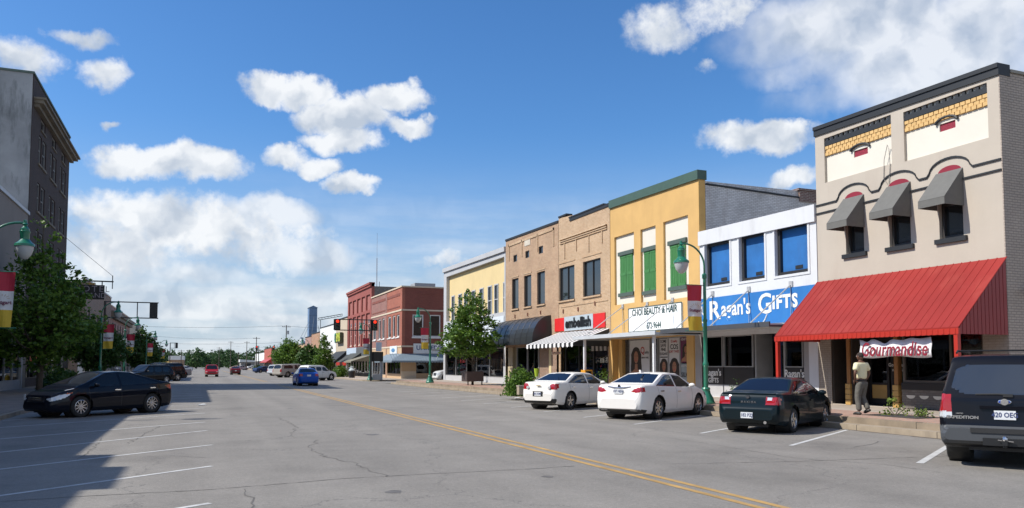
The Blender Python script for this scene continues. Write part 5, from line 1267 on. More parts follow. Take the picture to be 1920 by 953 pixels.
text('lettering', 'HOTEL', .75, ((x0 + x1) / 2 + .3, 77.78, z1_ - .38), 'S', NEON, hs_o, bold=.0, spacing=1.3)
text('lettering', 'RICELAND', .62, ((x0 + x1) / 2 - .02, 77.78, z1_ - .95), 'S', NEON, hs_o)
obj('amber_strip', MB().box(x0 + 1.2, x1 - .7, 77.77, 77.79, z1_ + .02, z1_ + .16), mat('amber_strip', (.45, .25, .03), .6), hs_o)
# beyond the side street
TB = mat('tan_left_brick', (.25, .15, .09), .85, .15, 1, kind='brick')
f1 = simple_shop('shop_building', 'dark two storey building with white coping past the hotel sign', 92.0, 118, 10.7, TB, None, zb=3.4, ups=tuple((a, a + 1.2, 5.2, 7.6) for a in (95, 99, 103, 107, 111, 114.5)), face=-1, Dx=DL, trim=WHITE, side=TB)
obj('south_window', MB().box(DL - 3.2, DL - 1.4, 91.95, 91.99, 1.4, 3.0), DARKGLASS, f1); obj('quoin', MB().box(DL - .5, DL + .03, 91.93, 91.985, 0, 3.4), WHITE, f1)
f2 = simple_shop('shop_building', 'reddish two storey building with bracketed cornice and iron gallery on the left', 118.2, 150, 9.7, PKB, None, zb=3.4, ups=tuple((a, a + 1.4, 5.0, 7.6) for a in (120, 124, 128, 132, 136, 140, 144, 147.5)), face=-1, Dx=DL, trim=CRM)
obj('cornice', MB().box(DL + .003, DL + .7, 118.4, 149.8, 8.6, 9.1).box(DL + .003, DL + .45, 118.4, 149.8, 8.1, 8.598), STONE, f2)
gm = MB(); gm.box(DL + .003, DL + 1.8, 119, 149, 4.2, 4.32); gm.box(DL + 1.75, DL + 1.8, 119, 149, 5.2, 5.26)
for i in range(60): gm.box(DL + 1.76, DL + 1.79, 119 + i * .5, 119.03 + i * .5, 4.32, 5.2)
for i in range(6): gm.box(DL + 1.7, DL + 1.8, 119.2 + i * 5.9, 119.3 + i * 5.9, .15, 4.2)
obj('gallery', gm, BLACK, f2)
simple_shop('shop_building', 'plain beige two storey building far down the left side', 150.2, 186, 9.4, BEI, None, zb=3.4, face=-1, Dx=DL)
simple_shop('shop_building', 'narrow dark building with white upper floor before the far left crossing', 186.2, 242, 7.6, mat('dark_slate_wall', (.1, .11, .13), .8), (MATS['red_paint'], 2, 3.6, 2.8), zb=3.4, face=-1, Dx=DL, trim=WHITE)
simple_shop('corner_shop', 'low shop with red and yellow canopy past the far left crossing', 254, 290, 4.4, TB, (mat('yellow_awning', (.6, .38, .03), .6), 3, 3.3, 2.5), zb=2.6, face=-1, Dx=DL)
# low white warehouse closing the view
x0, _ = PY(316, 680, 330); x1, _ = PY(345, 680, 330)
wh = thing('warehouse', 'low white warehouse with brown base far down the street', 'building', ((x0 + x1) / 2, 330, 0))
obj('wall', MB().box(x0, x1, 330, 350, 0, 3.6), mat('ware_brown', (.3, .2, .13), .8), wh); obj('roof_band', MB().box(x0 - .1, x1 + .1, 329.8, 350, 3.601, 5.2), WST2, wh); obj('door', MB().box(x0 + 2, x0 + 3.5, 329.9, 329.99, 0, 2.4), DK, wh)
x0, _ = PY(495, 680, 360); 
wh = thing('warehouse', 'long pale shed with grey roof at the right end of the street', 'building', (20, 400, 0))
x0, x1 = PY(452, 680, 400)[0], PY(478, 680, 400)[0]
obj('wall', MB().box(x0, x1, 400, 415, 0, 3.0), mat('shed_grey', (.28, .27, .26), .8), wh); obj('roof', MB().prism([(x0 - .5, 399, 3.0), (x1 + .5, 399, 3.0), (x1 + .5, 399, 3.8), (x0 - .5, 399, 4.3)], (0, 18, 0)), WST2, wh); obj('door', MB().box(x0 + 2, x0 + 4.5, 399.9, 399.99, 0, 2.4), DK, wh)

# ------------------------------------------------ grain elevator
GE = mat('blue_grey_steel', (.13, .21, .34), .6, .15, .3)
def at(u, v, Y): x, z = PY(u, v, Y); return x, z
Y = 330; x0, zt = at(580, 577, Y); x1, _ = at(595, 577, Y); xm = (x0 + x1) / 2
ge = thing('grain_elevator', 'tall blue grey steel grain elevator tower with peaked roof and side conveyor', 'elevator tower', (xm, Y, 0))
obj('tower', MB().box(x0, x1, Y, Y + 5, 0, zt).prism([(x0 - .3, Y - .3, zt), (x1 + .3, Y - .3, zt), (xm, Y - .3, zt + .9)], (0, 5.6, 0)), GE, ge)
rb = MB()
for k in range(7): rb.box(x0 - .05, x1 + .05, Y - .06, Y - .005, zt * (k + 1) / 8 - .06, zt * (k + 1) / 8)
obj('rib', rb, mat('darker_steel', (.06, .10, .17), .6), ge)
cx0, cz0 = at(596, 597, Y); cx1, cz1 = at(642, 589, Y + 6)
cv = MB(); cv.tube([(cx0, Y, cz0), (cx1, Y + 6, cz1)], .14, 5).tube([(cx0, Y, cz0 - .8), (cx1, Y + 6, cz1 - .8)], .12, 5)
for k in range(9):
    f = k / 8; p = (cx0 + (cx1 - cx0) * f, Y + 6 * f); z = cz0 + (cz1 - cz0) * f; cv.tube([(p[0], p[1], z), (p[0] + (.9 if k < 8 else 0), p[1], z - .8)], .07, 4)
for uu in (601, 640): xx, _ = at(uu, 600, Y + 3); cv.tube([(xx, Y + 3, 0), (xx, Y + 3, cz0 - .5)], .12, 5)
obj('conveyor', cv, BLACK, ge)
lg = MB()
for (ua, va, ub, vb) in ((596, 610, 606, 640), (596, 612, 601, 640), (580, 608, 566, 642), (580, 602, 560, 640), (589, 593, 583, 640)):
    a = at(ua, va, Y - 1); b = at(ub, vb, Y - 1); lg.tube([(a[0], Y - 1, a[1]), (b[0], Y - 1, b[1])], .09, 4)
obj('spout', lg, mat('pale_steel', (.4, .42, .42), .5), ge)
bx0, bz = at(556, 640, Y + 8); bx1, _ = at(575, 640, Y + 8)
bn = thing('grain_bin', 'squat pale steel grain bin left of the blue grey tower', 'grain bin', ((bx0 + bx1) / 2, Y + 8, 0))
obj('bin', MB().lathe(((bx0 + bx1) / 2, Y + 8, 0), [((bx1 - bx0) / 2, 0), ((bx1 - bx0) / 2, bz - 1), (.3, bz + 1.2), (0, bz + 1.2)], 20), mat('galvanised', (.35, .37, .38), .5), bn); obj('roof_cap', MB().lathe(((bx0 + bx1) / 2, Y + 8, bz + 1.1), [(.5, 0), (.5, .5), (0, .6)], 8), GE, bn)
ma = thing('radio_mast', 'thin lattice radio mast rising behind the red brick buildings', 'mast', (38.9, 182.3, 0))
mx, my = 38.9, 182.3; _, mz = PY(705, 437, 182.3); mm = MB()
for dx, dy in ((0, .14), (-.13, -.08), (.13, -.08)): mm.tube([(mx + dx, my + dy, 0), (mx + dx * .8, my + dy * .8, mz - 6)], .028, 4)
mm.tube([(mx, my, mz - 6), (mx, my, mz)], .03, 4)
for k in range(60): z = k * (mz - 6) / 60; mm.tube([(mx - .13, my - .08, z), (mx + .13, my - .08, z + (mz - 6) / 60)], .012, 3)
obj('lattice', mm, mat('mast_red', (.25, .18, .18), .6), ma)

# ------------------------------------------------ power poles and wires
POLE = mat('pole_wood', (.10, .08, .065), .9, .2, 2)
def pole(u, vt, Y, label, arms=1, lampu=None):
    x, zt = PY(u, vt, Y); p = thing('utility_pole', label, 'utility pole', (x, Y, 0), group='utility poles')
    obj('pole', MB().tube([(x, Y, 0), (x, Y, zt)], [.17, .11], 7), POLE, p)
    cm = MB()
    for k in range(arms): cm.box(x - 1.1, x + 1.1, Y - .06, Y + .06, zt - .5 - .8 * k, zt - .38 - .8 * k)
    obj('crossarm', cm, POLE, p)
    ins = MB()
    for q in (-1, -.5, .5, 1): ins.lathe((x + q, Y, zt - .38), [(.05, 0), (.06, .1), (.0, .14)], 6)
    obj('insulator', ins, GREYMET, p); return (x, Y, zt)
pA = pole(537, 610, 215, 'utility pole with a transformer rising behind the big street tree'); pB = pole(481, 632, 255, 'utility pole standing by the far red traffic light')
pC = pole(463, 640, 320, 'short utility pole left of the far traffic light'); pD = pole(411, 651, 380, 'distant utility pole with crossarm in the middle of the tree line', 2); pE = pole(433, 640, 360, 'thin tall distant pole among the far trees')
pF = pole(340, 656, 300, 'distant utility pole by the low white warehouse'); pG = pole(447, 660, 340, 'distant short pole beside the end of the road')
obj_tr = obj('transformer', MB().lathe((pA[0] + .45, pA[1], pA[2] - 2.4), [(0, 0), (.28, 0), (.28, .9), (0, .95)], 10), GREYMET, bpy.data.objects['utility_pole'])
def wire(label, P, Q, sag, r=.03):
    pts = [Vector(P).lerp(Vector(Q), t) - Vector((0, 0, sag * 4 * t * (1 - t))) for t in np.linspace(0, 1, 17)]
    o = obj('power_line', MB().tube(pts, r, 4), BLACK, base=tuple(pts[0])); tag(o, label, 'power line', 'overhead wires')
def w2(label, ua, va, Ya, ub, vb, Yb, sag, r=.03):
    a, b = PY(ua, va, Ya), PY(ub, vb, Yb); wire(label, (a[0], Ya, a[1]), (b[0], Yb, b[1]), sag, r)
w2('topmost overhead wire crossing the street to the pole by the big tree', 200, 609, 215, 537, 611, 215, .6, .035); w2('overhead wire running on right from the tree pole toward the blue tower', 537, 611, 215, 660, 614, 215, .4, .035)
w2('middle thin overhead wire over the end of the street', 285, 630, 255, 481, 634, 255, .6); w2('lowest overhead wire strung to the far traffic light pole', 270, 643, 250, 481, 644, 255, .3, .04)
w2('overhead wire from the far traffic light pole to the tree pole', 481, 644, 255, 537, 640, 215, .2, .04); w2('short wire dropping right of the far signals', 430, 648, 300, 520, 650, 260, .5, .02)

# ================================================================= street furniture
def lamp(x, y, z, label, banner=True, arm=-1, near=False, lean=0):
    o = thing('street_lamp', label, 'street lamp', (x, y, z), 0, 'green street lamps', local=True)
    n = 16 if near else 8
    obj('base', MB().lathe((0, 0, 0), [(.0, 0), (.33, 0), (.33, .06), (.29, .1), (.27, .2), (.17, .38), (.14, .5), (.16, .54), (.13, .6)], n), GREEN_METAL, o, smooth=True, sharp=40)
    obj('pole', MB().lathe((0, 0, 0), [(.085, .55), (.085, 1.35), (.11, 1.4), (.11, 1.48), (.075, 1.55), (.07, 3.0), (.085, 3.02), (.085, 3.1), (.06, 3.12), (.058, 4.6), (.09, 4.62), (.09, 4.76), (.055, 4.8)], n), GREEN_METAL, o, smooth=True, sharp=40)
    P = [(0, 0, 4.75)] + [(arm * (.86 - .86 * math.cos(t)) , 0, 5.05 + .82 * math.sin(t)) for t in np.linspace(0.05, math.pi / 2, 10)] + [(arm * .98, 0, 5.86)]
    obj('arm', MB().tube(P, .035, 8), GREEN_METAL, o, smooth=True)
    hx = arm * 1.0
    obj('lamp_head', MB().lathe((hx, 0, 4.95), [(.0, 1.02), (.05, 1.0), (.05, .92), (.09, .88), (.05, .84), (.10, .76), (.13, .74), (.13, .68), (.16, .66), (.14, .6), (.13, .42), (.2, .33), (.28, .27), (.29, .2), (.27, .2)], n), GREEN_METAL, o, smooth=True, sharp=40)
    obj('globe', MB().lathe((hx, 0, 4.95), [(.26, .21), (.25, .1), (.2, -.05), (.1, -.17), (0, -.2)], n), mat('frosted_globe', (.42, .44, .44), .25, .02), o, smooth=True)
    if banner:
        bx0, bx1 = arm * .14, arm * .80
        obj('banner_arm', MB().tube([(0, 0, 4.36), (arm * .86, 0, 4.36)], .016, 5).tube([(0, 0, 2.66), (arm * .86, 0, 2.66)], .016, 5), GREEN_METAL, o)
        def cloth(nm, z0, z1, mm):
            mb = MB(); k = 8; taper = lambda z: 1 - .14 * max(0, (4.34 - z) / 1.7)
            for i in range(k):
                for j in range(3):
                    za, zb = z0 + (z1 - z0) * j / 3, z0 + (z1 - z0) * (j + 1) / 3
                    f = lambda q, z: (bx0 + (bx1 - bx0) * q / k * taper(z), -.02 + .035 * math.sin(q * .9 + z * 2.2), z)
                    mb.quad(f(i, za), f(i + 1, za), f(i + 1, zb), f(i, zb))
            return obj(nm, mb, mm, o, smooth=True)
        cloth('banner_top', 3.77, 4.345, mat('banner_red', (.42, .02, .045), .7, .05)); cloth('banner_middle', 3.2, 3.769, mat('banner_white', (.62, .62, .62), .7, .03)); cloth('banner_bottom', 2.68, 3.199, mat('banner_yellow', (.55, .38, .03), .7, .05))
        cxx = (bx0 + bx1) / 2
        text('banner_lettering', 'Stuttgart', .155, (cxx * .96, -.075, 3.42), 'S', mat('banner_plum', (.14, .015, .05), .6), o, extrude=.002, bold=.004)
        if near:
            rm = MB()
            for k in range(7):
                t = math.pi * (k + .5) / 7; rm.tube([(cxx + .13 * math.cos(t), -.07, 3.52 + .09 * math.sin(t)), (cxx + .22 * math.cos(t), -.07, 3.52 + .16 * math.sin(t))], .006, 4)
            obj('banner_emblem', rm, mat('banner_gold', (.35, .2, .04), .6), o)
    return o
lamp(17.36, 24.05, ZS, 'green street lamp with full banner in front of the white gift shop', near=True)
lamp(17.1, 59.9, ZS, 'green street lamp with banner left of the tree by the pale yellow store', near=True)
yy = PX(693, 700, 16.7)[0]; lamp(16.75, yy, .15, 'green street lamp with banner beside the traffic signal pole')
yy = PX(578, 690, 17.1)[0]; lamp(17.1, yy, .15, 'distant green street lamp with banner behind the blue car')
lamp(-6.1, 28.2, ZL, 'green street lamp cut by the left edge with only its head and banner seen', arm=1, near=True).scale = (1, 1, 1.028)
lamp(-6.1, 59.5, ZL, 'green street lamp above the street clock on the left', arm=1); lamp(-6.1, 78.4, ZL, 'green street lamp right behind the street clock on the left', arm=1); lamp(-6.1, 110.4, ZL, 'distant green street lamp past the far left tree', arm=1)
lamp(-6.1, 150, ZL, 'farthest small green street lamp on the left sidewalk', arm=1)

def signal(x, y, z, arm, ztop, zbot, heads, label, face=-1):
    """pole with a boxed pair of mast arms; heads = x positions"""
    o = thing('traffic_signal', label, 'traffic light', (x, y, z), 0, 'traffic signals')
    obj('pole', MB().tube([(x, y, z), (x, y, ztop + .05)], .11, 8), BLACK, o)
    a = MB(); a.tube([(x, y, ztop), (arm, y, ztop)], .05, 6).tube([(x, y, zbot), (arm, y, zbot)], .05, 6); a.tube([((x * .4 + arm * .6), y, zbot), ((x * .4 + arm * .6), y, ztop)], .045, 6)
    obj('mast_arm', a, BLACK, o)
    for hx in heads:
        h = obj('signal_head', MB().box(hx - .34, hx + .34, y - .02, y + .02, zbot + .0, ztop + .02).box(hx - .17, hx + .17, y + face * .02, y + face * .30, zbot + .08, ztop - .05), mat('signal_black', (.03, .028, .025), .5), o)
        hh = (ztop - zbot) - .13
        for k, (nm, c, e) in enumerate((('red_light', (.9, .03, .01), 1.6), ('amber_light', (.04, .03, .01), 0), ('green_light', (.01, .04, .02), 0))):
            zc = ztop - .05 - hh * (k + .5) / 3
            obj(nm, MB().lathe((hx, y + face * .30, zc), [(.0, face * .03), (.13, face * .01), (.15, 0)], 12, ax='y'), mat('lens_' + nm, c, .3, 0, emit=e), h)
            hd = MB().lathe((hx, y + face * .30, zc), [(.165, 0), (.165, face * .16)], 10, ax='y', a0=0, a1=math.pi); obj('visor', hd, MATS['signal_black'], h)
    return o
signal(16.45, 79.5, .1, PY(629, 610, 79.5)[0] - .1, PY(632, 599, 79.5)[1], PY(632, 619, 79.5)[1], (PY(632, 610, 79.5)[0], PY(702, 610, 79.5)[0]), 'traffic signal frame with two red lights on the right corner')
signal(-7.9, 79.5, .1, PY(297, 583, 79.5)[0], PY(288, 568, 79.5)[1], PY(288, 597, 79.5)[1], (PY(288, 583, 79.5)[0],), 'traffic signal frame seen from behind over the left lanes', face=1)
signal(-7.2, 240, .1, PY(332, 650, 240)[0], PY(325, 643, 240)[1], PY(325, 653, 240)[1], (PY(331, 650, 240)[0],), 'distant traffic signal frame seen from behind on the left', face=1)
signal(17.0, 246, .1, PY(481, 650, 246)[0], PY(481, 649, 246)[1], PY(481, 658, 246)[1], (PY(481.5, 650, 246)[0], PY(513, 650, 246)[0]), 'distant traffic signal with two red lights by the utility pole')
# controller cabinet, pedestrian signal, bin
cy0, cy1 = PX(706, 700, 17.2)[0], PX(694, 700, 17.2)[0]
cb = thing('signal_cabinet', 'tall weathered grey traffic controller cabinet with black head on the corner', 'cabinet', (17.3, (cy0 + cy1) / 2, .15))
cc = (cy0 + cy1) / 2
obj('frame', MB().box(17.0, 17.08, cc - .5, cc + .5, .15, 3.1).box(18.0, 18.08, cc - .5, cc + .5, .15, 3.1).box(17.081, 17.999, cc - .45, cc + .45, .15, .75), GREYMET, cb)
obj('head', MB().box(16.95, 18.12, cc - .5, cc + .5, 2.1, 3.1), BLACK, cb); obj('notice', MB().box(17.35, 17.95, cc - .52, cc - .5, 3.15, 4.1), mat('blue_white_notice', (.5, .58, .68), .5), cb)
obj('walk_box', MB().box(16.45, 16.9, cc - .6, cc - .3, 3.2, 3.9), mat('grey_walk_box', (.2, .2, .21), .5), cb)
ty = PX(660, 700, 17.5)[0]
tr = thing('litter_bin', 'black round litter bin with pale lid beside the low bush', 'litter bin', (17.5, ty, .15)); obj('bin', MB().lathe((17.5, ty, .15), [(.36, 0), (.4, .8), (.38, .85)], 12), BLACK, tr); obj('lid', MB().lathe((17.5, ty, 1.0), [(.41, 0), (.4, .12), (.2, .3), (.2, .55), (0, .58)], 12), mat('pale_lid', (.45, .5, .5), .5), tr)
# street clock
ckx, cky = -6.9, 87.0 * 1.0; ckz = PX(232, 642, ckx)[1]; cky = PX(232, 642, ckx)[0]
ck_ = thing('street_clock', 'black post clock with round white face on the left sidewalk', 'clock', (ckx, cky, ZL))
obj('post', MB().lathe((ckx, cky, ZL), [(.3, 0), (.3, .3), (.18, .5), (.14, 1.2), (.12, ckz - .9), (.2, ckz - .7)], 10), mat('clock_black', (.02, .022, .02), .4), ck_, smooth=True, sharp=40)
obj('case', MB().lathe((ckx, cky - .18, ckz), [(0, 0), (.56, 0), (.6, .06), (.6, .3), (.56, .36), (0, .36)], 24, ax='y'), MATS['clock_black'], ck_)
fc = obj('dial', MB().lathe((ckx, cky - .2, ckz), [(0, 0), (.46, 0), (.46, .015)], 24, ax='y'), mat('clock_dial', (.75, .76, .76), .4), ck_)
tk = MB()
for k in range(12):
    t = math.pi * 2 * k / 12; tk.tube([(ckx + .34 * math.sin(t), cky - .21, ckz + .34 * math.cos(t)), (ckx + .43 * math.sin(t), cky - .21, ckz + .43 * math.cos(t))], .014, 4)
obj('hour_mark', tk, BLACK, fc)
for t, ln in ((2.0, .22), (1.75, .34)): obj('hand', MB().tube([(ckx, cky - .22, ckz), (ckx + ln * math.sin(t), cky - .22, ckz + ln * math.cos(t))], .018, 4), BLACK, fc)
obj('finial', MB().lathe((ckx, cky, ckz + .58), [(.2, 0), (.08, .1), (.12, .2), (0, .42)], 8), MATS['clock_black'], ck_)
# hydrant
hy = thing('fire_hydrant', 'small yellow fire hydrant on the left sidewalk before the brick wall', 'fire hydrant', (-9.2, 61.5, ZL)); hyx = -9.2; hyy = PX(125, 705, hyx)[0]; hy.location.y = hyy; ORG[hy.name] = Vector(hy.location)
obj('barrel', MB().lathe((hyx, hyy, ZL), [(.2, 0), (.2, .06), (.13, .08), (.13, .62), (.17, .64), (.14, .76), (.05, .84), (0, .86)], 12), mat('hydrant_yellow', (.62, .42, .03), .5), hy, smooth=True, sharp=40)
obj('nozzle', MB().tube([(hyx - .22, hyy, ZL + .5), (hyx + .22, hyy, ZL + .5)], .07, 8), MATS['hydrant_yellow'], hy)
# newspaper box
ny_ = 37.5; nx_ = PY(1100, 700, ny_)[0]
nb__ = thing('newspaper_box', 'orange yellow newspaper box by the canopy post', 'newspaper box', (nx_, ny_, ZS)); obj('box', MB().box(nx_ - .22, nx_ + .22, ny_ - .25, ny_ + .25, ZS + .45, ZS + 1.15), mat('box_orange', (.65, .30, .02), .5), nb__); obj('stand', MB().box(nx_ - .08, nx_ + .08, ny_ - .08, ny_ + .08, ZS, ZS + .45), BLACK, nb__); obj('door', MB().box(nx_ - .16, nx_ + .16, ny_ - .265, ny_ - .251, ZS + .7, ZS + 1.08), DARKGLASS, nb__)
gy = 43.9; gx = PY(1006, 705, gy)[0]
gp = thing('plant_pot', 'slim lime green pot on a white stand at the boutique door', 'plant pot', (gx, gy, ZS)); obj('pot', MB().lathe((gx, gy, ZS + .7), [(.1, 0), (.16, .5), (.14, .5)], 10), mat('lime_green', (.35, .5, .03), .5), gp); obj('stand', MB().lathe((gx, gy, ZS), [(.12, 0), (.1, .7)], 10), WHITE, gp)
for (u, v) in ((970, 751),): pass
# scraps of paper
for (u, v, lb) in ((970, 747, 'white crumpled paper scrap by the kerb left of the white sedan'), (378, 760, 'small white paper scrap lying on the left lane')):
    g_ = GN(u, v, .02); s_ = obj('litter', MB().prism([(g_[0] - .16, g_[1] - .1, .015), (g_[0] + .18, g_[1] - .06, .03), (g_[0] + .1, g_[1] + .12, .05), (g_[0] - .1, g_[1] + .1, .02)], (0, 0, .03)), WHITE, base=(g_[0], g_[1], .015)); tag(s_, lb, 'litter')
# tree planters and seats
# ================================================================= trees and plants
def crown_leaves(c, prof, h, nclump, nleaf, ls, seed, clump_r=.35, hollow=.35, lumps=.30, squash=1.0):
    """prof: [(height fraction, radius)], leaves gathered in clumps inside a ragged envelope"""
    g = np.random.default_rng(seed); hs = np.array([p[0] for p in prof]) * h; rs = np.array([p[1] for p in prof])
    ph = g.uniform(0, 6.28, 6)
    w = np.interp(np.linspace(hs[0], hs[-1], 200), hs, rs) ** 2 + .02; zz = np.linspace(hs[0], hs[-1], 200)
    z = g.choice(zz, nclump, p=w / w.sum()) + g.normal(0, .05, nclump); th = g.uniform(0, 2 * np.pi, nclump)
    R = np.interp(z, hs, rs) * (1 + lumps * (np.sin(2 * th + ph[0] + z * .9) * .5 + np.sin(3 * th + ph[1] - z * 1.7) * .4 + np.sin(5 * th + z * 3 + ph[2]) * .35))
    r = R * np.sqrt(g.uniform(hollow ** 2, 1, nclump))
    C = np.stack([r * np.cos(th), r * np.sin(th), z], 1)
    cr = clump_r * g.uniform(.5, 1.3, nclump)
    P = np.repeat(C, nleaf, 0) + g.normal(0, 1, (nclump * nleaf, 3)) * np.repeat(cr, nleaf)[:, None] * np.array([.6, .6, .42])
    n = len(P); s = ls * g.uniform(.6, 1.25, n)
    a = g.normal(0, 1, (n, 3)); a[:, 2] *= .6; a /= np.linalg.norm(a, axis=1)[:, None]
    b = np.cross(a, g.normal(0, 1, (n, 3))); b /= np.linalg.norm(b, axis=1)[:, None]
    a = a * s[:, None] * .62; b = b * s[:, None] * .40
    V = np.stack([P - a, P - b * .9 + a * .1, P + a, P + b * .9 + a * .1], 1).reshape(-1, 3) + np.array(c)
    return V, C + np.array(c)
def np_mesh(name, V, nf, material, parent, k=4):
    me = bpy.data.meshes.new(name); me.vertices.add(len(V)); me.vertices.foreach_set('co', (V - np.array(org(parent))).astype(np.float32).ravel())
    me.loops.add(nf * k); me.loops.foreach_set('vertex_index', np.arange(nf * k, dtype=np.int32)); me.polygons.add(nf)
    me.polygons.foreach_set('loop_start', np.arange(0, nf * k, k, dtype=np.int32)); me.update(calc_edges=True)
    return link(name, me, parent, material)
BARK = mat('bark', (.10, .08, .06), .9, .3, 6, bump=.6, bscale=30)
LEAF_A = leaf_mat('maple_leaf', (.04, .10, .014), (.16, .27, .04))
LEAF_B = leaf_mat('dark_leaf', (.035, .085, .018), (.08, .15, .03))
LEAF_D = leaf_mat('far_leaf', (.035, .085, .03), (.075, .135, .045))
def tree(name, label, x, y, z, h, prof, trunk_r, nclump, nleaf, ls, seed, leaf=LEAF_A, clump_r=.35, limbs=9, fork=.28, hollow=.35, lumps=.3, group=None, lean=(0, 0)):
    o = thing(name, label, 'tree', (x, y, z), group=group)
    rr = random.Random(seed); tm = MB(); t_ = [(x + lean[0] * f + .06 * math.sin(f * 5), y + lean[1] * f, z + h * .93 * f) for f in np.linspace(0, 1, 9)]
    tm.tube(t_, [trunk_r * (1 - .85 * f) + .01 for f in np.linspace(0, 1, 9)], 8); obj('trunk', tm, BARK, o, smooth=True)
    V, C = crown_leaves((x + lean[0] * .6, y + lean[1] * .6, z), prof, h, nclump, nleaf, ls, seed, clump_r, hollow, lumps)
    lm = MB()
    for i in range(limbs * 3):
        q = Vector(C[rr.randrange(len(C))]); f = max(fork * .8, min(.85, ((q.z - z) / h) - .18 * rr.random() - .08)); p = Vector(t_[0]).lerp(Vector(t_[-1]), f)
        m_ = p.lerp(q, .5) + Vector((0, 0, -.08 * (q - p).length)); lm.tube([p, m_, q], [trunk_r * .30 * (1 - f) + .012, trunk_r * .2 * (1 - f) + .01, .006], 5)
    obj('limb', lm, BARK, o, smooth=True)
    np_mesh('crown', V, len(V) // 4, leaf, o); return o
x, y, _ = GN(73, 735, ZL)
tree('street_tree', 'large leafy street tree in front of the hotel on the left', x, y, ZL, 10.6, [(.12, .8), (.2, 2.1), (.3, 3.1), (.42, 3.1), (.52, 2.6), (.64, 1.9), (.76, 1.3), (.88, .6), (.97, .1)], .17, 520, 26, .22, 3, clump_r=.36, limbs=14, lumps=.42, hollow=.15)
x2, y2, _ = GN(178, 722, ZL)
tree('street_tree', 'dark street tree just behind the big left tree', x2, y2, ZL, 5.2, [(.25, .8), (.4, 1.9), (.55, 2.1), (.75, 1.5), (.9, .8), (1, .2)], .1, 220, 22, .26, 5, LEAF_B, .42, group='left street trees')
x2 = -7.3; y2 = PX(196, 700, x2)[0]
tree('street_tree', 'slender dark street tree left of the street clock', x2, y2, ZL, 4.9, [(.3, .5), (.45, .9), (.65, 1.0), (.85, .6), (1, .2)], .08, 110, 20, .26, 6, LEAF_B, .38, group='left street trees')
x2 = -7.3; y2 = PX(264, 700, x2)[0]
tree('street_tree', 'dark leafy street tree right of the street clock', x2, y2, ZL, 6.9, [(.18, 1.0), (.34, 2.4), (.52, 2.6), (.72, 1.8), (.88, .9), (1, .2)], .12, 300, 22, .34, 8, LEAF_B, .5, group='left street trees')
x2 = -7.6; y2 = 165.0
tree('street_tree', 'small distant street tree on the far left sidewalk', x2, y2, ZL, 5.5, [(.25, 1.0), (.45, 2.0), (.7, 1.8), (1, .3)], .1, 100, 14, .4, 9, LEAF_B, .5, group='left street trees')
# right side
x, y, _ = GN(886, 722, ZS)
tree('street_tree', 'round young maple in front of the pale yellow store', x, y, ZS, 6.75, [(.27, .5), (.34, 1.7), (.48, 2.1), (.62, 1.65), (.78, 1.35), (.9, .9), (1.0, .25)], .085, 300, 26, .20, 11, clump_r=.30, lumps=.32, hollow=.15, lean=(-.15, .1))
pl = thing('tree_guard', 'black iron guard box round the maple trunk', 'tree guard', (x, y, ZS)); gm = MB(); gm.box(x - .6, x + .6, y - .62, y - .58, ZS + .25, ZS + .95).box(x - .62, x - .58, y - .6, y + .6, ZS + .25, ZS + .95).box(x - .6, x + .6, y + .58, y + .62, ZS + .25, ZS + .95).box(x + .58, x + .62, y - .6, y + .6, ZS + .25, ZS + .95)
obj('panel', gm, mat('guard_bronze', (.07, .05, .045), .6), pl); obj('foot', MB().box(x - .55, x - .48, y - .55, y - .48, ZS, ZS + .25).box(x + .48, x + .55, y - .55, y - .48, ZS, ZS + .25), MATS['guard_bronze'], pl)
x = 16.9; y = PX(607, 700, x)[0]
tree('street_tree', 'narrow pointed conifer-like street tree by the cream awning', x, y, .15, 6.3, [(.12, .5), (.2, 1.35), (.34, 1.45), (.5, 1.1), (.7, .8), (.86, .4), (1, .1)], .1, 220, 20, .24, 13, clump_r=.38, lumps=.3)
x = 17.0; y = PX(541, 700, x)[0]
tree('street_tree', 'broad green street tree behind the silver pickup', x, y, .15, 6.9, [(.1, 1.0), (.22, 2.5), (.45, 3.0), (.68, 2.3), (.86, 1.3), (1, .3)], .16, 320, 20, .36, 15, clump_r=.6)
x = 17.0; y = PX(566, 700, x)[0] - 8
tree('street_tree', 'darker street tree between the broad tree and the lamp', x, y, .15, 4.8, [(.12, .8), (.3, 1.7), (.6, 1.6), (.85, 1.4), (1, .3)], .13, 200, 18, .4, 16, LEAF_B, .5)
# shrubs
def shrub(label, x, y, z, rx, ry, h, n, nl, ls, seed, leaf, name='shrub', cat='shrub', cr=.16):
    g = np.random.default_rng(seed); o = thing(name, label, cat, (x, y, z))
    th = g.uniform(0, 2 * np.pi, n); f = np.sqrt(g.uniform(0, 1, n)); zz = g.uniform(0, 1, n); k = np.sqrt(np.clip(1 - zz ** 2, 0, 1))
    C = np.stack([x + rx * f * k * np.cos(th), y + ry * f * k * np.sin(th), z + .06 + h * zz * (1 + .12 * np.sin(th * 3))], 1)
    P = np.repeat(C, nl, 0) + g.normal(0, 1, (n * nl, 3)) * cr; P[:, 2] = np.maximum(P[:, 2], z + .02); m_ = len(P); s = ls * g.uniform(.6, 1.2, m_)
    a = g.normal(0, 1, (m_, 3)); a /= np.linalg.norm(a, axis=1)[:, None]; b = np.cross(a, g.normal(0, 1, (m_, 3))); b /= np.linalg.norm(b, axis=1)[:, None]
    a *= s[:, None] * .62; b *= s[:, None] * .36
    V = np.stack([P - a, P - b, P + a, P + b], 1).reshape(-1, 3); np_mesh('foliage', V, m_, leaf, o)
    st = MB(); 
    for i in range(6): q = C[g.integers(n)]; st.tube([(x, y, z), (q[0], q[1], q[2])], .012, 4)
    obj('stem', st, BARK, o); return o
x, y, _ = GN(972, 738, ZS)
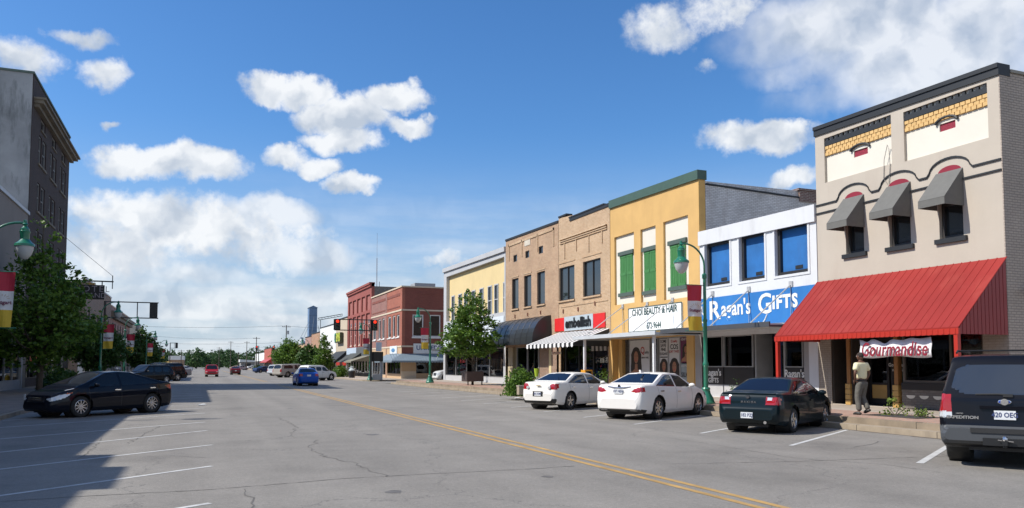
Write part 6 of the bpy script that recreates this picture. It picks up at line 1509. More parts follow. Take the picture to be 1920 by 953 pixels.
shrub('sprawling bright green plant spilling over the sidewalk step behind the white sedan', x + .15, y, ZS - .1, .72, .65, .92, 200, 24, .13, 21, LEAF_A)
pb = thing('planter_wall', 'low brown block planter wall beside the sprawling green plant', 'planter', (x + .9, y - 1.2, ZS))
obj('wall', MB().box(x - .6, x + 1.6, y - 1.55, y - 1.25, ZS, ZS + .38), CONC, pb); obj('cap', MB().box(x - .62, x + 1.62, y - 1.57, y - 1.23, ZS + .381, ZS + .44), WALKC, pb)
x = 17.2; y = PX(638, 705, x)[0]; shrub('round clipped green bush at the corner of the next block', x, y, .15, 1.0, 1.0, 1.15, 120, 16, .2, 22, LEAF_A)
x = -8.6; y = PX(125, 715, x)[0] - 2.5; shrub('low dark hedge behind the black sedan on the left', x, y, ZL, 1.1, 3.0, 1.0, 200, 16, .2, 23, LEAF_B, cat='hedge', name='hedge')
x, y, _ = GN(1376, 742, ZS); shrub('small green plant growing at the foot of the gift shop', 21.1, PX(1378, 735, 21.1)[0], ZS, .15, .25, .5, 12, 10, .08, 24, LEAF_B)
shrub('flowering green plant behind the roof of the white sedan', 20.6, PX(1130, 700, 20.6)[0], ZS, .25, .5, .85, 26, 12, .09, 25, LEAF_A); 
shrub('low bush at the far right corner by the utility pole', 17.5, 256, .15, 1.6, 1.6, 1.2, 60, 14, .35, 26, LEAF_B)
x, y, _ = GN(1690, 781, ZS)
soil = obj('tree_pit', MB().box(x - .5, x + .5, y - .9, y + .9, ZS + .003, ZS + .012), mat('dark_soil', (.05, .045, .04), .95, .3, 9)); soil['kind'] = 'structure'
wd = shrub('leafy weed sprouting from the tree pit near the walking man', x + .05, y + .25, ZS, .14, .4, .42, 13, 8, .08, 27, leaf_mat('weed_leaf', (.10, .19, .03), (.22, .26, .05)), 'weed', 'weed', .06)
shrub('low yellowish weed on the right of the tree pit', x + .1, y - .55, ZS, .22, .4, .1, 20, 8, .06, 28, leaf_mat('weed_leaf', (.1, .19, .03), (.22, .26, .05)), 'weed', 'weed', .05)
# far tree line
rr = random.Random(31)
kinds = ['broad distant tree with rounded crown', 'tall distant tree', 'low wide distant tree', 'dark distant tree']
def ftree(u, vtop, Y, wpx, seed, lab):
    x, zt = PY(u, vtop, Y); depth = Y * .93; R = wpx / F * depth / 2
    tree('distant_tree', lab, x, Y, 0, zt, [(.08, R * .7), (.3, R), (.6, R * .92), (.85, R * .6), (1, R * .15)], .3, 130, 9, max(.7, R * .20), seed, LEAF_D, R * .20, limbs=3, group='trees closing the end of the street', lumps=.25)
far = [(300, 660, 420, 30, 'leftmost far tree seen over the low canopy'), (318, 655, 430, 34, 'far tree behind the low white warehouse'), (335, 658, 440, 28, 'far tree just right of the white warehouse roof'), (352, 657, 400, 26, 'far tree left of the tallest round one'),
       (369, 652, 380, 36, 'tallest round far tree left of the street end'), (386, 662, 430, 22, 'small far tree in the dip of the tree line'), (398, 655, 440, 26, 'far tree right of the dip'), (413, 654, 420, 26, 'far tree behind the distant crossarm pole'), (429, 654, 400, 28, 'dark far tree right of the crossarm pole'),
       (444, 662, 440, 26, 'low far tree above the end of the road'), (459, 660, 430, 24, 'far tree left of the far traffic light'), (472, 654, 420, 28, 'far tree behind the short utility pole'), (487, 655, 430, 28, 'far tree behind the far traffic light'), (503, 650, 420, 30, 'far tree between the two far red lights'), (519, 654, 420, 26, 'far tree behind the second red light')]
for i, (u, v, Y, wd_, lb) in enumerate(far): ftree(u, v, Y, wd_, 40 + i, lb)
tl = MB()
V, C = crown_leaves((0, 0, 0), [(0, 1), (1, 1)], 1, 10, 2, 1, 1)
g = np.random.default_rng(77); n = 9000
P = np.stack([g.uniform(-260, 420, n), g.uniform(520, 560, n), g.uniform(0, 1, n)], 1); P[:, 2] = P[:, 2] * (8.5 + 1.5 * np.sin(P[:, 0] * .11) + 1.2 * np.sin(P[:, 0] * .37 + 1))
s = g.uniform(1.0, 2.4, n); a = g.normal(0, 1, (n, 3)); a /= np.linalg.norm(a, axis=1)[:, None]; b = np.cross(a, g.normal(0, 1, (n, 3))); b /= np.linalg.norm(b, axis=1)[:, None]; a *= s[:, None]; b *= s[:, None] * .7
ft = np_mesh('distant_wood', np.stack([P - a, P - b, P + a, P + b], 1).reshape(-1, 3), n, LEAF_D, None); ft['kind'] = 'stuff'; ft['label'] = 'hazy green belt of woodland along the horizon'; ft['category'] = 'woodland'
# ================================================================= vehicles
def interp(pts, x):
    xs = [p[0] for p in pts]; zs = [p[1] for p in pts]; return np.interp(x, xs, zs)
def smooth_prof(pts, n=400, k=5):
    xs = np.linspace(pts[0][0], pts[-1][0], n); z = interp(pts, xs)
    ker = np.ones(k) / k; zp = np.pad(z, k // 2, mode='edge'); z = np.convolve(zp, ker, 'valid')[:n]; return list(zip(xs, z))
def in_poly(px, py, poly):
    r = np.zeros(px.shape, bool); n = len(poly)
    for i in range(n):
        x1, y1 = poly[i]; x2, y2 = poly[(i + 1) % n]
        c = ((y1 > py) != (y2 > py)) & (px < (x2 - x1) * (py - y1) / (y2 - y1 + 1e-12) + x1); r ^= c
    return r
def rounded(poly, k=2):
    for _ in range(k):
        q = []
        for i in range(len(poly)):
            a, b = np.array(poly[i]), np.array(poly[(i + 1) % len(poly)]); q += [tuple(a * .8 + b * .2), tuple(a * .2 + b * .8)]
        poly = q
    return poly
def snap(X, Z, poly, tol):
    best = np.full(X.shape, 1e9); bx = X.copy(); bz = Z.copy(); n = len(poly)
    for i in range(n):
        a = np.array(poly[i]); b = np.array(poly[(i + 1) % n]); d = b - a; L2 = (d @ d) + 1e-12
        t = np.clip(((X - a[0]) * d[0] + (Z - a[1]) * d[1]) / L2, 0, 1); qx = a[0] + t * d[0]; qz = a[1] + t * d[1]
        ds = (X - qx) ** 2 + (Z - qz) ** 2; m_ = ds < best; best[m_] = ds[m_]; bx[m_] = qx[m_]; bz[m_] = qz[m_]
    m_ = best < tol * tol; X[m_] = bx[m_]; Z[m_] = bz[m_]
GLASSC = mat('car_glass', (.010, .012, .014), .03, 0, spec=.5, coat=0)
GLASSB = mat('car_glass_bluish', (.006, .008, .016), .03, 0, spec=.45, coat=0)
PLAST = mat('car_black_plastic', (.02, .02, .021), .55, .05)
LAMPR = mat('tail_light_red', (.32, .006, .008), .15, 0, coat=1.0)
LAMPW = mat('clear_light', (.6, .62, .64), .08, 0, coat=1.0, metal=.2)
LAMPA = mat('amber_light', (.55, .10, .01), .15, 0, coat=1.0)
ALLOY = mat('alloy_wheel', (.50, .50, .51), .25, 0, metal=.85)
PLATEM = mat('number_plate', (.66, .68, .70), .4, 0)
def wheel(root, x, y, r, wd, side, spokes=5, rim=ALLOY, sw=.07):
    """side=+1 outer face towards +y"""
    t = obj('wheel', MB().lathe((x, y, r), [(r * .66, -wd / 2), (r * .9, -wd / 2), (r, -wd * .36), (r, wd * .36), (r * .9, wd / 2), (r * .70, wd / 2), (r * .64, wd * .42), (r * .64, -wd / 2)], 28, ax='y'), RUBBER, root, smooth=True, sharp=50)
    mb = MB(); yo = y + side * wd * .40; R = r * .66
    mb.lathe((x, yo, r), [(R, side * .02), (R * .94, side * .025), (R * .90, -side * .01), (R * .88, -side * .05)], 28, ax='y')
    for k in range(spokes):
        a = 2 * math.pi * k / spokes + .3; c, s = math.cos(a), math.sin(a); px, pz = -s, c
        q = [(x + c * R * .12 + px * sw * .45, z_) for z_ in ()]
        pts = []
        for (rad, hw) in ((R * .1, sw * .6), (R * .95, sw * .42)):
            for sg in (-1, 1): pts.append((x + c * rad + px * hw * sg, r + s * rad + pz * hw * sg))
        a0, a1, b0, b1 = pts
        mb.prism([(a0[0], yo, a0[1]), (a1[0], yo, a1[1]), (b1[0], yo + side * .01, b1[1]), (b0[0], yo + side * .01, b0[1])], (0, -side * .03, 0))
    mb.lathe((x, yo, r), [(0, side * .02), (R * .2, side * .015), (R * .22, -side * .03)], 12, ax='y')
    obj('rim', mb, rim, t, smooth=True, sharp=30)
    obj('hub_dark', MB().lathe((x, y + side * wd * .22, r), [(0, 0), (R * .98, 0)], 20, ax='y'), PLAST, t)
    return t
def car(P, label, cat, x, y, heading, z=.006, group=None, nm='parked_car', plate=None):
    """x runs from the tail (0) to the nose (L); heading in degrees"""
    L, W = P['L'], P['W']; hw0 = W / 2; cell = P.get('cell', .035)
    root = thing(nm, label, cat, (x, y, z), R_(heading), group, local=True)
    top = smooth_prof(P['top'], 700, P.get('sm', 9)); belt = P['belt']; bot = P['bot']; plan = smooth_prof(P['plan'], 500, 9)
    # stations, dense where the roof line is steep
    fx = np.linspace(0, L, 3000); fz = interp(top, fx); fp = interp(plan, fx) * hw0
    s = np.concatenate([[0], np.cumsum(np.sqrt(np.diff(fx) ** 2 + np.diff(fz) ** 2 + np.diff(fp) ** 2))]); ns = int(s[-1] / cell)
    xs = np.interp(np.linspace(0, s[-1], ns), s, fx); xs[0], xs[-1] = 0, L
    nA, nB, nC, nD = 5, max(6, int(.75 / cell)), max(6, int(.5 / cell)), max(6, int(.75 / cell)); rows = []
    ym = P.get('side', [(0, .90), (.12, .965), (.35, .995), (.55, 1.0), (.8, .985), (1, .945)])
    tk = P.get('tumble', .42); te = P.get('edge', .86); fl = P.get('flat', .55)
    for xx in xs:
        t = float(interp(top, xx)); w_ = hw0 * float(interp(plan, xx)); zb = float(interp(bot, xx)); b = min(float(interp(belt, xx)), t - .015); b = max(b, zb + .03)
        row = []
        for k in range(nA): f = k / nA; row.append((w_ * ym[0][1] * f, zb + .0))
        for k in range(nB): f = k / nB; row.append((w_ * float(interp(ym, f)), zb + (b - zb) * f))
        yb = w_ * ym[-1][1]; ye = max(yb - tk * (t - b) - .02, yb * .5); ze = b + te * (t - b)
        for k in range(nC): f = k / nC; row.append((yb + (ye - yb) * f + .012 * math.sin(f * math.pi), b + (ze - b) * f))
        for k in range(nD + 1): a = math.pi / 2 * k / nD; row.append((ye * math.cos(a), ze + (t - ze) * math.sin(a) ** fl))
        rows.append(row)
    A = np.array(rows); Nx, Nv = A.shape[:2]; X = np.repeat(xs[:, None], Nv, 1); Yv = A[:, :, 0].copy(); Z = A[:, :, 1].copy()
    iB, iC = nA, nA + nB
    sidepolys = [q[1] for q in P['glass']] + [[(cx + P['wr'] * math.cos(a), P['rw'] + .02 + P['wr'] * math.sin(a)) for a in np.linspace(0, 2 * math.pi, 40, endpoint=False)] for cx in P['axle']]
    sx, sz = X[:, iB:nA + nB + nC], Z[:, iB:nA + nB + nC]
    for pl in sidepolys: snap(sx, sz, pl, cell * .55)
    X[:, iB:nA + nB + nC] = sx; Z[:, iB:nA + nB + nC] = sz
    for (n_, poly, mm) in P.get('plan_glass', []):
        a_, b_ = X[:, iC:].copy(), Yv[:, iC:].copy(); k_ = b_ > .02; snap(a_, b_, poly, cell * .5); X[:, iC:] = np.where(k_, a_, X[:, iC:]); Yv[:, iC:] = np.where(k_, b_, Yv[:, iC:])
    ir = int((xs < .42).sum())
    for (n_, poly, mm, end) in P.get('end_parts', []):
        if end != 'rear': continue
        a_, b_ = Yv[:ir, iB:].copy(), Z[:ir, iB:].copy(); k_ = a_ > .02; snap(a_, b_, poly, cell * .5); Yv[:ir, iB:] = np.where(k_, a_, Yv[:ir, iB:]); Z[:ir, iB:] = np.where(k_, b_, Z[:ir, iB:])
    verts = []; 
    for sg in (1, -1): verts.append(np.stack([X - L / 2, sg * Yv, Z], 2).reshape(-1, 3))
    V = np.concatenate(verts); I = np.arange(Nx * Nv).reshape(Nx, Nv); q0 = np.stack([I[:-1, :-1], I[1:, :-1], I[1:, 1:], I[:-1, 1:]], 2).reshape(-1, 4)
    Fs = [q0, q0[:, ::-1] + Nx * Nv]; side = np.concatenate([np.ones(len(q0)), -np.ones(len(q0))]); Fa = np.concatenate(Fs)
    jj = np.tile(np.tile(np.arange(Nv - 1), Nx - 1), 2); C = V[Fa].mean(1); cx, cy, cz = C[:, 0] + L / 2, np.abs(C[:, 1]), C[:, 2]
    nrm = np.cross(V[Fa[:, 1]] - V[Fa[:, 0]], V[Fa[:, 3]] - V[Fa[:, 0]]); nrm /= np.linalg.norm(nrm, axis=1)[:, None] + 1e-9
    cls = np.zeros(len(Fa), int); names = ['body']; mats_ = [P['paint']]
    def add(n_, mk, mm): names.append(n_); mats_.append(mm); cls[mk] = len(names) - 1
    rear = cx < L * .45; sideish = np.abs(nrm[:, 1]) > .5
    if 'lower' in P:
        for (n_, fn, mm) in P['lower']: add(n_, fn(cx, cy, cz), mm)
    for (n_, poly, mm) in P['glass']:
        for sg in (1, -1): add(n_, in_poly(cx, cz, poly) & (jj >= iB) & (jj < nA + nB + nC) & (side == sg), mm)
    for (n_, poly, mm) in P.get('plan_glass', []): add(n_, in_poly(cx, cy, poly) & (jj >= iC) & (np.abs(nrm[:, 2]) < .985) & (cz > float(min(q[1] for q in belt)) ), mm)
    for (n_, poly, mm, end) in P.get('end_parts', []):
        for sg in ((1, -1) if n_ not in ('rear_window', 'grille', 'lower_grille', 'brake_light', 'rear_bumper', 'step_pad') else (0,)):
            k_ = in_poly(cy, cz, poly) & ((cx < .42) if end == 'rear' else (cx > L - .5)) & ((np.abs(nrm[:, 0]) > .28))
            if sg: k_ &= side == sg
            add(n_, k_, mm)
    for (n_, poly, mm) in P.get('side_parts', []):
        for sg in (1, -1):
            k_ = in_poly(cx, cz, poly) & (side == sg) & (jj < nA + nB + nC + nD // 3) & (cy > hw0 * .55)
            add(n_, k_, mm)
    dele = np.zeros(len(Fa), bool)
    for c_ in P['axle']: dele |= ((cx - c_) ** 2 + (cz - P['rw'] - .02) ** 2 < P['wr'] ** 2) & (cy > hw0 * .50) & (jj < iC)
    merged = {}
    for k, n_ in enumerate(names):
        mk = (cls == k) & ~dele
        if not mk.any(): continue
        f = Fa[mk]; u, inv = np.unique(f, return_inverse=True); inv = inv.reshape(f.shape)
        me = bpy.data.meshes.new(n_); me.from_pydata(V[u].tolist(), [], inv.tolist()); me.update()
        bm = bmesh.new(); bm.from_mesh(me); bmesh.ops.remove_doubles(bm, verts=bm.verts, dist=.0012)
        if k == 0:
            for xe_ in (-L / 2, L / 2):
                vs = [v for v in bm.verts if abs(v.co.x - xe_) < 1e-4]
                if len(vs) > 3:
                    up = sorted([v for v in vs if v.co.y >= 0], key=lambda v: v.co.z); 
            bm.normal_update()
        bm.to_mesh(me); bm.free()
        link(n_, me, root, mats_[k], True, 38)
    # tail and nose caps
    for i_, n_ in ((0, 'rear_cap'), (Nx - 1, 'nose_cap')):
        ring = [(float(X[i_, j] - L / 2), float(Yv[i_, j]), float(Z[i_, j])) for j in range(Nv)]; ring2 = [(a, -b, c) for a, b, c in reversed(ring)]
        obj(n_, MB().quad(*(ring + ring2)), P.get('capmat', P['paint']), root)
    r, ww = P['rw'], P.get('ww', .22)
    wl = MB()
    for c_ in P['axle']:
        for sg in (1, -1):
            yo = sg * hw0 * .93; yi = sg * (hw0 - .42)
            wl.lathe((c_ - L / 2, 0, r + .02), [(P['wr'] + .012, yo), (P['wr'] + .012, yi), (.02, yi)], 24, ax='y')
            wheel(root, c_ - L / 2, sg * (hw0 - ww / 2 - .035), r, ww, sg, P.get('spokes', 5), P.get('rim', ALLOY), P.get('sw', .07))
    obj('wheel_well', wl, PLAST, root)
    obj('underbody', MB().box(-L / 2 + .3, L / 2 - .3, -hw0 + .45, hw0 - .45, float(min(q[1] for q in bot)) - .02, float(min(q[1] for q in bot)) + .12), PLAST, root)
    def ysurf(xx, zz):
        i = int(np.argmin(np.abs(xs - xx))); zr = A[i, iB:nA + nB + nC, 1]; yr = A[i, iB:nA + nB + nC, 0]; return float(np.interp(zz, zr, yr))
    def seam(xx, z0, z1, lean=0):
        mb = MB(); k = 10
        for sg in (1, -1):
            for i in range(k):
                za, zb_ = z0 + (z1 - z0) * i / k, z0 + (z1 - z0) * (i + 1) / k; xa, xb = xx + lean * i / k, xx + lean * (i + 1) / k
                ya_, yb_ = ysurf(xa, za) + .003, ysurf(xb, zb_) + .003
                mb.quad((xa - L / 2 - .006, sg * ya_, za), (xa - L / 2 + .006, sg * ya_, za), (xb - L / 2 + .006, sg * yb_, zb_), (xb - L / 2 - .006, sg * yb_, zb_))
        return mb
    for (xx, z0, z1, le) in P.get('seams', []): obj('door_seam', seam(xx, z0, z1, le), BLACK, root)
    for (xx, zz) in P.get('handles', []):
        for sg in (1, -1): yy = ysurf(xx, zz); obj('door_handle', MB().box(xx - L / 2 - .11, xx - L / 2 + .11, sg * (yy - .01), sg * (yy + .035), zz - .018, zz + .018), P.get('handle', CHROME), root)
    if 'mirror' in P:
        xx, zz = P['mirror']
        for sg in (1, -1): yy = ysurf(xx, zz - .04); obj('side_mirror', MB().sphere((xx - L / 2, sg * (yy + .14), zz + .02), .1, 12, 8, (.75, 1.15, .72)).box(xx - L / 2 - .02, xx - L / 2 + .03, sg * (yy - .03), sg * (yy + .08), zz - .05, zz - .02), P.get('mirmat', P['paint']), root, smooth=True, sharp=40)
    if plate:
        tx, pz, px_ = plate; pl = obj('number_plate', MB().box(-L / 2 + px_ - .02, -L / 2 + px_, -.155, .155, pz - .075, pz + .075), PLATEM, root)
        if tx:
            cu = bpy.data.curves.new('t', 'FONT'); cu.body = tx; cu.size = .115; cu.align_x = 'CENTER'; cu.align_y = 'CENTER'; cu.offset = .003; cu.resolution_u = 2; t_ = bpy.data.objects.new('t', cu); COL.objects.link(t_)
            me = bpy.data.meshes.new_from_object(t_.evaluated_get(bpy.context.evaluated_depsgraph_get())); bpy.data.objects.remove(t_); bpy.data.curves.remove(cu)
            me.transform(Matrix([[0, 0, -1, -L / 2 + px_ - .023], [-.85, 0, 0, 0], [0, 1, 0, pz], [0, 0, 0, 1]])); me.materials.clear(); link('plate_lettering', me, pl, mat('plate_ink', (.03, .05, .15), .6))
    root['_L'] = L; del root['_L']
    return root, ysurf
def lettering(root, s, size, x, y, z, m_, bold=.002, sx=1.0):
    cu = bpy.data.curves.new('t', 'FONT'); cu.body = s; cu.size = size; cu.align_x = 'CENTER'; cu.align_y = 'CENTER'; cu.offset = bold; cu.extrude = .003; t_ = bpy.data.objects.new('t', cu); COL.objects.link(t_)
    me = bpy.data.meshes.new_from_object(t_.evaluated_get(bpy.context.evaluated_depsgraph_get())); bpy.data.objects.remove(t_); bpy.data.curves.remove(cu)
    me.transform(Matrix([[0, 0, -1, x], [-sx, 0, 0, y], [0, 1, 0, z], [0, 0, 0, 1]])); me.materials.clear(); me.name = 'emblem'; return link('emblem', me, root, m_)
def sedan(L=4.85, W=1.82, H=1.45, paintm=None, deck=1.03, hood=.98, rear0=.62, cg=1.05, ch=3.55, axle=(.98, 3.75), cell=.04, glass=GLASSC, wb_rear=None, rw=.33, **k):
    """generic three-box car: cg = where the rear glass meets the deck, ch = where the windscreen meets the hood"""
    rg = k.get('rg', cg + .75); rf = k.get('rf', ch - .85); bt = k.get('beltz', .93)
    P = dict(L=L, W=W, paint=paintm, cell=cell, axle=axle, rw=rw, wr=rw + .055,
        top=[(0, rear0), (.05, rear0 + .06), (.09, deck - .12), (.15, deck - .01), (.28, deck + .012), (cg - .1, deck + .03), (cg, deck + .045), (rg - .12, H - .07), (rg, H - .025), ((rg + rf) / 2, H), (rf, H - .03), (rf + .12, H - .085), (ch, hood + .05), (ch + .12, hood + .02), (L - .75, hood - .10), (L - .35, hood - .19), (L - .12, hood - .29), (L - .05, .60), (L, .52)],
        belt=[(0, .55), (.12, deck - .09), (.3, deck - .05), (cg, bt + .06), (ch, bt - .03), (ch + .2, hood - .06), (L - .7, hood - .17), (L - .35, hood - .25), (L - .12, .62), (L, .47)],
        bot=[(0, .36), (.12, .26), (.5, .2), (L - .6, .19), (L - .12, .22), (L, .3)],
        plan=[(0, .70), (.04, .82), (.12, .90), (.3, .955), (.7, .99), (1.4, 1), (L - 1.2, 1), (L - .6, .955), (L - .25, .86), (L - .08, .74), (L, .60)])
    wl = [(cg - .02, bt + .085), (cg + .18, bt + .075), (ch - .28, bt + .005), (ch - .12, bt + .015), (rf + .08, H - .125), ((rg + rf) / 2, H - .085), (rg + .08, H - .10), (rg - .22, H - .19)]
    mid = k.get('bpillar', (rg + rf) / 2 + .05)
    q = k.get('qglass', cg + .10)
    g1 = [(q, bt + .10), (mid - .045, bt + .055), (mid - .045, H - .095), (rg + .10, H - .105), (rg - .12, H - .17)]
    g2 = [(mid + .045, bt + .05), (ch - .30, bt + .02), (ch - .22, bt + .04), (rf + .10, H - .135), (mid + .045, H - .095)]
    P['glass'] = [('rear_door_window', g1, glass), ('front_door_window', g2, glass)]
    yw = W / 2 * .945
    P['plan_glass'] = [('rear_window', [(cg + .04, 0), (cg + .04, yw - .12), (rg - .10, yw - .30), (rg - .06, 0)], k.get('rglass', glass)), ('windshield', [(ch - .04, 0), (ch - .04, yw - .10), (rf + .10, yw - .29), (rf + .06, 0)], glass)]
    P['seams'] = [(mid, .32, bt + .04, 0), (q + .12, .62, bt + .06, -.05), (ch - .25, .32, bt, .03)]
    P['handles'] = [(mid - .16, bt - .09), (q + .22, bt - .06)] if False else [(mid + .28, bt - .10), (q + .36, bt - .07)]
    P['handles'] = [(mid + .16, bt - .10), (q + .30, bt - .07)]
    P['mirror'] = (ch - .42, bt + .06)
    return P
WCAR = paint('white_car_paint', (.72, .70, .66)); PEARL = paint('pearl_car_paint', (.74, .72, .69)); BCAR = paint('black_car_paint', (.006, .007, .009)); TEAL = paint('dark_teal_paint', (.005, .012, .016)); NAVYC = paint('blue_black_paint', (.006, .008, .014))
BLUEC = paint('blue_car_paint', (.008, .075, .36)); REDC = paint('red_car_paint', (.30, .012, .018)); SILV = paint('silver_tan_paint', (.34, .32, .29)); 
# --- pearl sedan
P = sedan(5.0, 1.86, 1.50, PEARL, deck=1.10, hood=1.0, rear0=.66, cg=.85, ch=3.60, axle=(1.06, 3.90), cell=.03, rglass=GLASSB, rw=.355, beltz=.97, rg=1.75, rf=2.75, bpillar=2.25, spokes=7)
P.update(spokes=7, sw=.06)
P['lower'] = [('lower_bumper', lambda x, y, z: (z < .34) & (x < .35), PLAST)]
P['end_parts'] = [('tail_light', [(.44, .90), (.56, .99), (.95, 1.04), (.95, .90), (.62, .86)], LAMPR, 'rear')]
P['side_parts'] = [('tail_light', [(0, .90), (.0, 1.05), (.30, 1.02), (.14, .92)], LAMPR), ('headlight', [(4.45, .62), (4.98, .55), (4.8, .74), (4.35, .82)], LAMPW)]
bx, by = 14.55, 23.0
c1, _ = car(P, 'pearl white sedan with chrome trunk bar and slim red tail lights beside the green lamp', 'car', bx, by, 29, plate=('107 NEH', .90, .055), group='cars parked along the right kerb')
obj('chrome_bar', MB().tube([(-2.5 + .13, -.42, 1.04), (-2.5 + .095, -.2, 1.02), (-2.5 + .09, 0, 1.01), (-2.5 + .095, .2, 1.02), (-2.5 + .13, .42, 1.04)], .024, 6), CHROME, c1)
obj('exhaust', MB().box(-2.44, -2.30, -.66, -.42, .3, .37).box(-2.44, -2.30, .42, .66, .3, .37), CHROME, c1); obj('antenna', MB().prism([(-1.05, -.03, 1.47), (-.85, -.03, 1.48), (-1.03, 0, 1.57)], (0, .06, 0)), PEARL, c1)
obj('emblem', MB().lathe((-2.385, 0, 1.06), [(0, -.02), (.05, -.02), (.05, 0)], 12, ax='x'), CHROME, c1)
# --- white sedan
P = sedan(4.87, 1.79, 1.45, WCAR, deck=1.06, hood=.98, rear0=.62, cg=.78, ch=3.55, axle=(1.0, 3.83), cell=.03, rglass=GLASSB, rw=.335, beltz=.94, rg=1.6, rf=2.75, bpillar=2.25)
P['lower'] = [('lower_bumper', lambda x, y, z: (z < .44) & (x < .16), PLAST)]
P['end_parts'] = [('tail_light', [(.42, .80), (.55, .98), (.60, 1.02), (.95, 1.02), (.95, .78)], LAMPR, 'rear')]
P['side_parts'] = [('tail_light', [(0, .78), (.0, 1.0), (.14, 1.0), (.2, .80)], LAMPR), ('headlight', [(4.3, .66), (4.84, .58), (4.7, .76), (4.25, .82)], LAMPW)]
c2c, _ = car(P, 'white sedan with round reversing lights and dark lower bumper beside the leafy plant', 'car', 14.35, 28.9, 29, plate=('456 KMP', .62, .0), group='cars parked along the right kerb')
for s in (1, -1): obj('reversing_light', MB().lathe((-2.435 + .075, s * .52, .86), [(0, -.05), (.055, -.05), (.06, 0)], 12, ax='x'), LAMPW, c2c)
obj('plate_recess', MB().box(-2.44, -2.432, -.24, .24, .52, .72), PLAST, c2c); obj('emblem', MB().box(-2.40, -2.37, -.09, .09, .92, .95), mat('gold_emblem', (.4, .28, .08), .4), c2c)
obj('antenna', MB().tube([(-1.1, 0, 1.43), (-1.2, 0, 1.55)], .015, 5), BLACK, c2c)
# --- dark older sedan
P = sedan(4.81, 1.77, 1.41, TEAL, deck=1.02, hood=.94, rear0=.60, cg=.88, ch=3.45, axle=(1.0, 3.70), cell=.028, rglass=GLASSB, rw=.32, beltz=.90, rg=1.65, rf=2.65, bpillar=2.2)
P['end_parts'] = [('tail_light', [(.46, .74), (.46, .93), (.95, .93), (.95, .74)], LAMPR, 'rear'), ('reversing_light', [(.50, .85), (.50, .925), (.66, .925), (.66, .85)], LAMPW, 'rear'), ('turn_light', [(.66, .85), (.66, .93), (.95, .93), (.95, .85)], LAMPA, 'rear')]
P['side_parts'] = [('tail_light', [(0, .74), (.0, .93), (.20, .93), (.20, .74)], LAMPR), ('headlight', [(4.3, .60), (4.78, .52), (4.62, .70), (4.25, .74)], LAMPW)]
P['handle'] = TEAL
c3c, _ = car(P, 'dark teal black older sedan with red and clear tail lights facing the red canopy', 'car', 15.0, 17.4, 30, plate=('182 PZJ', .47, -.005), group='cars parked along the right kerb')
lettering(c3c, 'M A X I M A', .075, -2.405 + .062, -.02, .80, CHROME, .003); obj('emblem', MB().lathe((-2.405 + .10, 0, .93), [(0, -.03), (.045, -.03), (.045, 0)], 12, ax='x'), CHROME, c3c)
obj('exhaust', MB().tube([(-2.38, -.45, .30), (-2.2, -.45, .30)], .04, 8), CHROME, c3c); obj('spoiler_lip', MB().box(-2.27, -2.2, -.68, .68, 1.0, 1.025), TEAL, c3c)
# --- black mid-size sedan on the left, nose to the kerb
P = sedan(4.82, 1.84, 1.53, NAVYC, deck=1.12, hood=1.03, rear0=.66, cg=.62, ch=3.75, axle=(1.0, 3.80), cell=.03, rw=.35, beltz=.98, rg=1.75, rf=2.75, bpillar=2.3)
P.update(spokes=10, sw=.035)
P['end_parts'] = [('tail_light', [(.45, .84), (.50, .98), (.95, 1.02), (.95, .82)], LAMPR, 'rear'), ('grille', [(0, .50), (0, .68), (.42, .70), (.38, .52)], BLACK, 'front')]
P['side_parts'] = [('tail_light', [(0, .82), (.0, 1.02), (.42, .98), (.25, .86)], LAMPR), ('headlight', [(4.15, .80), (4.35, .66), (4.74, .55), (4.78, .64), (4.5, .76)], LAMPW), ('turn_light', [(4.08, .83), (4.15, .785), (4.3, .78), (4.28, .815)], LAMPA)]
fw = Vector(GN(148, 783)[:2]); hd = 180 + 43; dv = Vector((math.cos(R_(hd)), math.sin(R_(hd)))); sdv = Vector((-dv.y, dv.x))   # left side of the car
ctr = fw - dv * (3.80 - 2.41) - sdv * (.92 - .14)
c4, _ = car(P, 'black sedan with bright alloy wheels parked nose to the left kerb in the foreground', 'car', ctr.x, ctr.y, hd, plate=None, group='cars parked along the left kerb')
obj('chrome_strip', MB().tube([(-.9, s_ * .83, 1.0) for s_ in ()] or [(1.45, .80, .985), (1.9, .74, .90)], .012, 5), CHROME, c4)
obj('grille_bar', MB().tube([(2.40, -.35, .60), (2.44, 0, .62), (2.40, .35, .60)], .012, 5).tube([(2.40, -.33, .66), (2.43, 0, .68), (2.40, .33, .66)], .012, 5), CHROME, c4)
obj('front_plate_corner', MB().box(2.405, 2.43, -.52, -.46, .58, .78), LAMPW, c4)

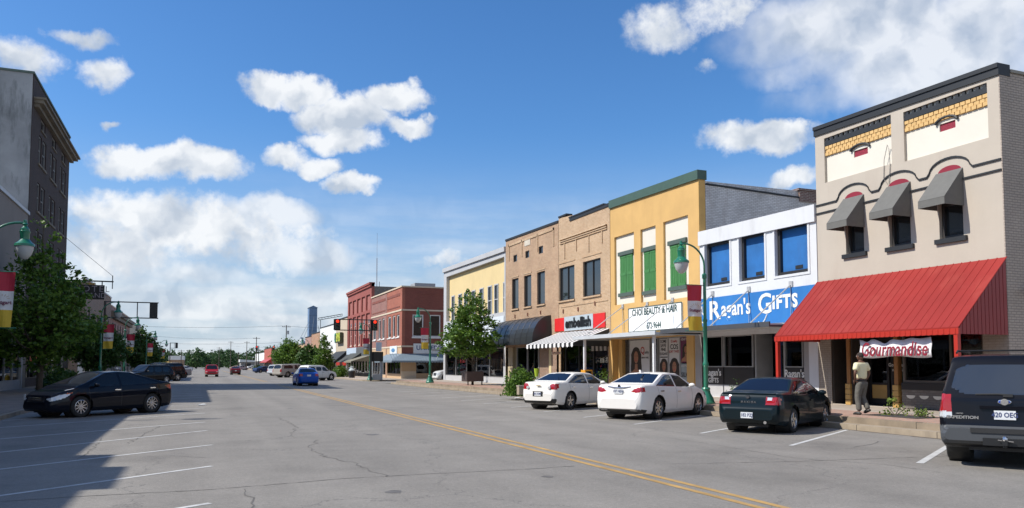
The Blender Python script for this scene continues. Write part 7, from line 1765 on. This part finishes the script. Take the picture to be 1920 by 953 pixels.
def suv(L=5.0, W=1.95, H=1.9, paintm=None, axle=(1.05, 4.0), cell=.04, hood=1.12, bt=1.08, ch=3.55, rf=None, rake=.22, rw=.38, bumper=.62, glass=GLASSC, **k):
    rf = rf or ch - .65
    P = dict(L=L, W=W, paint=paintm, cell=cell, axle=axle, rw=rw, wr=rw + .06, ww=.25, tumble=.20, edge=.90, flat=.45, sm=7,
        top=[(0, bumper), (.10, bumper + .02), (.13, bt + .0), (.16, bt + .05), (.16 + rake, H - .10), (.22 + rake, H - .03), (.6 + rake, H), (rf - .2, H - .01), (rf, H - .05), (ch - .02, hood + .04), (ch + .15, hood + .01), (L - .45, hood - .10), (L - .12, hood - .24), (L - .05, .6), (L, .55)],
        belt=[(0, bumper - .05), (.10, bumper - .02), (.14, bt - .1), (.2, bt), (ch, bt - .03), (ch + .2, hood - .07), (L - .4, hood - .2), (L - .1, .62), (L, .5)],
        bot=[(0, .46), (.15, .36), (.5, .3), (L - .5, .3), (L - .1, .34), (L, .42)],
        plan=[(0, .86), (.03, .92), (.10, .96), (.25, .985), (.7, 1), (L - 1.0, 1), (L - .5, .97), (L - .15, .90), (L - .04, .82), (L, .74)],
        side=[(0, .93), (.1, .98), (.35, 1.0), (.7, 1.0), (1, .96)])
    x0, x3 = .16 + rake * .35 + .28, ch - .18; a, b_ = k.get('pill', (x0 + (x3 - x0) * .33, x0 + (x3 - x0) * .66))
    zt = H - .20
    P['glass'] = [('quarter_window', rounded([(x0, bt + .06), (a - .06, bt + .05), (a - .06, zt), (x0 + rake * .3 + .06, zt)], 1), glass), ('rear_door_window', rounded([(a + .06, bt + .05), (b_ - .05, bt + .04), (b_ - .05, zt), (a + .06, zt)], 1), glass), ('front_door_window', rounded([(b_ + .05, bt + .04), (x3, bt + .02), (rf + .02, zt), (b_ + .05, zt)], 1), glass)]
    yw = W / 2 * .96
    P['plan_glass'] = [('windshield', [(ch - .03, 0), (ch - .03, yw - .12), (rf + .05, yw - .26), (rf + .04, 0)], glass)]
    P['end_parts'] = [('rear_window', rounded([(-.3, bt + .08), (yw - .15, bt + .08), (yw - .27, H - .16), (-.3, H - .14)], 1), k.get('rglass', glass), 'rear'), ('tail_light', [(yw - .12, bumper + .12), (yw - .12, bt + .02), (yw + .1, bt + .02), (yw + .1, bumper + .12)], LAMPR, 'rear'), ('grille', [(-.1, .62), (-.1, hood - .28), (.5, hood - .28), (.5, .62)], PLAST, 'front'), ('headlight', [(.56, .70), (.56, hood - .28), (.95, hood - .28), (.95, .70)], LAMPW, 'front')]
    P['side_parts'] = [('tail_light', [(0, bumper + .12), (0, bt + .0), (.20, bt + .0), (.20, bumper + .12)], LAMPR)]
    P['seams'] = [(b_, .42, bt + .03, 0), (a, .42, bt + .03, 0), (ch - .2, .42, bt, 0)]; P['handles'] = [(b_ + .14, bt - .1), (a + .14, bt - .1)]; P['handle'] = PLAST; P['mirror'] = (ch - .35, bt + .1); P['mirmat'] = PLAST
    return P
# --- big black SUV cut by the right edge
P = suv(5.25, 2.0, 1.93, paint('black_suv_paint', (.006, .0065, .010)), axle=(1.22, 4.25), cell=.028, hood=1.2, bt=1.16, ch=3.75, rake=.30, bumper=.66, rw=.40, rglass=mat('suv_rear_glass', (.012, .018, .03), .04, 0, spec=1.0, coat=.6))
GB = mat('grey_bumper_plastic', (.055, .06, .068), .55, .05)
P['lower'] = [('rear_bumper', lambda x, y, z: (z < .70) & (x < .34) & (z > .40), GB), ('sill_cladding', lambda x, y, z: (z < .48) & (x > .3), GB)]
P['capmat'] = GB
P['end_parts'] = [e for e in P['end_parts'] if e[0] != 'tail_light'] + [('tail_light', [(.86, .95), (.86, 1.24), (1.1, 1.24), (1.1, .95)], LAMPR, 'rear'), ('reversing_light', [(.86, .86), (.86, .95), (1.1, .95), (1.1, .86)], LAMPW, 'rear'), ('brake_light', [(-.1, 1.845), (-.1, 1.885), (.22, 1.885), (.22, 1.845)], LAMPR, 'rear')]
P['side_parts'] = [('tail_light', [(0, .94), (0, 1.24), (.24, 1.24), (.24, .94)], LAMPR), ('reversing_light', [(0, .84), (0, .94), (.24, .94), (.24, .84)], LAMPW)]
hd = 33; dv = Vector((math.cos(R_(hd)), math.sin(R_(hd)))); sdv = Vector((-dv.y, dv.x)); lw_ = Vector(GN(1800, 863)[:2]); ctr = lw_ + dv * (2.625 - 1.22 + .08) - sdv * (.88) + Vector((-.11, .045))
c5, _ = car(P, 'large black SUV seen from behind, cut off by the right edge', 'SUV', ctr.x, ctr.y, hd, plate=('420 OEG', .90, .105), group='cars parked along the right kerb')
xb = -2.625
obj('roof_rail', MB().tube([(xb + .6, .72, 1.95), (xb + .75, .72, 1.99), (xb + 3.0, .72, 1.99), (xb + 3.15, .72, 1.94)], .018, 6).tube([(xb + .6, -.72, 1.95), (xb + .75, -.72, 1.99), (xb + 3.0, -.72, 1.99), (xb + 3.15, -.72, 1.94)], .018, 6).tube([(xb + .8, -.72, 1.99), (xb + .8, .72, 1.99)], .014, 6), BLACK, c5)
obj('rear_wiper', MB().tube([(xb + .16, -.06, 1.235), (xb + .17, .1, 1.245), (xb + .17, .42, 1.235)], .016, 6).box(xb + .13, xb + .18, -.12, .02, 1.2, 1.25), PLAST, c5)
obj('plate_lamp_bar', MB().box(xb + .085, xb + .13, -.36, .36, 1.0, 1.05), MATS['black_suv_paint'], c5)
obj('emblem', MB().lathe((xb + .11, 0, 1.12), [(0, -.02), (.055, -.02), (.06, 0)], 16, ax='x').sphere((xb + .10, 0, 1.12), .1, 16, 8, (.08, 1, .42)), CHROME, c5); 
obj('emblem', MB().sphere((xb + .097, 0, 1.12), .09, 16, 8, (.08, 1, .38)), mat('emblem_blue', (.01, .05, .3), .3), c5); lettering(c5, 'Ford', .062, xb + .085, 0, 1.12, CHROME, .001)
lettering(c5, 'EXPEDITION', .068, xb + .10, .62, .845, CHROME, .003, 1.25); lettering(c5, 'LIMITED', .03, xb + .10, .66, .91, CHROME, .001)
obj('tow_hitch', MB().box(xb - .06, xb + .2, -.32, .32, .40, .52).tube([(xb - .12, 0, .50), (xb - .12, 0, .38)], .03, 8).box(xb - .2, xb + .05, -.04, .04, .42, .49), BLACK, c5)
obj('step_pad', MB().box(xb - .02, xb + .0, -.5, .5, .60, .68), PLAST, c5)
obj('chrome_pin', MB().sphere((xb - .13, 0, .52), .05, 10, 6).tube([(xb - .1, .1, .5), (xb - .1, -.12, .48)], .012, 5), CHROME, c5)
# --- blue compact sedan driving away
P = sedan(4.5, 1.74, 1.46, BLUEC, deck=1.05, hood=.98, rear0=.62, cg=.62, ch=3.3, axle=(.95, 3.55), cell=.05, rw=.31, beltz=.94, rg=1.3, rf=2.45, bpillar=2.0)
P['end_parts'] = [('tail_light', [(.50, .80), (.50, 1.0), (.95, 1.0), (.95, .80)], LAMPR, 'rear')]; P['side_parts'] = [('tail_light', [(0, .80), (.0, 1.0), (.18, 1.0), (.16, .80)], LAMPR)]; P['handle'] = BLUEC
c6, _ = car(P, 'blue compact sedan driving away in the middle of the street', 'car', 8.45, 67.7, 91, plate=('', .86, .06), nm='moving_car')
# --- red SUV coming
P = suv(4.7, 1.85, 1.75, REDC, axle=(.95, 3.75), cell=.07, hood=1.05, bt=1.02, ch=3.4, rake=.2, bumper=.6, rw=.36)
P['lower'] = [('lower_bumper', lambda x, y, z: (z < .48), SILV)]
c7, _ = car(P, 'red SUV driving toward the viewer on the left lanes', 'SUV', 1.95, 121.5, -90, nm='moving_car')
P = sedan(4.5, 1.75, 1.42, paint('dark_red_paint', (.16, .01, .012)), deck=1.04, cell=.08); P['lower'] = [('lower_bumper', lambda x, y, z: (z < .78) & (x < .5), PLAST)]
car(P, 'small distant dark red car driving away past the crossing', 'car', 6.2, 145.5, 90, plate=('', .7, .02), nm='moving_car')
# --- left row farther
P = suv(4.9, 1.9, 1.75, paint('black_brown_paint', (.010, .008, .008)), axle=(1.0, 3.9), cell=.05, hood=1.08, bt=1.04, ch=3.5, rake=.35, rw=.36)
car(P, 'black crossover behind the foreground sedan in the left row', 'SUV', -4.3, 79.5, 223, group='cars parked along the left kerb')
P = suv(5.3, 2.0, 1.95, BCAR, axle=(1.2, 4.3), cell=.05, hood=1.15, bt=1.12, ch=3.9, rake=.3, rw=.4)
car(P, 'big black SUV with roof rails farther along the left row', 'SUV', -3.6, 90.5, 223, group='cars parked along the left kerb')
P = suv(5.2, 1.98, 1.9, BCAR, axle=(1.2, 4.2), cell=.06, hood=1.15, bt=1.12, ch=3.9, rake=.35, rw=.4); car(P, 'dark SUV mostly hidden behind the big black one on the left', 'SUV', -3.7, 98.5, 223, group='cars parked along the left kerb')
def pickup(paintm, topper=None, L=5.6, cell=.07):
    P = suv(L, 1.98, 1.85, paintm, axle=(1.25, 4.45), cell=cell, hood=1.15, bt=1.12, ch=4.1, rake=.1, rw=.39)
    P['top'] = [(0, .62), (.08, .64), (.10, 1.10), (.14, 1.14), (2.0, 1.15), (2.05, 1.2), (2.25, 1.80), (2.4, 1.85), (3.4, 1.86), (3.55, 1.8), (4.1, 1.18), (4.3, 1.15), (L - .4, 1.05), (L - .1, .95), (L - .04, .6), (L, .55)]
    if topper: P['top'] = [(0, .62), (.08, .64), (.10, 1.10), (.16, 1.18), (.34, 1.74), (.45, 1.8), (2.2, 1.84)] + P['top'][7:]
    P['glass'] = [('rear_door_window', [(2.35, 1.17), (2.95, 1.17), (2.95, 1.68), (2.45, 1.68)], GLASSC), ('front_door_window', [(3.05, 1.17), (3.85, 1.15), (3.5, 1.68), (3.05, 1.68)], GLASSC)]
    if topper: P['glass'].append(('topper_window', [(.6, 1.22), (2.1, 1.22), (2.1, 1.62), (.68, 1.62)], GLASSC))
    else: P['end_parts'] = [e for e in P['end_parts'] if e[0] != 'rear_window']
    P['seams'] = []; P['handles'] = []; return P
car(pickup(mat('grey_truck_paint', (.22, .23, .24), .35, coat=1)), 'silver grey pickup showing its tail at the end of the left row', 'pickup truck', -3.3, 112.6, 223, group='cars parked along the left kerb')
# --- right row farther
car(pickup(SILV, True), 'silver tan pickup with topper parked across the street behind the blue car', 'pickup truck', 12.3, 112.0, 32, group='cars parked along the right kerb')
P = suv(4.5, 1.85, 1.7, paint('white_suv_paint', (.62, .62, .60)), axle=(.95, 3.6), cell=.06, hood=1.05, bt=1.02, ch=3.3, rake=.35, rw=.36)
hw_ = GN(621, 714); car(P, 'white crossover nosed to the kerb just right of the blue car', 'SUV', 12.3, 88.5, 32, group='cars parked along the right kerb')
P = suv(4.9, 1.9, 1.75, paint('pale_silver_paint', (.42, .46, .5)), cell=.08, axle=(1.0, 3.9), hood=1.08, bt=1.04, ch=3.5); car(P, 'pale blue silver SUV left of the silver tan pickup', 'SUV', 12.6, 128.5, 32, group='cars parked along the right kerb')
P = suv(5.1, 2.0, 1.9, MATS['white_suv_paint'], axle=(1.15, 4.15), cell=.05, hood=1.2, bt=1.12, ch=3.75, rw=.4)
car(P, 'white SUV nose peeping out of the side street past the pale yellow store', 'SUV', 22.35 + 2.5, 76.6, 180)
# far parked cars at the end of the street
rr = random.Random(5); FARC = [('white', (.65, .65, .65)), ('dark blue', (.03, .05, .12)), ('silver', (.4, .41, .42)), ('black', (.01, .01, .01)), ('tan', (.4, .33, .22))]
spots = [(-3.2, 190, 223, 0), (-3.2, 215, 223, 2), (-3.4, 270, 223, 4), (4.5, 300, -90, 0), (13.4, 178, 32, 1), (13.2, 268, 32, 2), (22, 350, 10, 0), (27, 360, 0, 3), (33, 352, 20, 2), (38, 365, 0, 1), (15, 345, 160, 4)]
words_ = ['before the far left crossing', 'nearest the far left signal', 'past the far left crossing', 'in the road beyond the red SUV', 'under the far right street tree', 'past the far right crossing', 'in the lot by the pale shed, leftmost', 'in the lot by the pale shed, second from the left', 'in the lot by the pale shed, third from the left', 'in the lot by the pale shed, rightmost', 'at the end of the right kerb']
for (x, y, h_, ci), wd_ in zip(spots, words_):
    nm_, cc_ = FARC[ci]; P = sedan(4.7, 1.8, 1.45, paint('far_' + nm_.replace(' ', '_'), cc_), cell=.13); P['seams'] = []; P['handles'] = []
    car(P, 'tiny %s car %s' % (nm_, wd_), 'car', x, y, h_, group='distant parked cars')
# ================================================================= the walking man
def skin_mesh(name, verts, edges, radii, material, parent, sub=2, root_i=0):
    me = bpy.data.meshes.new(name); me.from_pydata(verts, edges, []); me.update()
    o = bpy.data.objects.new(name, me); COL.objects.link(o)
    md = o.modifiers.new('skin', 'SKIN'); md.use_smooth_shade = True
    for i, r in enumerate(radii):
        v = me.skin_vertices[0].data[i]; v.radius = r if isinstance(r, tuple) else (r, r); v.use_root = (i == root_i)
    o.modifiers.new('sub', 'SUBSURF').levels = sub; o.modifiers['sub'].render_levels = sub
    m2 = bpy.data.meshes.new_from_object(o.evaluated_get(bpy.context.evaluated_depsgraph_get())); bpy.data.objects.remove(o)
    m2.materials.clear(); m2.name = name; return link(name, m2, parent, material, True)
SK = mat('brown_skin', (.13, .06, .035), .55, .05); HR = mat('short_grey_hair', (.03, .022, .018), .9, .2)
SHIRT = mat('pale_yellow_shirt', (.74, .69, .44), .85, .06, 6, bump=.5, bscale=9, bd=.03); TROU = mat('grey_green_trousers', (.12, .112, .095), .85, .12, 8, bump=.6, bscale=10, bd=.03); SHOE = mat('dark_shoe', (.02, .018, .016), .5)
mx_, my_, _ = GN(1617, 778, ZS)
# facing +y locally; he walks away, a little to the left of the view line
pr = thing('person', 'man in pale yellow short sleeved shirt and grey trousers walking away, hands at his hips', 'person', (mx_, my_, ZS), R_(6), local=True)
# legs: left one ahead, right one pushing off behind
V = [(0, 0, .96), (-.10, .0, .90), (-.115, .06, .50), (-.12, .02, .10), (.10, .0, .90), (.10, .06, .50), (.08, -.16, .14), (0, 0, 1.12)]
E_ = [(0, 1), (1, 2), (2, 3), (0, 4), (4, 5), (5, 6), (0, 7)]
body_v = [(0, 0, .98), (0, .0, 1.16), (0, .01, 1.34), (0, .0, 1.46), (0, .02, 1.53), (0, .03, 1.575),
          (-.20, 0, 1.44), (-.30, -.03, 1.18), (-.23, .03, .99), (.20, 0, 1.44), (.30, -.03, 1.18), (.23, .03, .99),
          (-.09, .0, .90), (-.11, .05, .50), (-.115, .0, .09), (.09, 0, .90), (.10, .06, .50), (.085, -.15, .14)]
body_e = [(0, 1), (1, 2), (2, 3), (3, 4), (4, 5), (3, 6), (6, 7), (7, 8), (3, 9), (9, 10), (10, 11), (0, 12), (12, 13), (13, 14), (0, 15), (15, 16), (16, 17)]
rad = [(.15, .11), (.15, .11), (.165, .115), (.10, .08), .055, .055, .06, .042, .03, .06, .042, .03, .08, .06, .04, .08, .06, .04]
skin_mesh('body', body_v, body_e, rad, SK, pr)
skin_mesh('shirt', [(0, 0, .98), (0, 0, 1.12), (0, .01, 1.30), (0, .01, 1.43), (0, .01, 1.485), (-.20, 0, 1.43), (-.285, -.02, 1.25), (.20, 0, 1.43), (.285, -.02, 1.25)], [(0, 1), (1, 2), (2, 3), (3, 4), (3, 5), (5, 6), (3, 7), (7, 8)],
          [(.185, .125), (.19, .135), (.205, .14), (.14, .105), (.07, .07), .085, .082, .085, .082], SHIRT, pr)
skin_mesh('trousers', [(0, 0, 1.0), (0, 0, .92), (-.095, .0, .84), (-.115, .055, .50), (-.12, .0, .10), (.095, .0, .84), (.10, .065, .50), (.085, -.14, .15)], [(0, 1), (1, 2), (2, 3), (3, 4), (1, 5), (5, 6), (6, 7)],
          [(.178, .125), (.18, .13), .115, .088, .078, .115, .088, .078], TROU, pr)
obj('belt', MB().lathe((0, 0, .985), [(.165, -.02), (.168, .0), (.165, .02)], 20), BLACK, pr).scale = (1, .78, 1)
hd_ = MB().sphere((0, 0, 0), 1, 20, 14)
hv = []
for (a, b, c) in hd_.v:
    w_ = .078 * (1 - .16 * max(0, -c)); hv.append((a * w_, b * .098 + .012 * c * (b < 0) + .0, c * .122))
hd_.v = [(a, b + .03, c + 1.665) for a, b, c in hv]; obj('head', hd_, SK, pr, smooth=True)
obj('hair', MB().sphere((0, .018, 1.69), 1, 18, 10, (.081, .1, .098)), HR, pr, smooth=True).data
for s in (-1, 1):
    obj('ear', MB().sphere((s * .082, .02, 1.655), .03, 8, 6, (.4, .7, 1.1)), SK, pr, smooth=True)
    obj('eye', MB().sphere((s * .03, .122, 1.675), .012, 8, 6), WHITE, pr, smooth=True)
    # hand resting at the hip: palm, four bent fingers and a thumb
    px, py_, pz = s * .225, .045, .965
    hv_ = [(px, py_ - .01, pz + .03), (px - s * .012, py_ + .03, pz - .02)]; he = [(0, 1)]; hr = [.028, (.034, .02)]
    for k in range(4):
        b0 = len(hv_); off = (-.024 + .016 * k); hv_ += [(px - s * .018, py_ + .045 + off * .4, pz - .04 + off), (px - s * .04, py_ + .07 + off * .3, pz - .06 + off), (px - s * .055, py_ + .06 + off * .3, pz - .08 + off)]
        he += [(1, b0), (b0, b0 + 1), (b0 + 1, b0 + 2)]; hr += [.010, .009, .008]
    b0 = len(hv_); hv_ += [(px + s * .005, py_ + .03, pz + .02), (px - s * .01, py_ + .07, pz + .01)]; he += [(0, b0), (b0, b0 + 1)]; hr += [.012, .010]
    skin_mesh('hand', hv_, he, hr, SK, pr, 1)
obj('nose', MB().sphere((0, .132, 1.65), .016, 8, 6, (.8, 1, 1.2)), SK, pr, smooth=True); obj('mouth', MB().sphere((0, .118, 1.612), .02, 8, 6, (1.2, .4, .3)), mat('lips', (.12, .04, .03), .5), pr, smooth=True)
for (x_, y_, z_, t_) in ((-.12, .05, .0, 0), (.085, -.13, .045, .55)):
    sh = MB().sphere((0, 0, 0), 1, 14, 8); q = []
    for (a, b, c) in sh.v:
        yy, zz_ = b * .145 + .02, max(c * .055, -.04) + .04 - .02 * max(0, b); q.append((x_ + a * .052, y_ + yy * math.cos(t_) + zz_ * math.sin(t_), z_ + zz_ * math.cos(t_) - (yy - .14) * math.sin(t_) * .55))
    sh.v = q; obj('shoe', sh, SHOE, pr, smooth=True)
